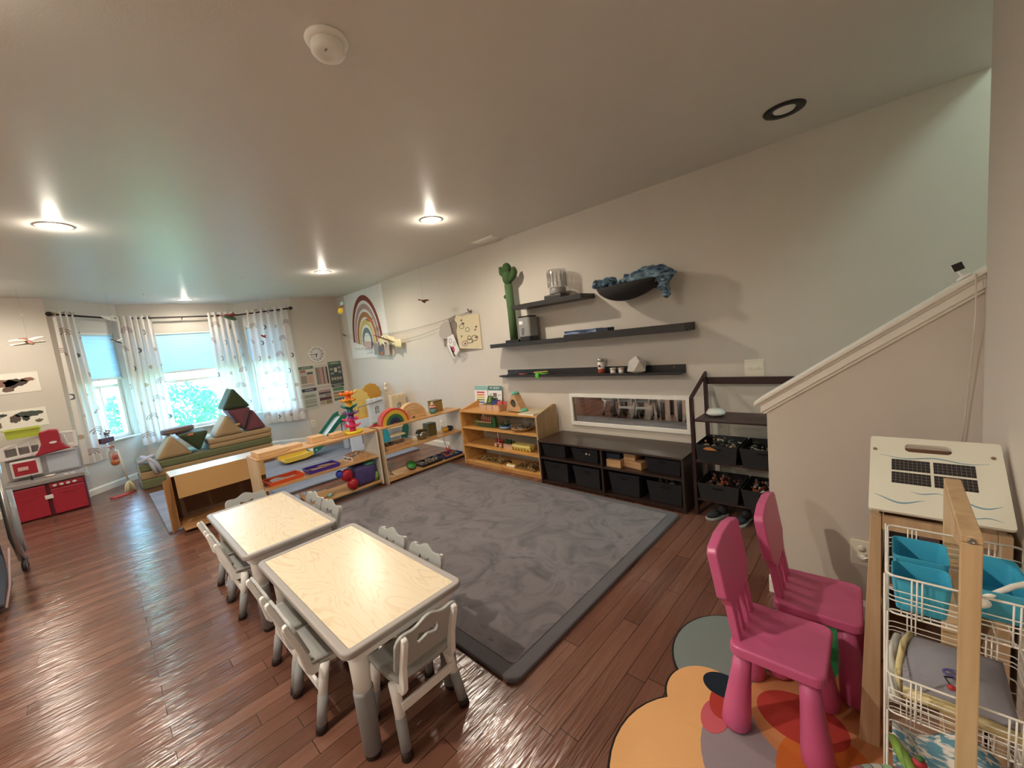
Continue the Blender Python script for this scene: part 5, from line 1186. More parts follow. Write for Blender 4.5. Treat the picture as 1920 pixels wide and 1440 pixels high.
# ------------------------------------------------------------------ on and in the wooden cabinet
CT = 0.6325
def flash(label, x, head, rows, title):
    t = thing('flash_card', label, 'card', (x, 3.165, CT), rot=(math.radians(-6), 0, 0), group='cards leaning on the wall')
    MB().box(-0.115, 0.115, -0.003, 0.0, 0, 0.245, bv=0.001).build('card_sheet', M_paper, t)
    ms = [mat('card' + head[1:], head, 0.6)]; b = MB().box(-0.113, 0.113, -0.0042, -0.0031, 0.19, 0.243)
    for i, (c, x0, x1, z0, z1) in enumerate(rows):
        ms.append(mat('card' + c[1:], c, 0.6)); b.box(x0, x1, -0.0042, -0.0031, z0, z1, m=len(ms) - 1)
    b.build('print', ms, t)
    if title: text_mesh(title, 0.038, 0.0004, M_paper, 'title', t, (0, -0.0048, 0.216), (PI / 2, 0, 0))
flash('white card with rainbow-coloured arrow rows, left of the body card', -3.585, '#8fb8b0', [('#c23b3b', -.08, .06, .155, .172), ('#d98a3c', -.08, .06, .125, .142), ('#d9b84a', -.08, .06, .095, .112), ('#6f9a3c', -.08, .06, .065, .082), ('#4a6aa0', -.08, .06, .035, .052)], None)
flash('white card headed MY BODY with a child drawing, behind the number tiles', -3.345, '#3f7a74', [('#7a6a5a', -.03, .03, .11, .16), ('#8c97a0', -.09, -.05, .14, .15), ('#8c97a0', -.09, -.05, .12, .13), ('#8c97a0', .05, .09, .13, .14), ('#56624a', -.045, .045, .02, .105)], 'MY BODY')
t = thing('tile_box', 'pale wooden box with three compartments on the cabinet top', 'box', (-3.20, 2.985, CT))
b = MB()
MB().box(-0.155, 0.155, -0.05, 0.05, 0, 0.006).build('box_floor', M_boxw, t)
for x in (-0.155, -0.052, 0.045, 0.148): MB().box(x, x + 0.007, -0.05, 0.05, 0.0065, 0.07, bv=0.001).build('divider', M_boxw, t)
for a_, b_ in ((-0.147, -0.053), (-0.044, 0.044), (0.053, 0.147)): MB().box(a_, b_, -0.055, -0.0505, 0, 0.07, bv=0.001).build('front_board', wood('pink_beech', '#c9a284', '#d9b496', 'x', 1.0, 0.5), t)
for k, (x, c, lb) in enumerate(((-0.10, '#3f5a34', 'dark green number tile marked 5 standing up in the tile box'), (0.0, '#2f3f78', 'navy blue tile standing in the middle of the tile box'), (0.10, '#c45a52', 'coral red tile standing in the right of the tile box'))):
    t = thing('number_tile', lb, 'tile', (-3.20 + x, 2.99, CT + 0.0075), rot=(math.radians(-24 + 4 * k), 0.10 - 0.12 * k, 0), group='number tiles in the tile box')
    hh = 0.155 if k == 0 else 0.10
    MB().box(-0.038, 0.038, -0.006, 0.006, 0.0, hh, bv=0.002).build('tile_sheet', mat('tile' + c[1:], c, 0.85), t)
    if k == 0: text_mesh('5', 0.085, 0.0008, mat('lime_print', '#a9c23f', 0.6), 'numeral', t, (0.005, -0.0075, 0.11), (PI / 2, 0, 0))
for k, (x, c, lb) in enumerate(((-3.235, '#27382a', 'blackish green tile behind the tile marked 5'), (-3.16, '#27386a', 'blue tile behind the navy one in the tile box'), (-3.06, '#b84f4a', 'red tile behind the coral one in the tile box'))):
    solo(MB().box(-0.036, 0.036, -0.005, 0.005, 0.0, 0.12 - 0.015 * k, bv=0.002).build('number_tile', mat('tile' + c[1:], c, 0.85)), lb, 'tile', (x, 3.012, CT + 0.0085), rot=(math.radians(-14), 0, 0), group='number tiles in the tile box')
# triangular wooden toy
t = thing('triangle_activity_toy', 'triangular wooden activity toy with a round black hole and teal corners', 'toy', (-2.835, 2.985, CT + 0.004), -0.12)
tri = [(-0.115, 0.03), (-0.10, 0.008), (0.10, 0.008), (0.115, 0.03), (0.02, 0.185), (-0.02, 0.185)]
MB().prism(tri, 'y', -0.045, 0.045, bv=0.004, holes=[arc(0, 0.092, 0.042, 0, 2 * PI, 24)[:-1]]).build('wood_body', M_boxw, t)
MB().prism(arc(0, 0.092, 0.041, 0, 2 * PI, 24)[:-1], 'y', -0.036, 0.03).build('mesh_disc', mat('dark_mesh', '#4d4540', 0.8), t)
M_mint = mat('mint_plastic', '#6fc2a4', 0.4)
for x, z in ((-0.112, 0.022), (0.112, 0.022), (0, 0.192)): MB().ell((x, 0, z), (0.026, 0.052, 0.022)).build('corner_cap', M_mint, t)
solo(MB().box(-0.12, 0.085, -0.13, 0.13, 0, 0.012, bv=0.001).box(-0.119, 0.084, -0.129, 0.129, 0.0122, 0.0135, m=1).build('activity_board', [M_white, mat('speckled_board', '#cdbf9f', 0.6, var=0.25, vscale=60)]), 'thin speckled board with a white edge lying on the right of the cabinet top', 'board', (-2.605, 3.005, CT))
# upper shelf
S1, S2, S3 = 0.4425, 0.2325, 0.0455
t = thing('wooden_garden_set', 'green toy garden fence with wooden pegs on the cabinet upper shelf', 'toy', (-3.31, 2.97, S1))
M_gr = mat('dark_leaf_green', '#39552f', 0.6)
MB().box(-0.12, 0.12, -0.025, 0.025, 0, 0.05, bv=0.003).build('green_box', M_gr, t)
MB().box(-0.125, 0.11, -0.045, -0.026, 0.055, 0.066, bv=0.002).build('ledge', M_boxw, t)
MB().prism([(-0.02, 0), (0.02, 0), (0.02, 0.10), (0.0, 0.125), (-0.02, 0.11)], 'y', -0.02, 0.02, bv=0.004, T=Matrix.Translation((0.135, 0, 0))).build('green_post', mat('bottle_green', '#2f6438', 0.5), t)
for k in range(5): MB().tube([(-0.07 + 0.035 * k, 0, 0.0505), (-0.07 + 0.035 * k, 0, 0.115 - 0.006 * (k % 2))], 0.011, n=12).build('peg', mat('rose_wood', '#a8705a', 0.5), t)
b = MB(); random.seed(9)
for k in range(14): b.ell((-0.145 + random.uniform(-0.03, 0.03), random.uniform(-0.02, 0.02), 0.03 + random.uniform(-0.02, 0.06)), random.uniform(0.010, 0.018), n=8)
b.build('felt_bush', mat('olive_felt', '#6f7d4f', 0.9), t)
t = thing('blue_bowl', 'pale blue bowl of green succulents on the cabinet upper shelf', 'bowl', (-3.005, 2.965, S1))
MB().lathe([(0, 0), (0.04, 0), (0.068, 0.018), (0.072, 0.036), (0.066, 0.036), (0.05, 0.012), (0, 0.010)], n=28).build('bowl_shell', mat('powder_blue', '#7f9fd0', 0.4), t)
toy_mix('toy_heap', 'green felt leaves piled in the pale blue bowl', 'toys', (-3.005, 2.965, S1 + 0.012), ['#4a6a44', '#2f4a3a', '#7a8a5a'], 34, 0.04, 0.04, 0.065)
t = thing('woven_basket', 'shallow round wicker basket of shells on the right of the upper shelf', 'basket', (-2.78, 2.975, S1))
b = MB().lathe([(0, 0), (0.07, 0), (0.115, 0.035), (0.108, 0.037), (0.066, 0.008), (0, 0.006)], n=32)
for k in range(4): b.tube([(0.078 + 0.0125 * k, 0, 0.006 + 0.009 * k)] and [((0.078 + 0.0115 * k) * math.cos(2 * PI * j / 28), (0.078 + 0.0115 * k) * math.sin(2 * PI * j / 28), 0.006 + 0.009 * k) for j in range(28)], 0.0055, n=6, closed=True)
b.build('wicker', mat('wicker', '#a8855c', 0.8, bump=0.6, bscale=160), t)
toy_mix('shells', 'grey and tan shells and sticks in the wicker basket', 'shells', (-2.78, 2.975, S1 + 0.008), ['#8a7a68', '#5a5450', '#b9a68a', '#6a7a80'], 60, 0.065, 0.065, 0.05)
# middle shelf
t = thing('wooden_train', 'red wooden engine with a round pale wheel on the cabinet middle shelf', 'toy', (-3.115, 2.955, S2))
MB().box(-0.06, 0.06, -0.028, 0.028, 0.022, 0.055, bv=0.003).box(-0.055, -0.02, -0.025, 0.025, 0.0555, 0.095, bv=0.003).build('red_body', mat('brick_red_wood', '#8e2f28', 0.5), t)
for x in (-0.04, 0.04):
    MB().lathe([(0, 0), (0.021, 0), (0.021, 0.008), (0, 0.009)], n=18, T=Matrix.Translation((x, -0.029, 0.021)) @ Matrix.Rotation(PI / 2, 4, 'X')).build('wheel', M_boxw, t)
    MB().lathe([(0, 0), (0.021, 0), (0.021, 0.008), (0, 0.009)], n=18, T=Matrix.Translation((x, 0.029, 0.021)) @ Matrix.Rotation(-PI / 2, 4, 'X')).build('wheel', M_boxw, t)
for k in range(3): MB().tube([(0.0 + 0.025 * k, 0, 0.0555), (0.0 + 0.025 * k, 0, 0.092)], 0.010, n=12).build('peg', mat('brick_red_wood', '#8e2f28', 0.5), t)
MB().box(-0.06, 0.06, -0.0305, -0.0285, 0.045, 0.050).build('pale_stripe', M_cream, t)
t = thing('planter_box', 'pink wooden box of dark green toy cacti on the cabinet middle shelf', 'box', (-2.975, 2.955, S2))
MB().box(-0.065, 0.065, -0.03, 0.03, 0, 0.052, bv=0.002).build('box_body', wood('pink_beech', '#c9a284', '#d9b496', 'x', 1.0, 0.5), t)
b = MB(); random.seed(12)
for k in range(12): b.ell((random.uniform(-0.055, 0.055), random.uniform(-0.015, 0.015), 0.062 + random.uniform(0, 0.02)), (0.014, 0.014, random.uniform(0.015, 0.035)), n=8)
b.build('felt_cactus', mat('cactus_green_felt', '#33482c', 0.9), t)
t = thing('egg_carton', 'pale yellow toy egg carton on the right of the cabinet middle shelf', 'carton', (-2.77, 2.955, S2))
MB().box(-0.125, 0.125, -0.045, 0.045, 0.032, 0.070, bv=0.010).build('lid', mat('butter_yellow', '#dccb7a', 0.5), t)
for k in range(6):
    for s in (-1, 1): MB().lathe([(0, 0), (0.012, 0), (0.020, 0.0315), (0, 0.0315)], (-0.105 + 0.042 * k, s * 0.022, 0), 12).build('egg_cup', mat('straw_yellow', '#cdb75a', 0.5), t)
# bottom shelf
t = tray('bead_tray', 'brown tray with a maze of coloured wires on the right of the cabinet bottom shelf', (-2.73, 2.96, S3), 0.28, 0.16, 0.02, mat('tan_tray', '#8f7248', 0.5), 0.0)
toy_mix('sticks', 'tangle of brown twigs and straw on the cabinet bottom shelf', 'sticks', (-2.71, 2.955, S3 + 0.006), ['#8a6d42', '#5a4630', '#a88a58', '#6f5a3a'], 90, 0.10, 0.055, 0.045)
t = thing('toy_boat', 'white and yellow toy boat on the cabinet bottom shelf', 'toy', (-2.93, 2.92, S3))
MB().box(-0.07, 0.06, -0.02, 0.02, 0, 0.022, bv=0.004).build('hull', M_white, t)
MB().box(-0.045, -0.005, -0.018, 0.018, 0.0225, 0.040, bv=0.003).box(0.01, 0.055, -0.015, 0.015, 0.0225, 0.034, bv=0.003).build('yellow_deck', mat('boat_yellow', '#c9b13f', 0.5), t)
MB().box(-0.04, -0.01, -0.017, 0.017, 0.0405, 0.055, bv=0.003).build('dark_cabin', mat('dark_cabin', '#3a3544', 0.5), t)
t = tray('stick_tray', 'long tan tray of beads on the left of the cabinet bottom shelf', (-3.30, 2.985, S3), 0.40, 0.16, 0.016, mat('tan_tray', '#8f7248', 0.5))
toy_mix('beads', 'tan and straw-coloured beads in the long tray', 'beads', (-3.30, 2.985, S3 + 0.005), ['#b99a62', '#8a6d42', '#d2bd86', '#6f5a3a'], 50, 0.15, 0.05, 0.018)

# ------------------------------------------------------------------ foam play couch by the window
M_olive = mat('olive_suede', '#565b3c', 0.95, spec=0.1, bump=0.2, bscale=120, sheen=0.25); M_tan = mat('tan_suede', '#a08765', 0.95, spec=0.1, bump=0.2, bscale=120, sheen=0.25)
M_sage = mat('sage_suede', '#686c4e', 0.95, spec=0.1, bump=0.2, bscale=120, sheen=0.25); M_mauve = mat('mauve_suede', '#6e444b', 0.95, spec=0.1, bump=0.2, bscale=120, sheen=0.25)
M_dgrn = mat('dark_olive_suede', '#3c4530', 0.95, spec=0.1, bump=0.2, bscale=120, sheen=0.25); M_taup = mat('taupe_suede', '#6b5850', 0.95, spec=0.1, bump=0.2, bscale=120, sheen=0.25)
def pad(label, m, x0, x1, y0, y1, z0, z1):
    return tag(MB().box(x0, x1, y0, y1, z0, z1, bv=0.022, seg=3).build('foam_pad', m), label, 'cushion', 'foam play couch pads')
pad('olive foam base pad, lowest layer of the play couch', M_sage, -7.50, -6.80, 0.23, 1.73, 0.001, 0.125)
pad('tan foam pad, second layer of the play couch', M_tan, -7.50, -6.80, 0.235, 1.725, 0.126, 0.225)
pad('sage foam pad, third layer of the play couch, its top bare at the left', M_sage, -7.50, -6.80, 0.235, 1.73, 0.226, 0.32)
pad('tan foam pad, fourth layer under the triangle tower', M_tan, -7.46, -6.805, 0.97, 1.74, 0.321, 0.39)
pad('tan foam pad, topmost layer under the triangle tower', M_tan, -7.46, -6.805, 0.965, 1.745, 0.391, 0.462)
def wedge(label, m, tri, xa=-6.80, xb=-7.22, tagc=None, tagp=None):
    # centre each prism on its own base
    cy = sum(p[0] for p in tri) / 3; z0 = min(p[1] for p in tri)
    t = thing('foam_triangle', label, 'cushion', ((xa + xb) / 2, cy, z0), group='foam triangle blocks')
    c = Vector((0, sum(p[1] - z0 for p in tri) / 3))
    MB().prism([(p[0] - cy, p[1] - z0) for p in tri], 'x', (xb - xa) / 2, (xa - xb) / 2, bv=0.05, seg=5).build('foam_body', m, t)
    if tagp:
        MB().box((xa - xb) / 2 + 0.0005, (xa - xb) / 2 + 0.003, tagp[0] - cy - 0.03, tagp[0] - cy + 0.03, tagp[1] - z0 - 0.012, tagp[1] - z0 + 0.012).build('fabric_tag', mat('tag' + tagc[1:], tagc, 0.7), t)
    return t
wedge('tan foam triangle at the left end of the play couch', M_tan, [(0.40, 0.321), (0.79, 0.321), (0.595, 0.62)])
wedge('dark olive foam triangle wedged upside down between the tan one and the tower', M_dgrn, [(0.655, 0.60), (1.00, 0.60), (0.86, 0.30 + 0.025)], tagc='#c9734a', tagp=(0.79, 0.585))
wedge('tan foam triangle at the foot of the tower', M_tan, [(1.03, 0.463), (1.40, 0.463), (1.225, 0.765)], tagc='#c49a5c', tagp=(1.33, 0.60))
wedge('mauve foam triangle standing upside down in the tower', M_mauve, [(1.235, 0.82), (1.54, 0.815), (1.405, 0.485)], xa=-6.815)
wedge('mauve foam triangle at the right foot of the tower', M_mauve, [(1.425, 0.463), (1.70, 0.463), (1.555, 0.775)], xa=-6.82)
wedge('dark olive foam triangle crowning the tower', M_dgrn, [(1.185, 0.822), (1.54, 0.822), (1.355, 1.13)])
t = thing('round_cushion', 'flat taupe disc cushion lying on the upside-down olive triangle', 'cushion', (-7.10, 0.70, 0.612), rot=(0.03, -0.02, 0))
MB().lathe([(0, 0), (0.165, 0), (0.18, 0.012), (0.18, 0.055), (0.165, 0.068), (0, 0.07)], n=40).build('cushion_body', M_taup, t)
MB().lathe([(0.1805, 0.03), (0.184, 0.034), (0.1805, 0.038)], n=40).build('piping', M_taupe, t)
t = thing('knotted_plush', 'light grey knotted plush rope lying on the left end of the play couch', 'cushion', (-6.86, 0.33, 0.345))
b = MB()
b.tube([(0.03, -0.09, 0.0), (0.06, -0.03, 0.03), (0.02, 0.05, 0.05), (-0.05, 0.0, 0.03), (0.0, -0.05, 0.06), (0.07, 0.03, 0.01), (0.085, 0.07, -0.05), (0.09, 0.10, -0.15)], [0.022, 0.026, 0.028, 0.028, 0.028, 0.026, 0.026, 0.02], n=12)
b.tube([(-0.06, -0.06, 0.0), (0.0, 0.0, 0.035), (0.065, 0.02, 0.0), (0.085, 0.03, -0.06), (0.09, 0.05, -0.16)], [0.022, 0.026, 0.026, 0.024, 0.018], n=12)
b.build('plush_rope', mat('pale_grey_plush', '#a9adbb', 0.9, sheen=0.3), t)

# ------------------------------------------------------------------ big open carton
M_card = mat('kraft_card', '#a97c50', 0.55, var=0.06); M_cardin = mat('kraft_card_inside', '#6d5240', 0.8)
t = thing('cardboard_box', 'large open cardboard box lying on its side between table and play couch', 'box', (-4.815, 0.675, 0.0225))
x1, x0, y0, y1, H = 0.145, -0.145, -0.335, 0.40, 0.478
MB().box(x0, x1, y0, y0 + 0.006, 0, H).build('side_wall', M_card, t)
MB().box(x0, x1, y1 - 0.006, y1, 0, H).build('side_wall', M_card, t)
MB().box(x0, x1, y0 + 0.0065, y1 - 0.0065, 0, 0.006).build('floor_wall', M_card, t)
MB().box(x0, x0 + 0.006, y0 + 0.0065, y1 - 0.0065, 0.0065, H - 0.0065).build('back_wall', M_cardin, t)
MB().box(x0, x1, y0 + 0.0065, y1 - 0.0065, H - 0.006, H).build('top_wall', mat('white_glossy_card', '#cfd2d4', 0.3), t)
MB().prism([(x1 + 0.001, H - 0.002), (x1 + 0.006, H), (x1 + 0.045, H - 0.205), (x1 + 0.039, H - 0.207)], 'y', y0 + 0.03, y1 - 0.01).build('top_flap', mat('shiny_kraft_card', '#b08a5a', 0.22), t)
MB().prism([(x1 + 0.001, y0 + 0.003), (x1 + 0.006, y0 - 0.001), (x1 + 0.10, y0 - 0.055), (x1 + 0.098, y0 - 0.06)], 'z', 0.0, H - 0.01).build('side_flap', M_card, t)
MB().prism([(x1 + 0.001, 0.006), (x1 + 0.001, 0.0), (x1 + 0.16, 0.004), (x1 + 0.16, 0.009)], 'y', y0 + 0.02, y1 - 0.02).build('bottom_flap', M_card, t)
for y in (-0.05, 0.18): MB().box(x1 - 0.03, x1 - 0.002, y, y + 0.05, H + 0.0003, H + 0.0015).build('tape_strip', mat('white_tape', '#e6e6e2', 0.4), t)

# ------------------------------------------------------------------ castle climber with slide
M_cyel = mat('castle_butter', '#d8c070', 0.5); M_coch = mat('castle_ochre', '#c2923c', 0.5); M_cwht = mat('castle_ice_white', '#cfd8e4', 0.45); M_ccrm = mat('castle_cream', '#dccba8', 0.5)
M_cteal = mat('castle_teal', '#1d6b5c', 0.4); M_ccyan = mat('castle_cyan', '#35a9bd', 0.4)
t = thing('castle_climber', 'plastic castle climber with cream towers, butter-yellow panel and green slide in the corner', 'play set', (-5.70, 2.80, 0.0225))
def P3(x, y, z): return (x + 5.70, y - 2.80, z - 0.0225)
def panel_x(name, m, x, th, poly, holes=()):
    return MB().prism([(p[0] - 2.80, p[1] - 0.0225) for p in poly], 'x', x + 5.70 - th / 2, x + 5.70 + th / 2, bv=0.004, holes=[[(q[0] - 2.80, q[1] - 0.0225) for q in h] for h in holes]).build(name, m, t)
arch_h = [(2.56, 0.10), (2.70, 0.10), (2.70, 0.28)] + arc(2.63, 0.28, 0.07, 0, PI, 10)[1:-1] + [(2.56, 0.28)]
panel_x('low_wall', M_cwht, -5.62, 0.05, [(2.40, 0.0225), (2.86, 0.0225), (2.86, 0.47), (2.40, 0.47)], [arch_h])
def scallop(y0, y1, z0, z1, n=7):
    cy = (y0 + y1) / 2; w_ = (y1 - y0) / 2; pl = [(y0, z0), (y1, z0), (y1, z1 - 0.20)]
    for k in range(n):
        a = PI * (k + 0.5) / n; cx, cz = cy + w_ * 0.92 * math.cos(a), z1 - 0.20 + 0.17 * math.sin(a)
        pl += [(cx + 0.040 * math.cos(b_), cz + 0.035 * math.sin(b_)) for b_ in [a - 1.0, a - 0.5, a, a + 0.5, a + 1.0]]
    return pl + [(y0, z1 - 0.20)]
sl_h = [[(2.52 + 0.045 * k, 0.54), (2.535 + 0.045 * k, 0.54), (2.535 + 0.045 * k, 0.64), (2.52 + 0.045 * k, 0.64)] for k in range(3)]
panel_x('scalloped_panel', M_cyel, -5.72, 0.04, scallop(2.48, 2.80, 0.47, 0.90), sl_h)
panel_x('scalloped_panel', M_coch, -6.02, 0.04, scallop(2.86, 3.16, 0.40, 0.93))
def tower(name, m, x, y0, y1, z0, z1, window=True):
    w_ = y1 - y0; cy = (y0 + y1) / 2
    tp = [(y0, z0), (y1, z0), (y1, z1)]
    for k in range(3):
        a = y1 - w_ * (0.02 + 0.34 * k); tp += [(a, z1), (a - w_ * 0.22, z1)] + ([(a - w_ * 0.24, z1 - 0.035), (a - w_ * 0.32, z1 - 0.035)] if k < 2 else [])
    tp += [(y0, z1)]
    h = [(cy - 0.035, z1 - 0.23), (cy + 0.035, z1 - 0.23), (cy + 0.035, z1 - 0.15)] + arc(cy, z1 - 0.15, 0.035, 0, PI, 8)[1:-1] + [(cy - 0.035, z1 - 0.15)]
    o = panel_x(name, m, x, 0.09, tp, [h] if window else [])
    MB().box(P3(x, 0, 0)[0] - 0.02, P3(x, 0, 0)[0] + 0.02, cy - 2.80 - 0.005, cy - 2.80 + 0.005, z1 - 0.23 - 0.0225, z1 - 0.115 - 0.0225).box(P3(x, 0, 0)[0] - 0.0195, P3(x, 0, 0)[0] + 0.0195, cy - 2.80 - 0.036, cy - 2.80 + 0.036, z1 - 0.185 - 0.0225, z1 - 0.175 - 0.0225).build('window_cross', M_cwht, o)
tower('front_tower', M_cwht, -5.55, 2.70, 2.93, 0.30, 0.74)
tower('back_tower', M_ccrm, -5.32, 2.935, 3.17, 0.34, 0.76)
MB().tube([P3(-5.50, 2.52, 0.66), P3(-5.50, 2.90, 0.70)], 0.008).build('grab_bar', mat('grey_bar', '#8f8c88', 0.4), t)
MB().ell(P3(-5.5, 3.0, 0.86), (0.03, 0.035, 0.05)).ell(P3(-5.48, 2.985, 0.92), (0.02, 0.02, 0.03)).build('horse_head', mat('carved_cream', '#e6dccb', 0.5), t)
MB().tube([P3(-5.32 + 0.0, 3.00 + 0.028 * math.cos(2 * PI * k / 16), 0.80 + 0.028 * math.sin(2 * PI * k / 16)) for k in range(16)], 0.008, closed=True).build('ring', M_ccrm, t)
# steps and climbing side, seen through the second shelf
panel_x('white_pillar', M_cwht, -5.28, 0.05, [(2.62, 0.0225), (2.71, 0.0225), (2.71, 0.40), (2.62, 0.40)])
panel_x('cyan_side', M_ccyan, -5.26, 0.03, [(2.72, 0.0225), (2.80, 0.0225), (2.82, 0.20), (2.79, 0.30), (2.80, 0.40), (2.72, 0.40)])
panel_x('teal_side', M_cteal, -5.30, 0.04, [(3.05, 0.06), (3.12, 0.10), (3.16, 0.24), (3.12, 0.38), (3.02, 0.42), (3.02, 0.34), (3.07, 0.24), (3.02, 0.14)])
for z, y_ in ((0.28, 0.0), (0.16, 0.02), (0.05, 0.03)):
    MB().box(P3(-5.38, 0, 0)[0], P3(-5.20, 0, 0)[0], 2.81 - 2.8, 3.02 - 2.8 + y_, z - 0.012, z + 0.010, bv=0.006).build('step', M_ccrm, t)
panel_x('back_wall', M_cwht, -5.52, 0.02, [(2.87, 0.0225), (3.12, 0.0225), (3.12, 0.34), (2.87, 0.34)])
MB().box(P3(-5.98, 0, 0)[0], P3(-5.60, 0, 0)[0], 2.46 - 2.8, 3.14 - 2.8, 0.42, 0.45, bv=0.006).build('platform', M_coch, t)
for x_, y_ in ((-5.98, 2.48), (-5.98, 3.12)):
    MB().box(P3(x_, 0, 0)[0] - 0.03, P3(x_, 0, 0)[0] + 0.03, y_ - 2.83, y_ - 2.77, 0, 0.42, bv=0.008).build('corner_pillar', M_cwht, t)
# slide: green chute, yellow run-out
cx = -6.05
def chute(pts, name, m, w_=0.15, lip=0.05):
    b = MB(); L = []
    prof = [(-w_, lip), (-w_ + 0.012, lip), (-w_ + 0.014, 0.010), (w_ - 0.014, 0.010), (w_ - 0.012, lip), (w_, lip), (w_, -0.006), (-w_, -0.006)]
    tb = bmesh.new(); rings = []
    for (y, z) in pts: rings.append([tb.verts.new(P3(cx + q[0], y, z + q[1])) for q in prof])
    for A, B in zip(rings, rings[1:]):
        for k in range(8): tb.faces.new((A[k], A[(k + 1) % 8], B[(k + 1) % 8], B[k]))
    tb.faces.new(rings[0]); tb.faces.new(rings[-1][::-1]); bmesh.ops.recalc_face_normals(tb, faces=tb.faces[:])
    b._merge(tb); return b.build(name, m, t)
chute([(2.52, 0.50), (2.44, 0.47), (2.30, 0.34), (2.18, 0.22), (2.08, 0.13), (1.98, 0.09)], 'slide_chute', M_cteal, lip=0.075)
def bedz(y):
    ps = [(2.52, 0.50), (2.44, 0.47), (2.30, 0.34), (2.18, 0.22), (2.08, 0.13), (1.98, 0.09)]
    for (ya, za), (yb, zb_) in zip(ps, ps[1:]):
        if y >= yb: return za + (zb_ - za) * (ya - y) / (ya - yb)
    return ps[-1][1]
MB().sheet(lambda u, v: Vector(P3(cx - 0.132 + 0.264 * v, 2.50 - 0.51 * u, bedz(2.50 - 0.51 * u) + 0.016)), 17, 1, thick=0.002).build('slide_bed', mat('pale_slide', '#dfe6ea', 0.35), t)
chute([(1.979, 0.088), (1.86, 0.062), (1.66, 0.060), (1.60, 0.066)], 'slide_runout', mat('slide_yellow', '#d9b84a', 0.45), w_=0.15, lip=0.055)
for y_ in (2.02, 1.96): MB().ell(P3(cx + 0.151, y_, 0.13), (0.004, 0.010, 0.010)).build('bolt', M_white, t)

# ------------------------------------------------------------------ toy kitchen
M_kr = mat('kitchen_red', '#9c2333', 0.4); M_krd = mat('kitchen_dark_red', '#5a1a2c', 0.5); M_kg = mat('kitchen_grey', '#8b8584', 0.45); M_kw = mat('kitchen_white', '#d9d3cf', 0.45)
t = thing('toy_kitchen', 'red, grey and white plastic toy kitchen against the far wall', 'play kitchen', (-6.87, -0.51, 0), PI / 2)
# local x runs right along the wall, local -y faces the room
W2 = 0.28
MB().box(-W2, W2, -0.16, 0.17, 0.0, 0.37, bv=0.012).build('cabinet_body', M_krd, t)
for x0_, x1_, nm in ((-W2 + 0.012, -0.014, 'oven_door'), (0.014, W2 - 0.008, 'cupboard_door')):
    d_ = MB().box(x0_, x1_, -0.185, -0.161, 0.015, 0.36 if x0_ < 0 else 0.30, bv=0.010).build(nm, M_kr, t)
    MB().prism(arc((x0_ + x1_) / 2, 0.255, 0.06, PI, 2 * PI, 10, 0.018) , 'y', -0.192, -0.1855, bv=0.001).build('handle', M_kr, d_)
MB().box(0.014, W2 - 0.008, -0.182, -0.161, 0.305, 0.36, bv=0.006).build('control_panel', M_kr, t)
for k in range(4): MB().ell((0.055 + 0.05 * k, -0.188, 0.332), (0.018, 0.010, 0.014)).build('knob', M_kw, t)
MB().box(-0.032, 0.03, -0.200, -0.186, 0.20, 0.245, bv=0.005).build('latch', M_kw, t)
MB().box(-W2 - 0.012, W2 + 0.012, -0.205, 0.17, 0.372, 0.425, bv=0.012).build('countertop', M_kg, t)
for x_ in (0.15, 0.205): MB().lathe([(0, 0.4255), (0.022, 0.4255), (0.02, 0.430), (0, 0.431)], (x_, -0.15, 0), 16).build('burner_button', M_kw, t)
MB().lathe([(0, 0.4255), (0.035, 0.4255), (0.045, 0.44), (0, 0.446)], (0.03, -0.06, 0), 18).build('plate', M_cream, t)
MB().tube([(-0.10, -0.05, 0.4255), (-0.10, -0.05, 0.47), (-0.10, -0.10, 0.475)], 0.009).build('tap', mat('dark_tap', '#4a4744', 0.4), t)
MB().box(-W2 + 0.01, W2 - 0.01, 0.10, 0.17, 0.426, 0.66, bv=0.008).build('back_panel', mat('kitchen_pale_grey', '#a9a7aa', 0.45), t)
MB().box(0.02, W2 - 0.02, 0.092, 0.0995, 0.45, 0.64, bv=0.002).build('splashback', mat('kitchen_ice', '#c6ccd6', 0.4), t)
m_ = MB().box(-0.235, -0.02, 0.02, 0.0995, 0.46, 0.645, bv=0.012).build('microwave', M_kw, t)
MB().box(-0.215, -0.05, 0.012, 0.0195, 0.485, 0.625, bv=0.004).build('microwave_door', M_kr, m_)
MB().box(-0.185, -0.11, 0.006, 0.0115, 0.535, 0.575, bv=0.003).build('bread_picture', mat('bread_pink', '#c9a39c', 0.6), m_)
fr = [(-W2 - 0.01, 0.665), (W2 + 0.01, 0.70), (W2 + 0.01, 0.88), (0.20, 0.89), (0.02, 0.885), (-0.15, 0.855), (-W2 - 0.01, 0.80)]
hs = [[(-0.245, 0.70), (-0.165, 0.705), (-0.165, 0.82), (-0.245, 0.79)], [(-0.15, 0.705), (-0.075, 0.71), (-0.075, 0.845), (-0.15, 0.825)], [(-0.06, 0.71), (-0.02, 0.715), (-0.005, 0.76), (-0.01, 0.86), (-0.06, 0.85)], [(0.215, 0.745), (0.255, 0.745), (0.262, 0.86), (0.20, 0.86)]]
MB().prism(fr, 'y', 0.02, 0.06, holes=hs, bv=0.006).build('hutch_frame', M_kw, t)
MB().box(-W2 + 0.01, -0.005, 0.0605, 0.15, 0.68, 0.78, bv=0.004).build('hutch_shelf_back', mat('smoke_grey', '#77716f', 0.6), t)
MB().prism([(-0.05, 0.665), (0.235, 0.70), (0.20, 0.725), (0.17, 0.78), (0.165, 0.93), (0.10, 0.942), (0.02, 0.925), (0.02, 0.79), (-0.01, 0.72)], 'y', -0.06, 0.0195, bv=0.014, seg=3).build('range_hood', M_kr, t)
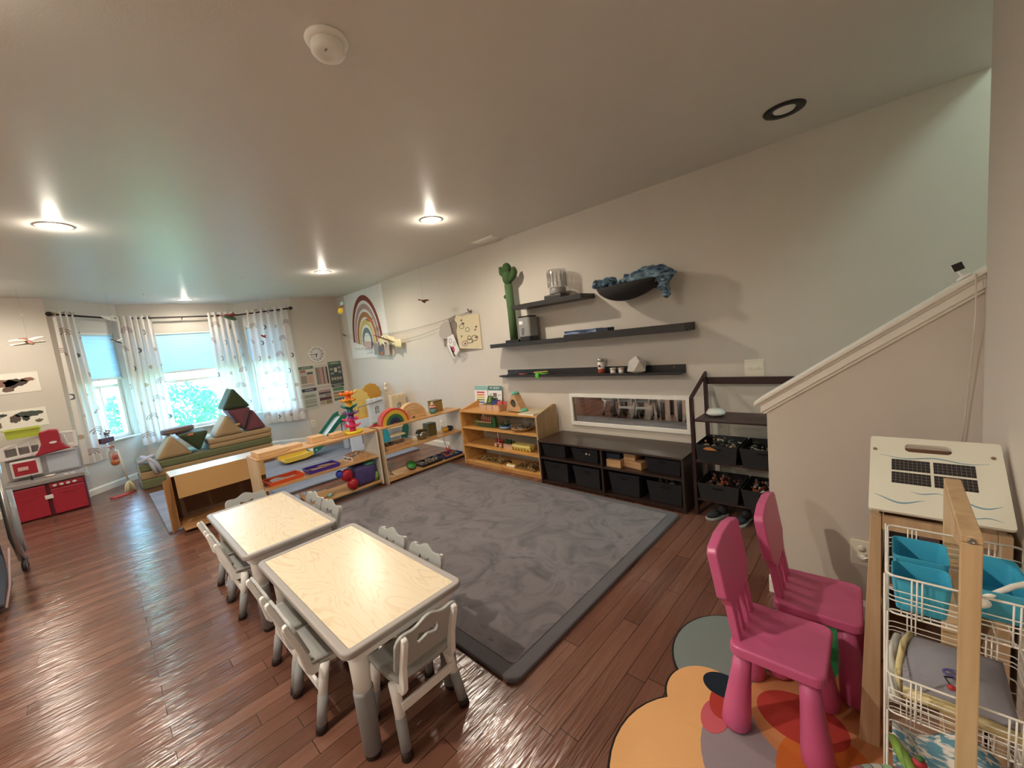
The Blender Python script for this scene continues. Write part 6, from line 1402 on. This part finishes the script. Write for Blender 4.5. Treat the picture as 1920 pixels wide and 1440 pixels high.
MB().prism(arc(0.11, 0.795, 0.030, 0, 2 * PI, 20, 0.013)[:-1], 'y', -0.064, -0.0605).build('oval_badge', M_kw, t)
o = tray('wash_basin', 'lime green basin standing on top of the toy kitchen', (-6.955, -0.64, 0.893), 0.25, 0.16, 0.10, mat('lime_plastic', '#b2bf43', 0.45), PI / 2, cat='basin')
o.location = (-6.945, -0.60, 0.893)
MB().prism(rrect(-0.14, 0.14, -0.09, 0.09, 0.02), 'z', 0.088, 0.098, holes=[rrect(-0.122, 0.122, -0.075, 0.075, 0.015)]).build('rim', mat('lime_rim', '#c2cc62', 0.45), o)

# things beside the left bay window
t = thing('planter_pot', 'dark red planter with small maroon flowers on the left window sill', 'plant pot', (-7.385, 0.085, 0.621), 0.8)
t.location = (-7.37, 0.0, 0.6205)
MB().box(-0.035, 0.035, -0.09, 0.09, 0, 0.065, bv=0.006).build('pot', mat('maroon_pot', '#54222c', 0.5), t)
b = MB(); random.seed(14)
for k in range(22):
    p = Vector((random.uniform(-0.03, 0.03), random.uniform(-0.02, 0.09), 0.07)); q = p + Vector((random.uniform(-0.03, 0.03), random.uniform(-0.03, 0.03), random.uniform(0.03, 0.09)))
    b.tube([p, q], 0.002, n=4).ell(q, 0.009, n=6)
b.build('flowers', mat('maroon_flower', '#6f3842', 0.7), t)
t = thing('mesh_ball_bag', 'clear hanging bag of orange and red balls by the left curtain', 'bag', (-7.02, 0.045, 0.56), 0.8)
MB().lathe([(0, -0.21), (0.035, -0.20), (0.05, -0.15), (0.045, -0.05), (0.03, 0.0), (0.012, 0.02), (0, 0.02)], n=18).build('bag_skin', thin_clear('clear_bag', (0.96, 0.88, 0.85, 1), 0.2), t)
MB().ell((0, 0, -0.165), (0.042, 0.042, 0.038)).build('orange_ball', mat('orange_ball', '#c97836', 0.45), t)
MB().ell((0.0, 0.015, -0.10), (0.036, 0.036, 0.04)).build('red_ball', mat('orange_red_ball', '#bf4a38', 0.45), t)
MB().tube([(0, -0.025, 0.02), (0, 0, 0.05), (0, 0.025, 0.02)], 0.008).build('handle', mat('orange_red_ball', '#bf4a38', 0.45), t)
MB().tube([(0, 0, 0.052), (-0.12, -0.02, 0.062)], 0.003).build('hanging_cord', M_white, t)
t = thing('toy_mop', 'toy mop with cream strings standing head down beside the play couch', 'mop', (-6.95, 0.12, 0))
b = MB(); random.seed(15)
for k in range(26):
    a = random.uniform(0, 2 * PI); r_ = random.uniform(0.01, 0.055)
    b.tube([(0, 0, 0.14), (r_ * 0.7 * math.cos(a), r_ * 0.7 * math.sin(a), 0.10), (r_ * 1.1 * math.cos(a), r_ * 1.1 * math.sin(a), 0.012)], [0.010, 0.011, 0.009], n=6)
b.build('mop_strings', mat('cream_yarn', '#cfc8a8', 0.95), t)
MB().tube([(0, 0, 0.13), (-0.04, -0.035, 0.55)], 0.010).build('handle', mat('pale_rod', '#c8bfae', 0.4), t)
t = thing('toy_broom', 'red toy dustpan lying on the floor beside the mop', 'dustpan', (-6.83, 0.03, 0), 0.5)
MB().prism([(-0.05, -0.09), (0.05, -0.09), (0.04, 0.07), (-0.04, 0.07)], 'z', 0.001, 0.012, bv=0.003).build('pan', mat('toy_red', '#b02f34', 0.45), t)
MB().tube([(0, 0.07, 0.008), (0, 0.16, 0.010)], 0.008).build('handle', mat('toy_red', '#b02f34', 0.45), t)

# folded black stroller at the left edge
t = thing('folded_stroller', 'folded black stroller with silver tubes and small casters at the left edge', 'stroller', (-4.55, -0.72, 0))
M_sil = mat('silver_tube', '#a9a6a3', 0.25, metal=0.8); M_navy = mat('black_navy_cloth', '#20212a', 0.85)
MB().prism([(-0.30, 0.10), (0.10, 0.06), (0.32, 0.30), (0.30, 0.62), (0.0, 0.90), (-0.30, 0.95), (-0.24, 0.55)], 'y', -0.30, 0.07, bv=0.03, seg=3).build('folded_cloth', M_navy, t)
MB().prism([(-0.02, 0.03), (0.40, 0.025), (0.62, 0.12), (0.66, 0.40), (0.40, 0.46), (0.10, 0.30)], 'y', -0.30, 0.115, bv=0.02, seg=3).build('foot_muff', mat('glossy_black_cloth', '#2b2c33', 0.4), t)
for y_ in (0.13, -0.18):
    MB().tube([(-0.40, y_, 0.97), (-0.30, y_, 0.78), (-0.20, y_ + 0.01, 0.55), (-0.19, y_ + 0.01, 0.33), (-0.30, y_ + 0.01, 0.18), (-0.42, y_, 0.09)], 0.022, n=12).build('frame_tube', M_sil, t)
    MB().tube([(-0.34, y_ + 0.02, 0.66), (-0.26, y_ + 0.03, 0.46), (-0.24, y_ + 0.03, 0.30), (-0.34, y_ + 0.02, 0.18)], 0.026, n=12).build('bumper_sleeve', mat('translucent_grey', '#8c8f92', 0.3), t)
    for x_ in (-0.46, -0.36):
        T = Matrix.Translation((x_, y_ + 0.01, 0.046)) @ Matrix.Rotation(PI / 2, 4, 'X')
        w_ = MB().lathe([(0.012, -0.012), (0.040, -0.012), (0.045, 0), (0.040, 0.012), (0.012, 0.012)], n=24, T=T).build('wheel', mat('dark_wheel', '#2d2626', 0.5), t)
        MB().lathe([(0, -0.0125), (0.018, -0.0135), (0.018, 0.0135), (0, 0.0125)], n=16, T=T).build('hub', mat('copper_hub', '#9c7468', 0.4, metal=0.3), w_)
MB().tube([(0.42, 0.12, 0.03), (0.20, 0.125, 0.10), (-0.02, 0.13, 0.30)], 0.007).build('edge_strap', mat('pink_strap', '#a98a86', 0.5), t)

# ------------------------------------------------------------------ white-roofed play stand by the right wall
M_pstand = wood('play_stand_wood', '#b39674', '#c9ad8a', 'z', 1.0, 0.5, 0.6); M_proof = mat('cream_white_board', '#ecebdc', 0.5)
SX0, SX1, SY0, SY1 = -0.042, 0.224, 1.50, 1.95
t = thing('play_stand', 'wooden play stand with a tilted cream roof board against the half wall', 'play stand', (0.091, 1.72, 0))
def L(x, y, z): return (x - 0.091, y - 1.72, z)
for x, sx in ((SX0, -1), (SX1, 1)):
    for y in (SY0, SY1 - 0.025):
        zt = 0.775 if y < 1.7 else 0.90
        o_ = 0.030 if sx < 0 and y < 1.7 else 0.004
        pl = [(L(x, 0, 0)[0] + (0 if sx < 0 else -0.024), zt), (L(x, 0, 0)[0] + (0.024 if sx < 0 else 0), zt), (L(x, 0, 0)[0] + (0.022 if sx < 0 else 0.004), 0), (L(x, 0, 0)[0] + (-o_ if sx < 0 else -0.022), 0)]
        if sx < 0: pl = [(L(x, 0, 0)[0], zt), (L(x, 0, 0)[0] + 0.024, zt), (L(x, 0, 0)[0] + 0.020, 0), (L(x, 0, 0)[0] - o_, 0)]
        MB().prism(pl, 'y', L(0, y, 0)[1], L(0, y, 0)[1] + 0.025, bv=0.002).build('leg', M_pstand, t)
MB().box(*L(SX0 + 0.025, 0, 0)[:1], L(SX1 - 0.025, 0, 0)[0], L(0, SY0 + 0.003, 0)[1], L(0, SY0 + 0.018, 0)[1], 0.735, 0.775).build('front_rail', M_pstand, t)
for s, x in ((-1, SX0), (1, SX1 - 0.02)):
    MB().box(L(x, 0, 0)[0], L(x, 0, 0)[0] + 0.018, L(0, SY0 + 0.0255, 0)[1], L(0, SY1 - 0.0255, 0)[1], 0.30, 0.76).build('side_panel', M_pstand, t)
for z in (0.56, 0.32, 0.10):
    MB().box(L(SX0 + 0.025, 0, 0)[0], L(SX1 - 0.025, 0, 0)[0], L(0, SY0 + 0.02, 0)[1], L(0, SY1 - 0.002, 0)[1], z - 0.012, z).build('shelf_board', mat('pinkish_board', '#a98873', 0.6), t)
MB().box(L(SX0 + 0.025, 0, 0)[0], L(SX1 - 0.025, 0, 0)[0], L(0, SY1 - 0.0015, 0)[1], L(0, SY1 + 0.004, 0)[1], 0.08, 0.86).build('back_panel', mat('umber_board', '#7d5f4c', 0.7), t)
# roof board
ang = math.atan2(0.155, 0.235); RL = math.hypot(0.155, 0.235)
TR = Matrix.Translation(L(0.0905, 1.488, 0.795)) @ Matrix.Rotation(ang, 4, 'X')
rw = 0.1365
hole = rrect(-rw + 2 * rw * 0.29, -rw + 2 * rw * 0.65, RL * 0.80, RL * 0.915, 0.012)
r = MB().prism(rrect(-rw, rw, 0, RL, 0.008), 'z', 0, 0.010, holes=[hole], T=TR, bv=0.001).build('roof_board', M_proof, t)
b = MB()
g0, g1, h0, h1 = -rw + 2 * rw * 0.18, -rw + 2 * rw * 0.80, RL * 0.36, RL * 0.68
for i in range(2):
    for j in range(2):
        xa = g0 + (g1 - g0) * (0.0 if i == 0 else 0.52); xb = g0 + (g1 - g0) * (0.48 if i == 0 else 1.0)
        ya = h0 + (h1 - h0) * (0.0 if j == 0 else 0.54); yb = h0 + (h1 - h0) * (0.46 if j == 0 else 1.0)
        b.box(xa, xb, ya, yb, 0.0102, 0.0106, m=0, T=TR)
        for k in range(1, 9): q = xa + (xb - xa) * k / 9; b.box(q - 0.0005, q + 0.0005, ya, yb, 0.0107, 0.0110, m=1, T=TR)
        for k in range(1, 4): q = ya + (yb - ya) * k / 4; b.box(xa, xb, q - 0.0005, q + 0.0005, 0.0107, 0.0110, m=1, T=TR)
b.build('printed_grid', [mat('near_black_print', '#2e2a2b', 0.6), mat('grid_line_grey', '#7a7674', 0.6)], r)
b = MB()
def wave(x0, x1, y, a, f, w_, ph=0.0):
    b.tube([(x0 + (x1 - x0) * k / 30, y + a * math.sin(f * k / 30 + ph), 0.0102) for k in range(31)], [max(0.0004, w_ * math.sin(PI * (k + 1) / 32)) for k in range(31)], n=5, T=TR)
wave(-rw * 0.84, rw * 0.80, RL * 0.715, 0.005, 11, 0.0018, 2.0)
wave(-rw * 0.92, -rw * 0.15, RL * 0.15, 0.010, 5.5, 0.0024, 1.8); wave(-rw * 0.35, rw * 0.15, RL * 0.27, 0.004, 6, 0.0014, 3.0)
wave(rw * 0.2, rw * 0.88, RL * 0.22, 0.010, 5.5, 0.0022, 1.2); wave(rw * 0.40, rw * 0.85, RL * 0.07, 0.004, 6, 0.0013, 4.0)
b.build('painted_wave', mat('wave_blue', '#7fa9be', 0.6), r)
for x, y in ((-rw * 0.92, RL * 0.80), (rw * 0.86, RL * 0.80)): MB().ell((x, y, 0.0125), (0.005, 0.005, 0.003), T=TR).build('wood_dowel', mat('dowel_brown', '#8a705e', 0.6), r)
for k, (x, c, lb) in enumerate(((0.02, '#4a5560', 'dark grey box on the play stand top shelf, left'), (0.085, '#7a6a78', 'mauve picture box on the play stand top shelf'), (0.135, '#4a2f3c', 'maroon box on the play stand top shelf'), (0.185, '#c9c2b8', 'pale box on the play stand top shelf, right'))):
    solo(MB().box(-0.022, 0.022, -0.05, 0.05, 0, 0.12 + 0.008 * (k % 2), bv=0.002).build('carton', mat('carton' + c[1:], c, 0.6)), lb, 'box', (x, 1.68, 0.5605), group='small boxes on the play stand')

# ------------------------------------------------------------------ wooden stand with wire baskets
M_wire = mat('white_coated_wire', '#eeeae2', 0.35); M_post = wood('pale_post_wood', '#c2a179', '#d6b98f', 'z', 0.8, 0.5, 0.5)
t = thing('basket_stand', 'narrow wooden stand with an arm on top between wire baskets', 'stand', (0.1035, 1.155, 0))
MB().box(-0.0135, 0.0135, -0.155, -0.141, 0, 0.961, bv=0.002).build('front_post', M_post, t)
MB().box(-0.0135, 0.0135, 0.141, 0.155, 0, 0.961, bv=0.002).build('back_post', M_post, t)
MB().prism([(-0.155, 0.9615), (0.155, 0.9615), (0.155, 0.975), (-0.155, 0.975)], 'x', -0.0135, 0.0135, bv=0.002).build('top_rail', M_post, t)
MB().prism([(-0.1405, 0.945), (0.1405, 0.875), (0.1405, 0.961), (-0.1405, 0.961)], 'x', -0.0135, -0.008).build('side_board', M_post, t)
MB().box(-0.0135, 0.0135, -0.14, 0.14, 0.04, 0.07).build('bottom_rail', M_post, t)
MB().lathe([(0, 0), (0.0055, 0), (0.0055, 0.0015), (0.003, 0.002), (0.003, 0.001), (0, 0.001)], n=16, T=Matrix.Translation((0, -0.1552, 0.966)) @ Matrix.Rotation(PI / 2, 4, 'X')).build('bolt', mat('zinc_bolt', '#9a948a', 0.3, metal=0.8), t)
def basket(label, zt, zb):
    x0, x1, y0, y1 = -0.004, 0.200, 1.020, 1.262
    t = thing('wire_basket', label, 'basket', ((x0 + x1) / 2, (y0 + y1) / 2, zb), group='white wire baskets')
    a, b_ = (x1 - x0) / 2, (y1 - y0) / 2; H = zt - zb
    def loop(z, r, ins=0.0, name='rim'):
        pts = [(p[0], p[1], z) for p in rrect(-a + ins, a - ins, -b_ + ins, b_ - ins, 0.012, 4)]
        return MB().tube(pts, r, n=6, closed=True).build(name, M_wire, t)
    loop(H, 0.0022); loop(0.0017, 0.0019, 0.001, 'bottom_loop')
    q = MB()
    for f in (0.63, 0.47, 0.36):
        q.tube([(p[0], p[1], H * f) for p in rrect(-a, a, -b_, b_, 0.012, 4)], 0.0012, n=5, closed=True)
    for s in (-1, 1):
        for u in (0.17, 0.205, 0.24, 0.78, 0.82, 0.86): q.tube([(-a + 2 * a * u, s * b_, H), (-a + 2 * a * u, s * b_, 0.001)], 0.0015, n=5)
        for u in (0.02, 0.25, 0.30, 0.70, 0.75, 0.98): q.tube([(s * a, -b_ + 2 * b_ * u, H), (s * a, -b_ + 2 * b_ * u, 0.001)], 0.0012, n=5)
    for k in range(1, 10): q.tube([(-a + 2 * a * k / 10, -b_, 0.0012), (-a + 2 * a * k / 10, b_, 0.0012)], 0.0009, n=5)
    for k in range(1, 5): q.tube([(-a, -b_ + 2 * b_ * k / 5, 0.0022), (a, -b_ + 2 * b_ * k / 5, 0.0022)], 0.0009, n=5)
    q.build('wire_grid', M_wire, t)
    return t
basket('top white wire basket holding the turquoise tubs', 0.856, 0.774)
basket('middle white wire basket holding the grey pouch', 0.638, 0.551)
basket('bottom white wire basket holding toy vegetables', 0.415, 0.330)
o = MB().tube([(-0.008, 1.019, 0.05), (-0.008, 1.019, 0.857)], 0.0017, n=6).tube([(-0.008, 1.263, 0.05), (-0.008, 1.263, 0.857)], 0.0017, n=6).tube([(-0.008, 1.019, 0.052), (-0.008, 1.263, 0.052)], 0.0017, n=6)
tag(o.build('wire_side_frame', M_wire), 'white wire side frame joining the three baskets at their left ends', 'frame')
M_turq = mat('turquoise_plastic', '#45aed0', 0.35)
def tub(label, x, y, z, w_, d_, h_, rz=0.0):
    t = thing('plastic_tub', label, 'tub', (x, y, z), rz, group='turquoise tubs in the top basket')
    b = MB(); k = 0.84; n = 5
    R = lambda s, zz: [(p[0] * s, p[1] * s, zz) for p in rrect(-w_ / 2, w_ / 2, -d_ / 2, d_ / 2, 0.012, n)]
    A, B, C2, D = R(k, 0), R(1, h_), R(0.955, h_), R(k * 0.94, 0.004)
    N = len(A)
    for i in range(N):
        j = (i + 1) % N
        b.face([A[i], A[j], B[j], B[i]]); b.face([B[i], B[j], C2[j], C2[i]]); b.face([C2[i], C2[j], D[j], D[i]])
    b.face(A[::-1]); b.face(D)
    o = b.build('tub_body', M_turq, t)
    return t
tub('turquoise tub at the front left of the top wire basket', 0.044, 1.070, 0.779, 0.084, 0.080, 0.066)
tub('turquoise tub behind it at the back left of the top wire basket', 0.046, 1.170, 0.779, 0.086, 0.100, 0.072)
tub('turquoise tub in the right half of the top wire basket', 0.152, 1.150, 0.779, 0.076, 0.15, 0.062, 0.05)
t = thing('white_scoop', 'white plastic scoop lying across the right turquoise tub', 'scoop', (0.165, 1.10, 0.846), 0.3)
MB().tube([(-0.05, -0.02, -0.02), (0.0, 0.0, 0.002), (0.06, 0.02, 0.016)], [0.005, 0.005, 0.006], n=10).build('handle', M_white, t)
MB().ell((-0.055, -0.022, -0.024), (0.018, 0.014, 0.010)).build('scoop_bowl', M_white, t)
t = thing('fabric_pouch', 'grey cloth pouch with yellow binding in the middle wire basket', 'pouch', (0.085, 1.145, 0.556))
MB().sheet(lambda u, v: Vector((-0.065 + 0.155 * u, -0.085 + 0.17 * v, 0.035 + 0.03 * math.sin(PI * u) * math.sin(PI * v) + 0.015 * v)), 14, 12, thick=0.008).build('pouch_cloth', mat('grey_pouch_cloth', '#8f8c94', 0.9, bump=0.3, bscale=150), t)
MB().tube([(-0.075, -0.09, 0.004), (-0.070, -0.02, 0.040), (-0.062, 0.04, 0.055), (-0.05, 0.085, 0.05)], 0.006).tube([(-0.065, -0.093, 0.030), (0.0, -0.094, 0.032), (0.09, -0.094, 0.022)], 0.011).build('yellow_binding', mat('cream_yellow_binding', '#d8c896', 0.8), t)
MB().tube([(-0.08, -0.10, 0.01), (-0.085, 0.0, 0.03), (-0.07, 0.09, 0.03)], 0.010).build('white_sock', mat('off_white_cloth', '#d8d8d2', 0.9), t)
t = thing('toy_glasses', 'purple and red toy glasses on the grey pouch', 'glasses', (0.092, 1.09, 0.628))
MB().tube([(0.012 * math.cos(2 * PI * k / 16), 0.010 * math.sin(2 * PI * k / 16) + 0.01, 0.002) for k in range(16)], 0.0025, closed=True, n=6).build('purple_lens_ring', mat('violet_plastic', '#5c568f', 0.4), t)
MB().tube([(0.0, -0.002, 0.002), (-0.012, -0.010, 0.004), (-0.006, -0.028, 0.004)], 0.0016, n=6).build('black_wire', M_black, t)
MB().ell((-0.004, -0.036, 0.004), (0.006, 0.006, 0.005)).build('red_tip', mat('toy_red', '#b02f34', 0.45), t)
t = thing('toy_cucumber', 'light green toy cucumber in the bottom wire basket', 'toy food', (0.022, 1.10, 0.352), 0.3)
MB().tube([(0, 0.06, 0.022), (0.004, 0.02, 0.022), (0.012, -0.03, 0.018), (0.014, -0.055, 0.016)], [0.008, 0.012, 0.012, 0.007], n=14).build('cucumber_body', mat('cucumber_green', '#7fa34a', 0.45), t)
t = thing('toy_strawberry', 'small red toy strawberry in the bottom wire basket', 'toy food', (0.048, 1.105, 0.385), 0.3)
MB().ell((0, 0, 0), (0.012, 0.013, 0.010)).build('berry', mat('berry_red', '#b0343c', 0.5), t)
MB().lathe([(0, 0.0), (0.009, 0.001), (0.006, 0.004), (0, 0.005)], (0, 0.0, 0.010), 6).build('green_leaf', mat('berry_leaf', '#4a6b3c', 0.6), t)
t = thing('printed_cloth', 'white cloth with teal flowers bunched in the bottom wire basket', 'cloth', (0.085, 1.14, 0.335))
MB().sheet(lambda u, v: Vector((-0.08 + 0.175 * u, -0.10 + 0.20 * v, 0.012 + 0.016 * math.sin(7 * u + 3 * v) + 0.012 * math.cos(9 * v - 4 * u) + 0.012)), 24, 20, thick=0.003).build('cloth_sheet', wood('teal_floral_cloth', '#5f8fa3', '#dcd6cc', 'x', 3.2, 0.9, 0.12), t)

# striped fabric bin in the foreground
t = thing('fabric_drum', 'round black-lined fabric drum with a striped rolled rim at the bottom edge', 'bin', (0.060, 0.845, 0))
MB().lathe([(0, 0), (0.115, 0), (0.125, 0.02), (0.128, 0.455), (0.122, 0.455), (0.118, 0.03), (0, 0.012)], n=40).build('drum_body', mat('black_lining', '#16181b', 0.8), t)
def stripes():
    m = bpy.data.materials.new('book_spine_stripes'); m.use_nodes = True; q = NT(m); nt = q.nt; b = nt.nodes['Principled BSDF']
    tc_ = nt.nodes.new('ShaderNodeTexCoord'); sp = nt.nodes.new('ShaderNodeSeparateXYZ'); q.L.new(tc_.outputs['Object'], sp.inputs[0])
    a = q.m('ARCTAN2', sp.outputs[1], sp.outputs[0]); f = q.m('MULTIPLY', a, 7.0)
    wn_ = nt.nodes.new('ShaderNodeTexWhiteNoise'); wn_.noise_dimensions = '1D'; q.L.new(q.m('FLOOR', f), wn_.inputs['W'])
    r = nt.nodes.new('ShaderNodeValToRGB'); r.color_ramp.interpolation = 'CONSTANT'
    r.color_ramp.elements[0].color = lin('#c9bfa6'); r.color_ramp.elements[1].color = lin('#7f8c86'); r.color_ramp.elements[1].position = 0.3
    for p, c in ((0.45, '#8fae86'), (0.6, '#d8cfa8'), (0.75, '#8a5660'), (0.85, '#a9a9a0')):
        e = r.color_ramp.elements.new(p); e.color = lin(c)
    q.L.new(wn_.outputs['Value'], r.inputs[0])
    edge = q.m('LESS_THAN', q.m('FRACT', f), 0.10)
    q.L.new(q.mix(edge, r.outputs[0], lin('#2e2a28')), b.inputs['Base Color']); b.inputs['Roughness'].default_value = 0.8
    return m
MB().tube([(0.128 * math.cos(2 * PI * k / 48), 0.128 * math.sin(2 * PI * k / 48), 0.465) for k in range(48)], 0.014, n=12, closed=True).build('striped_rim', stripes(), t)
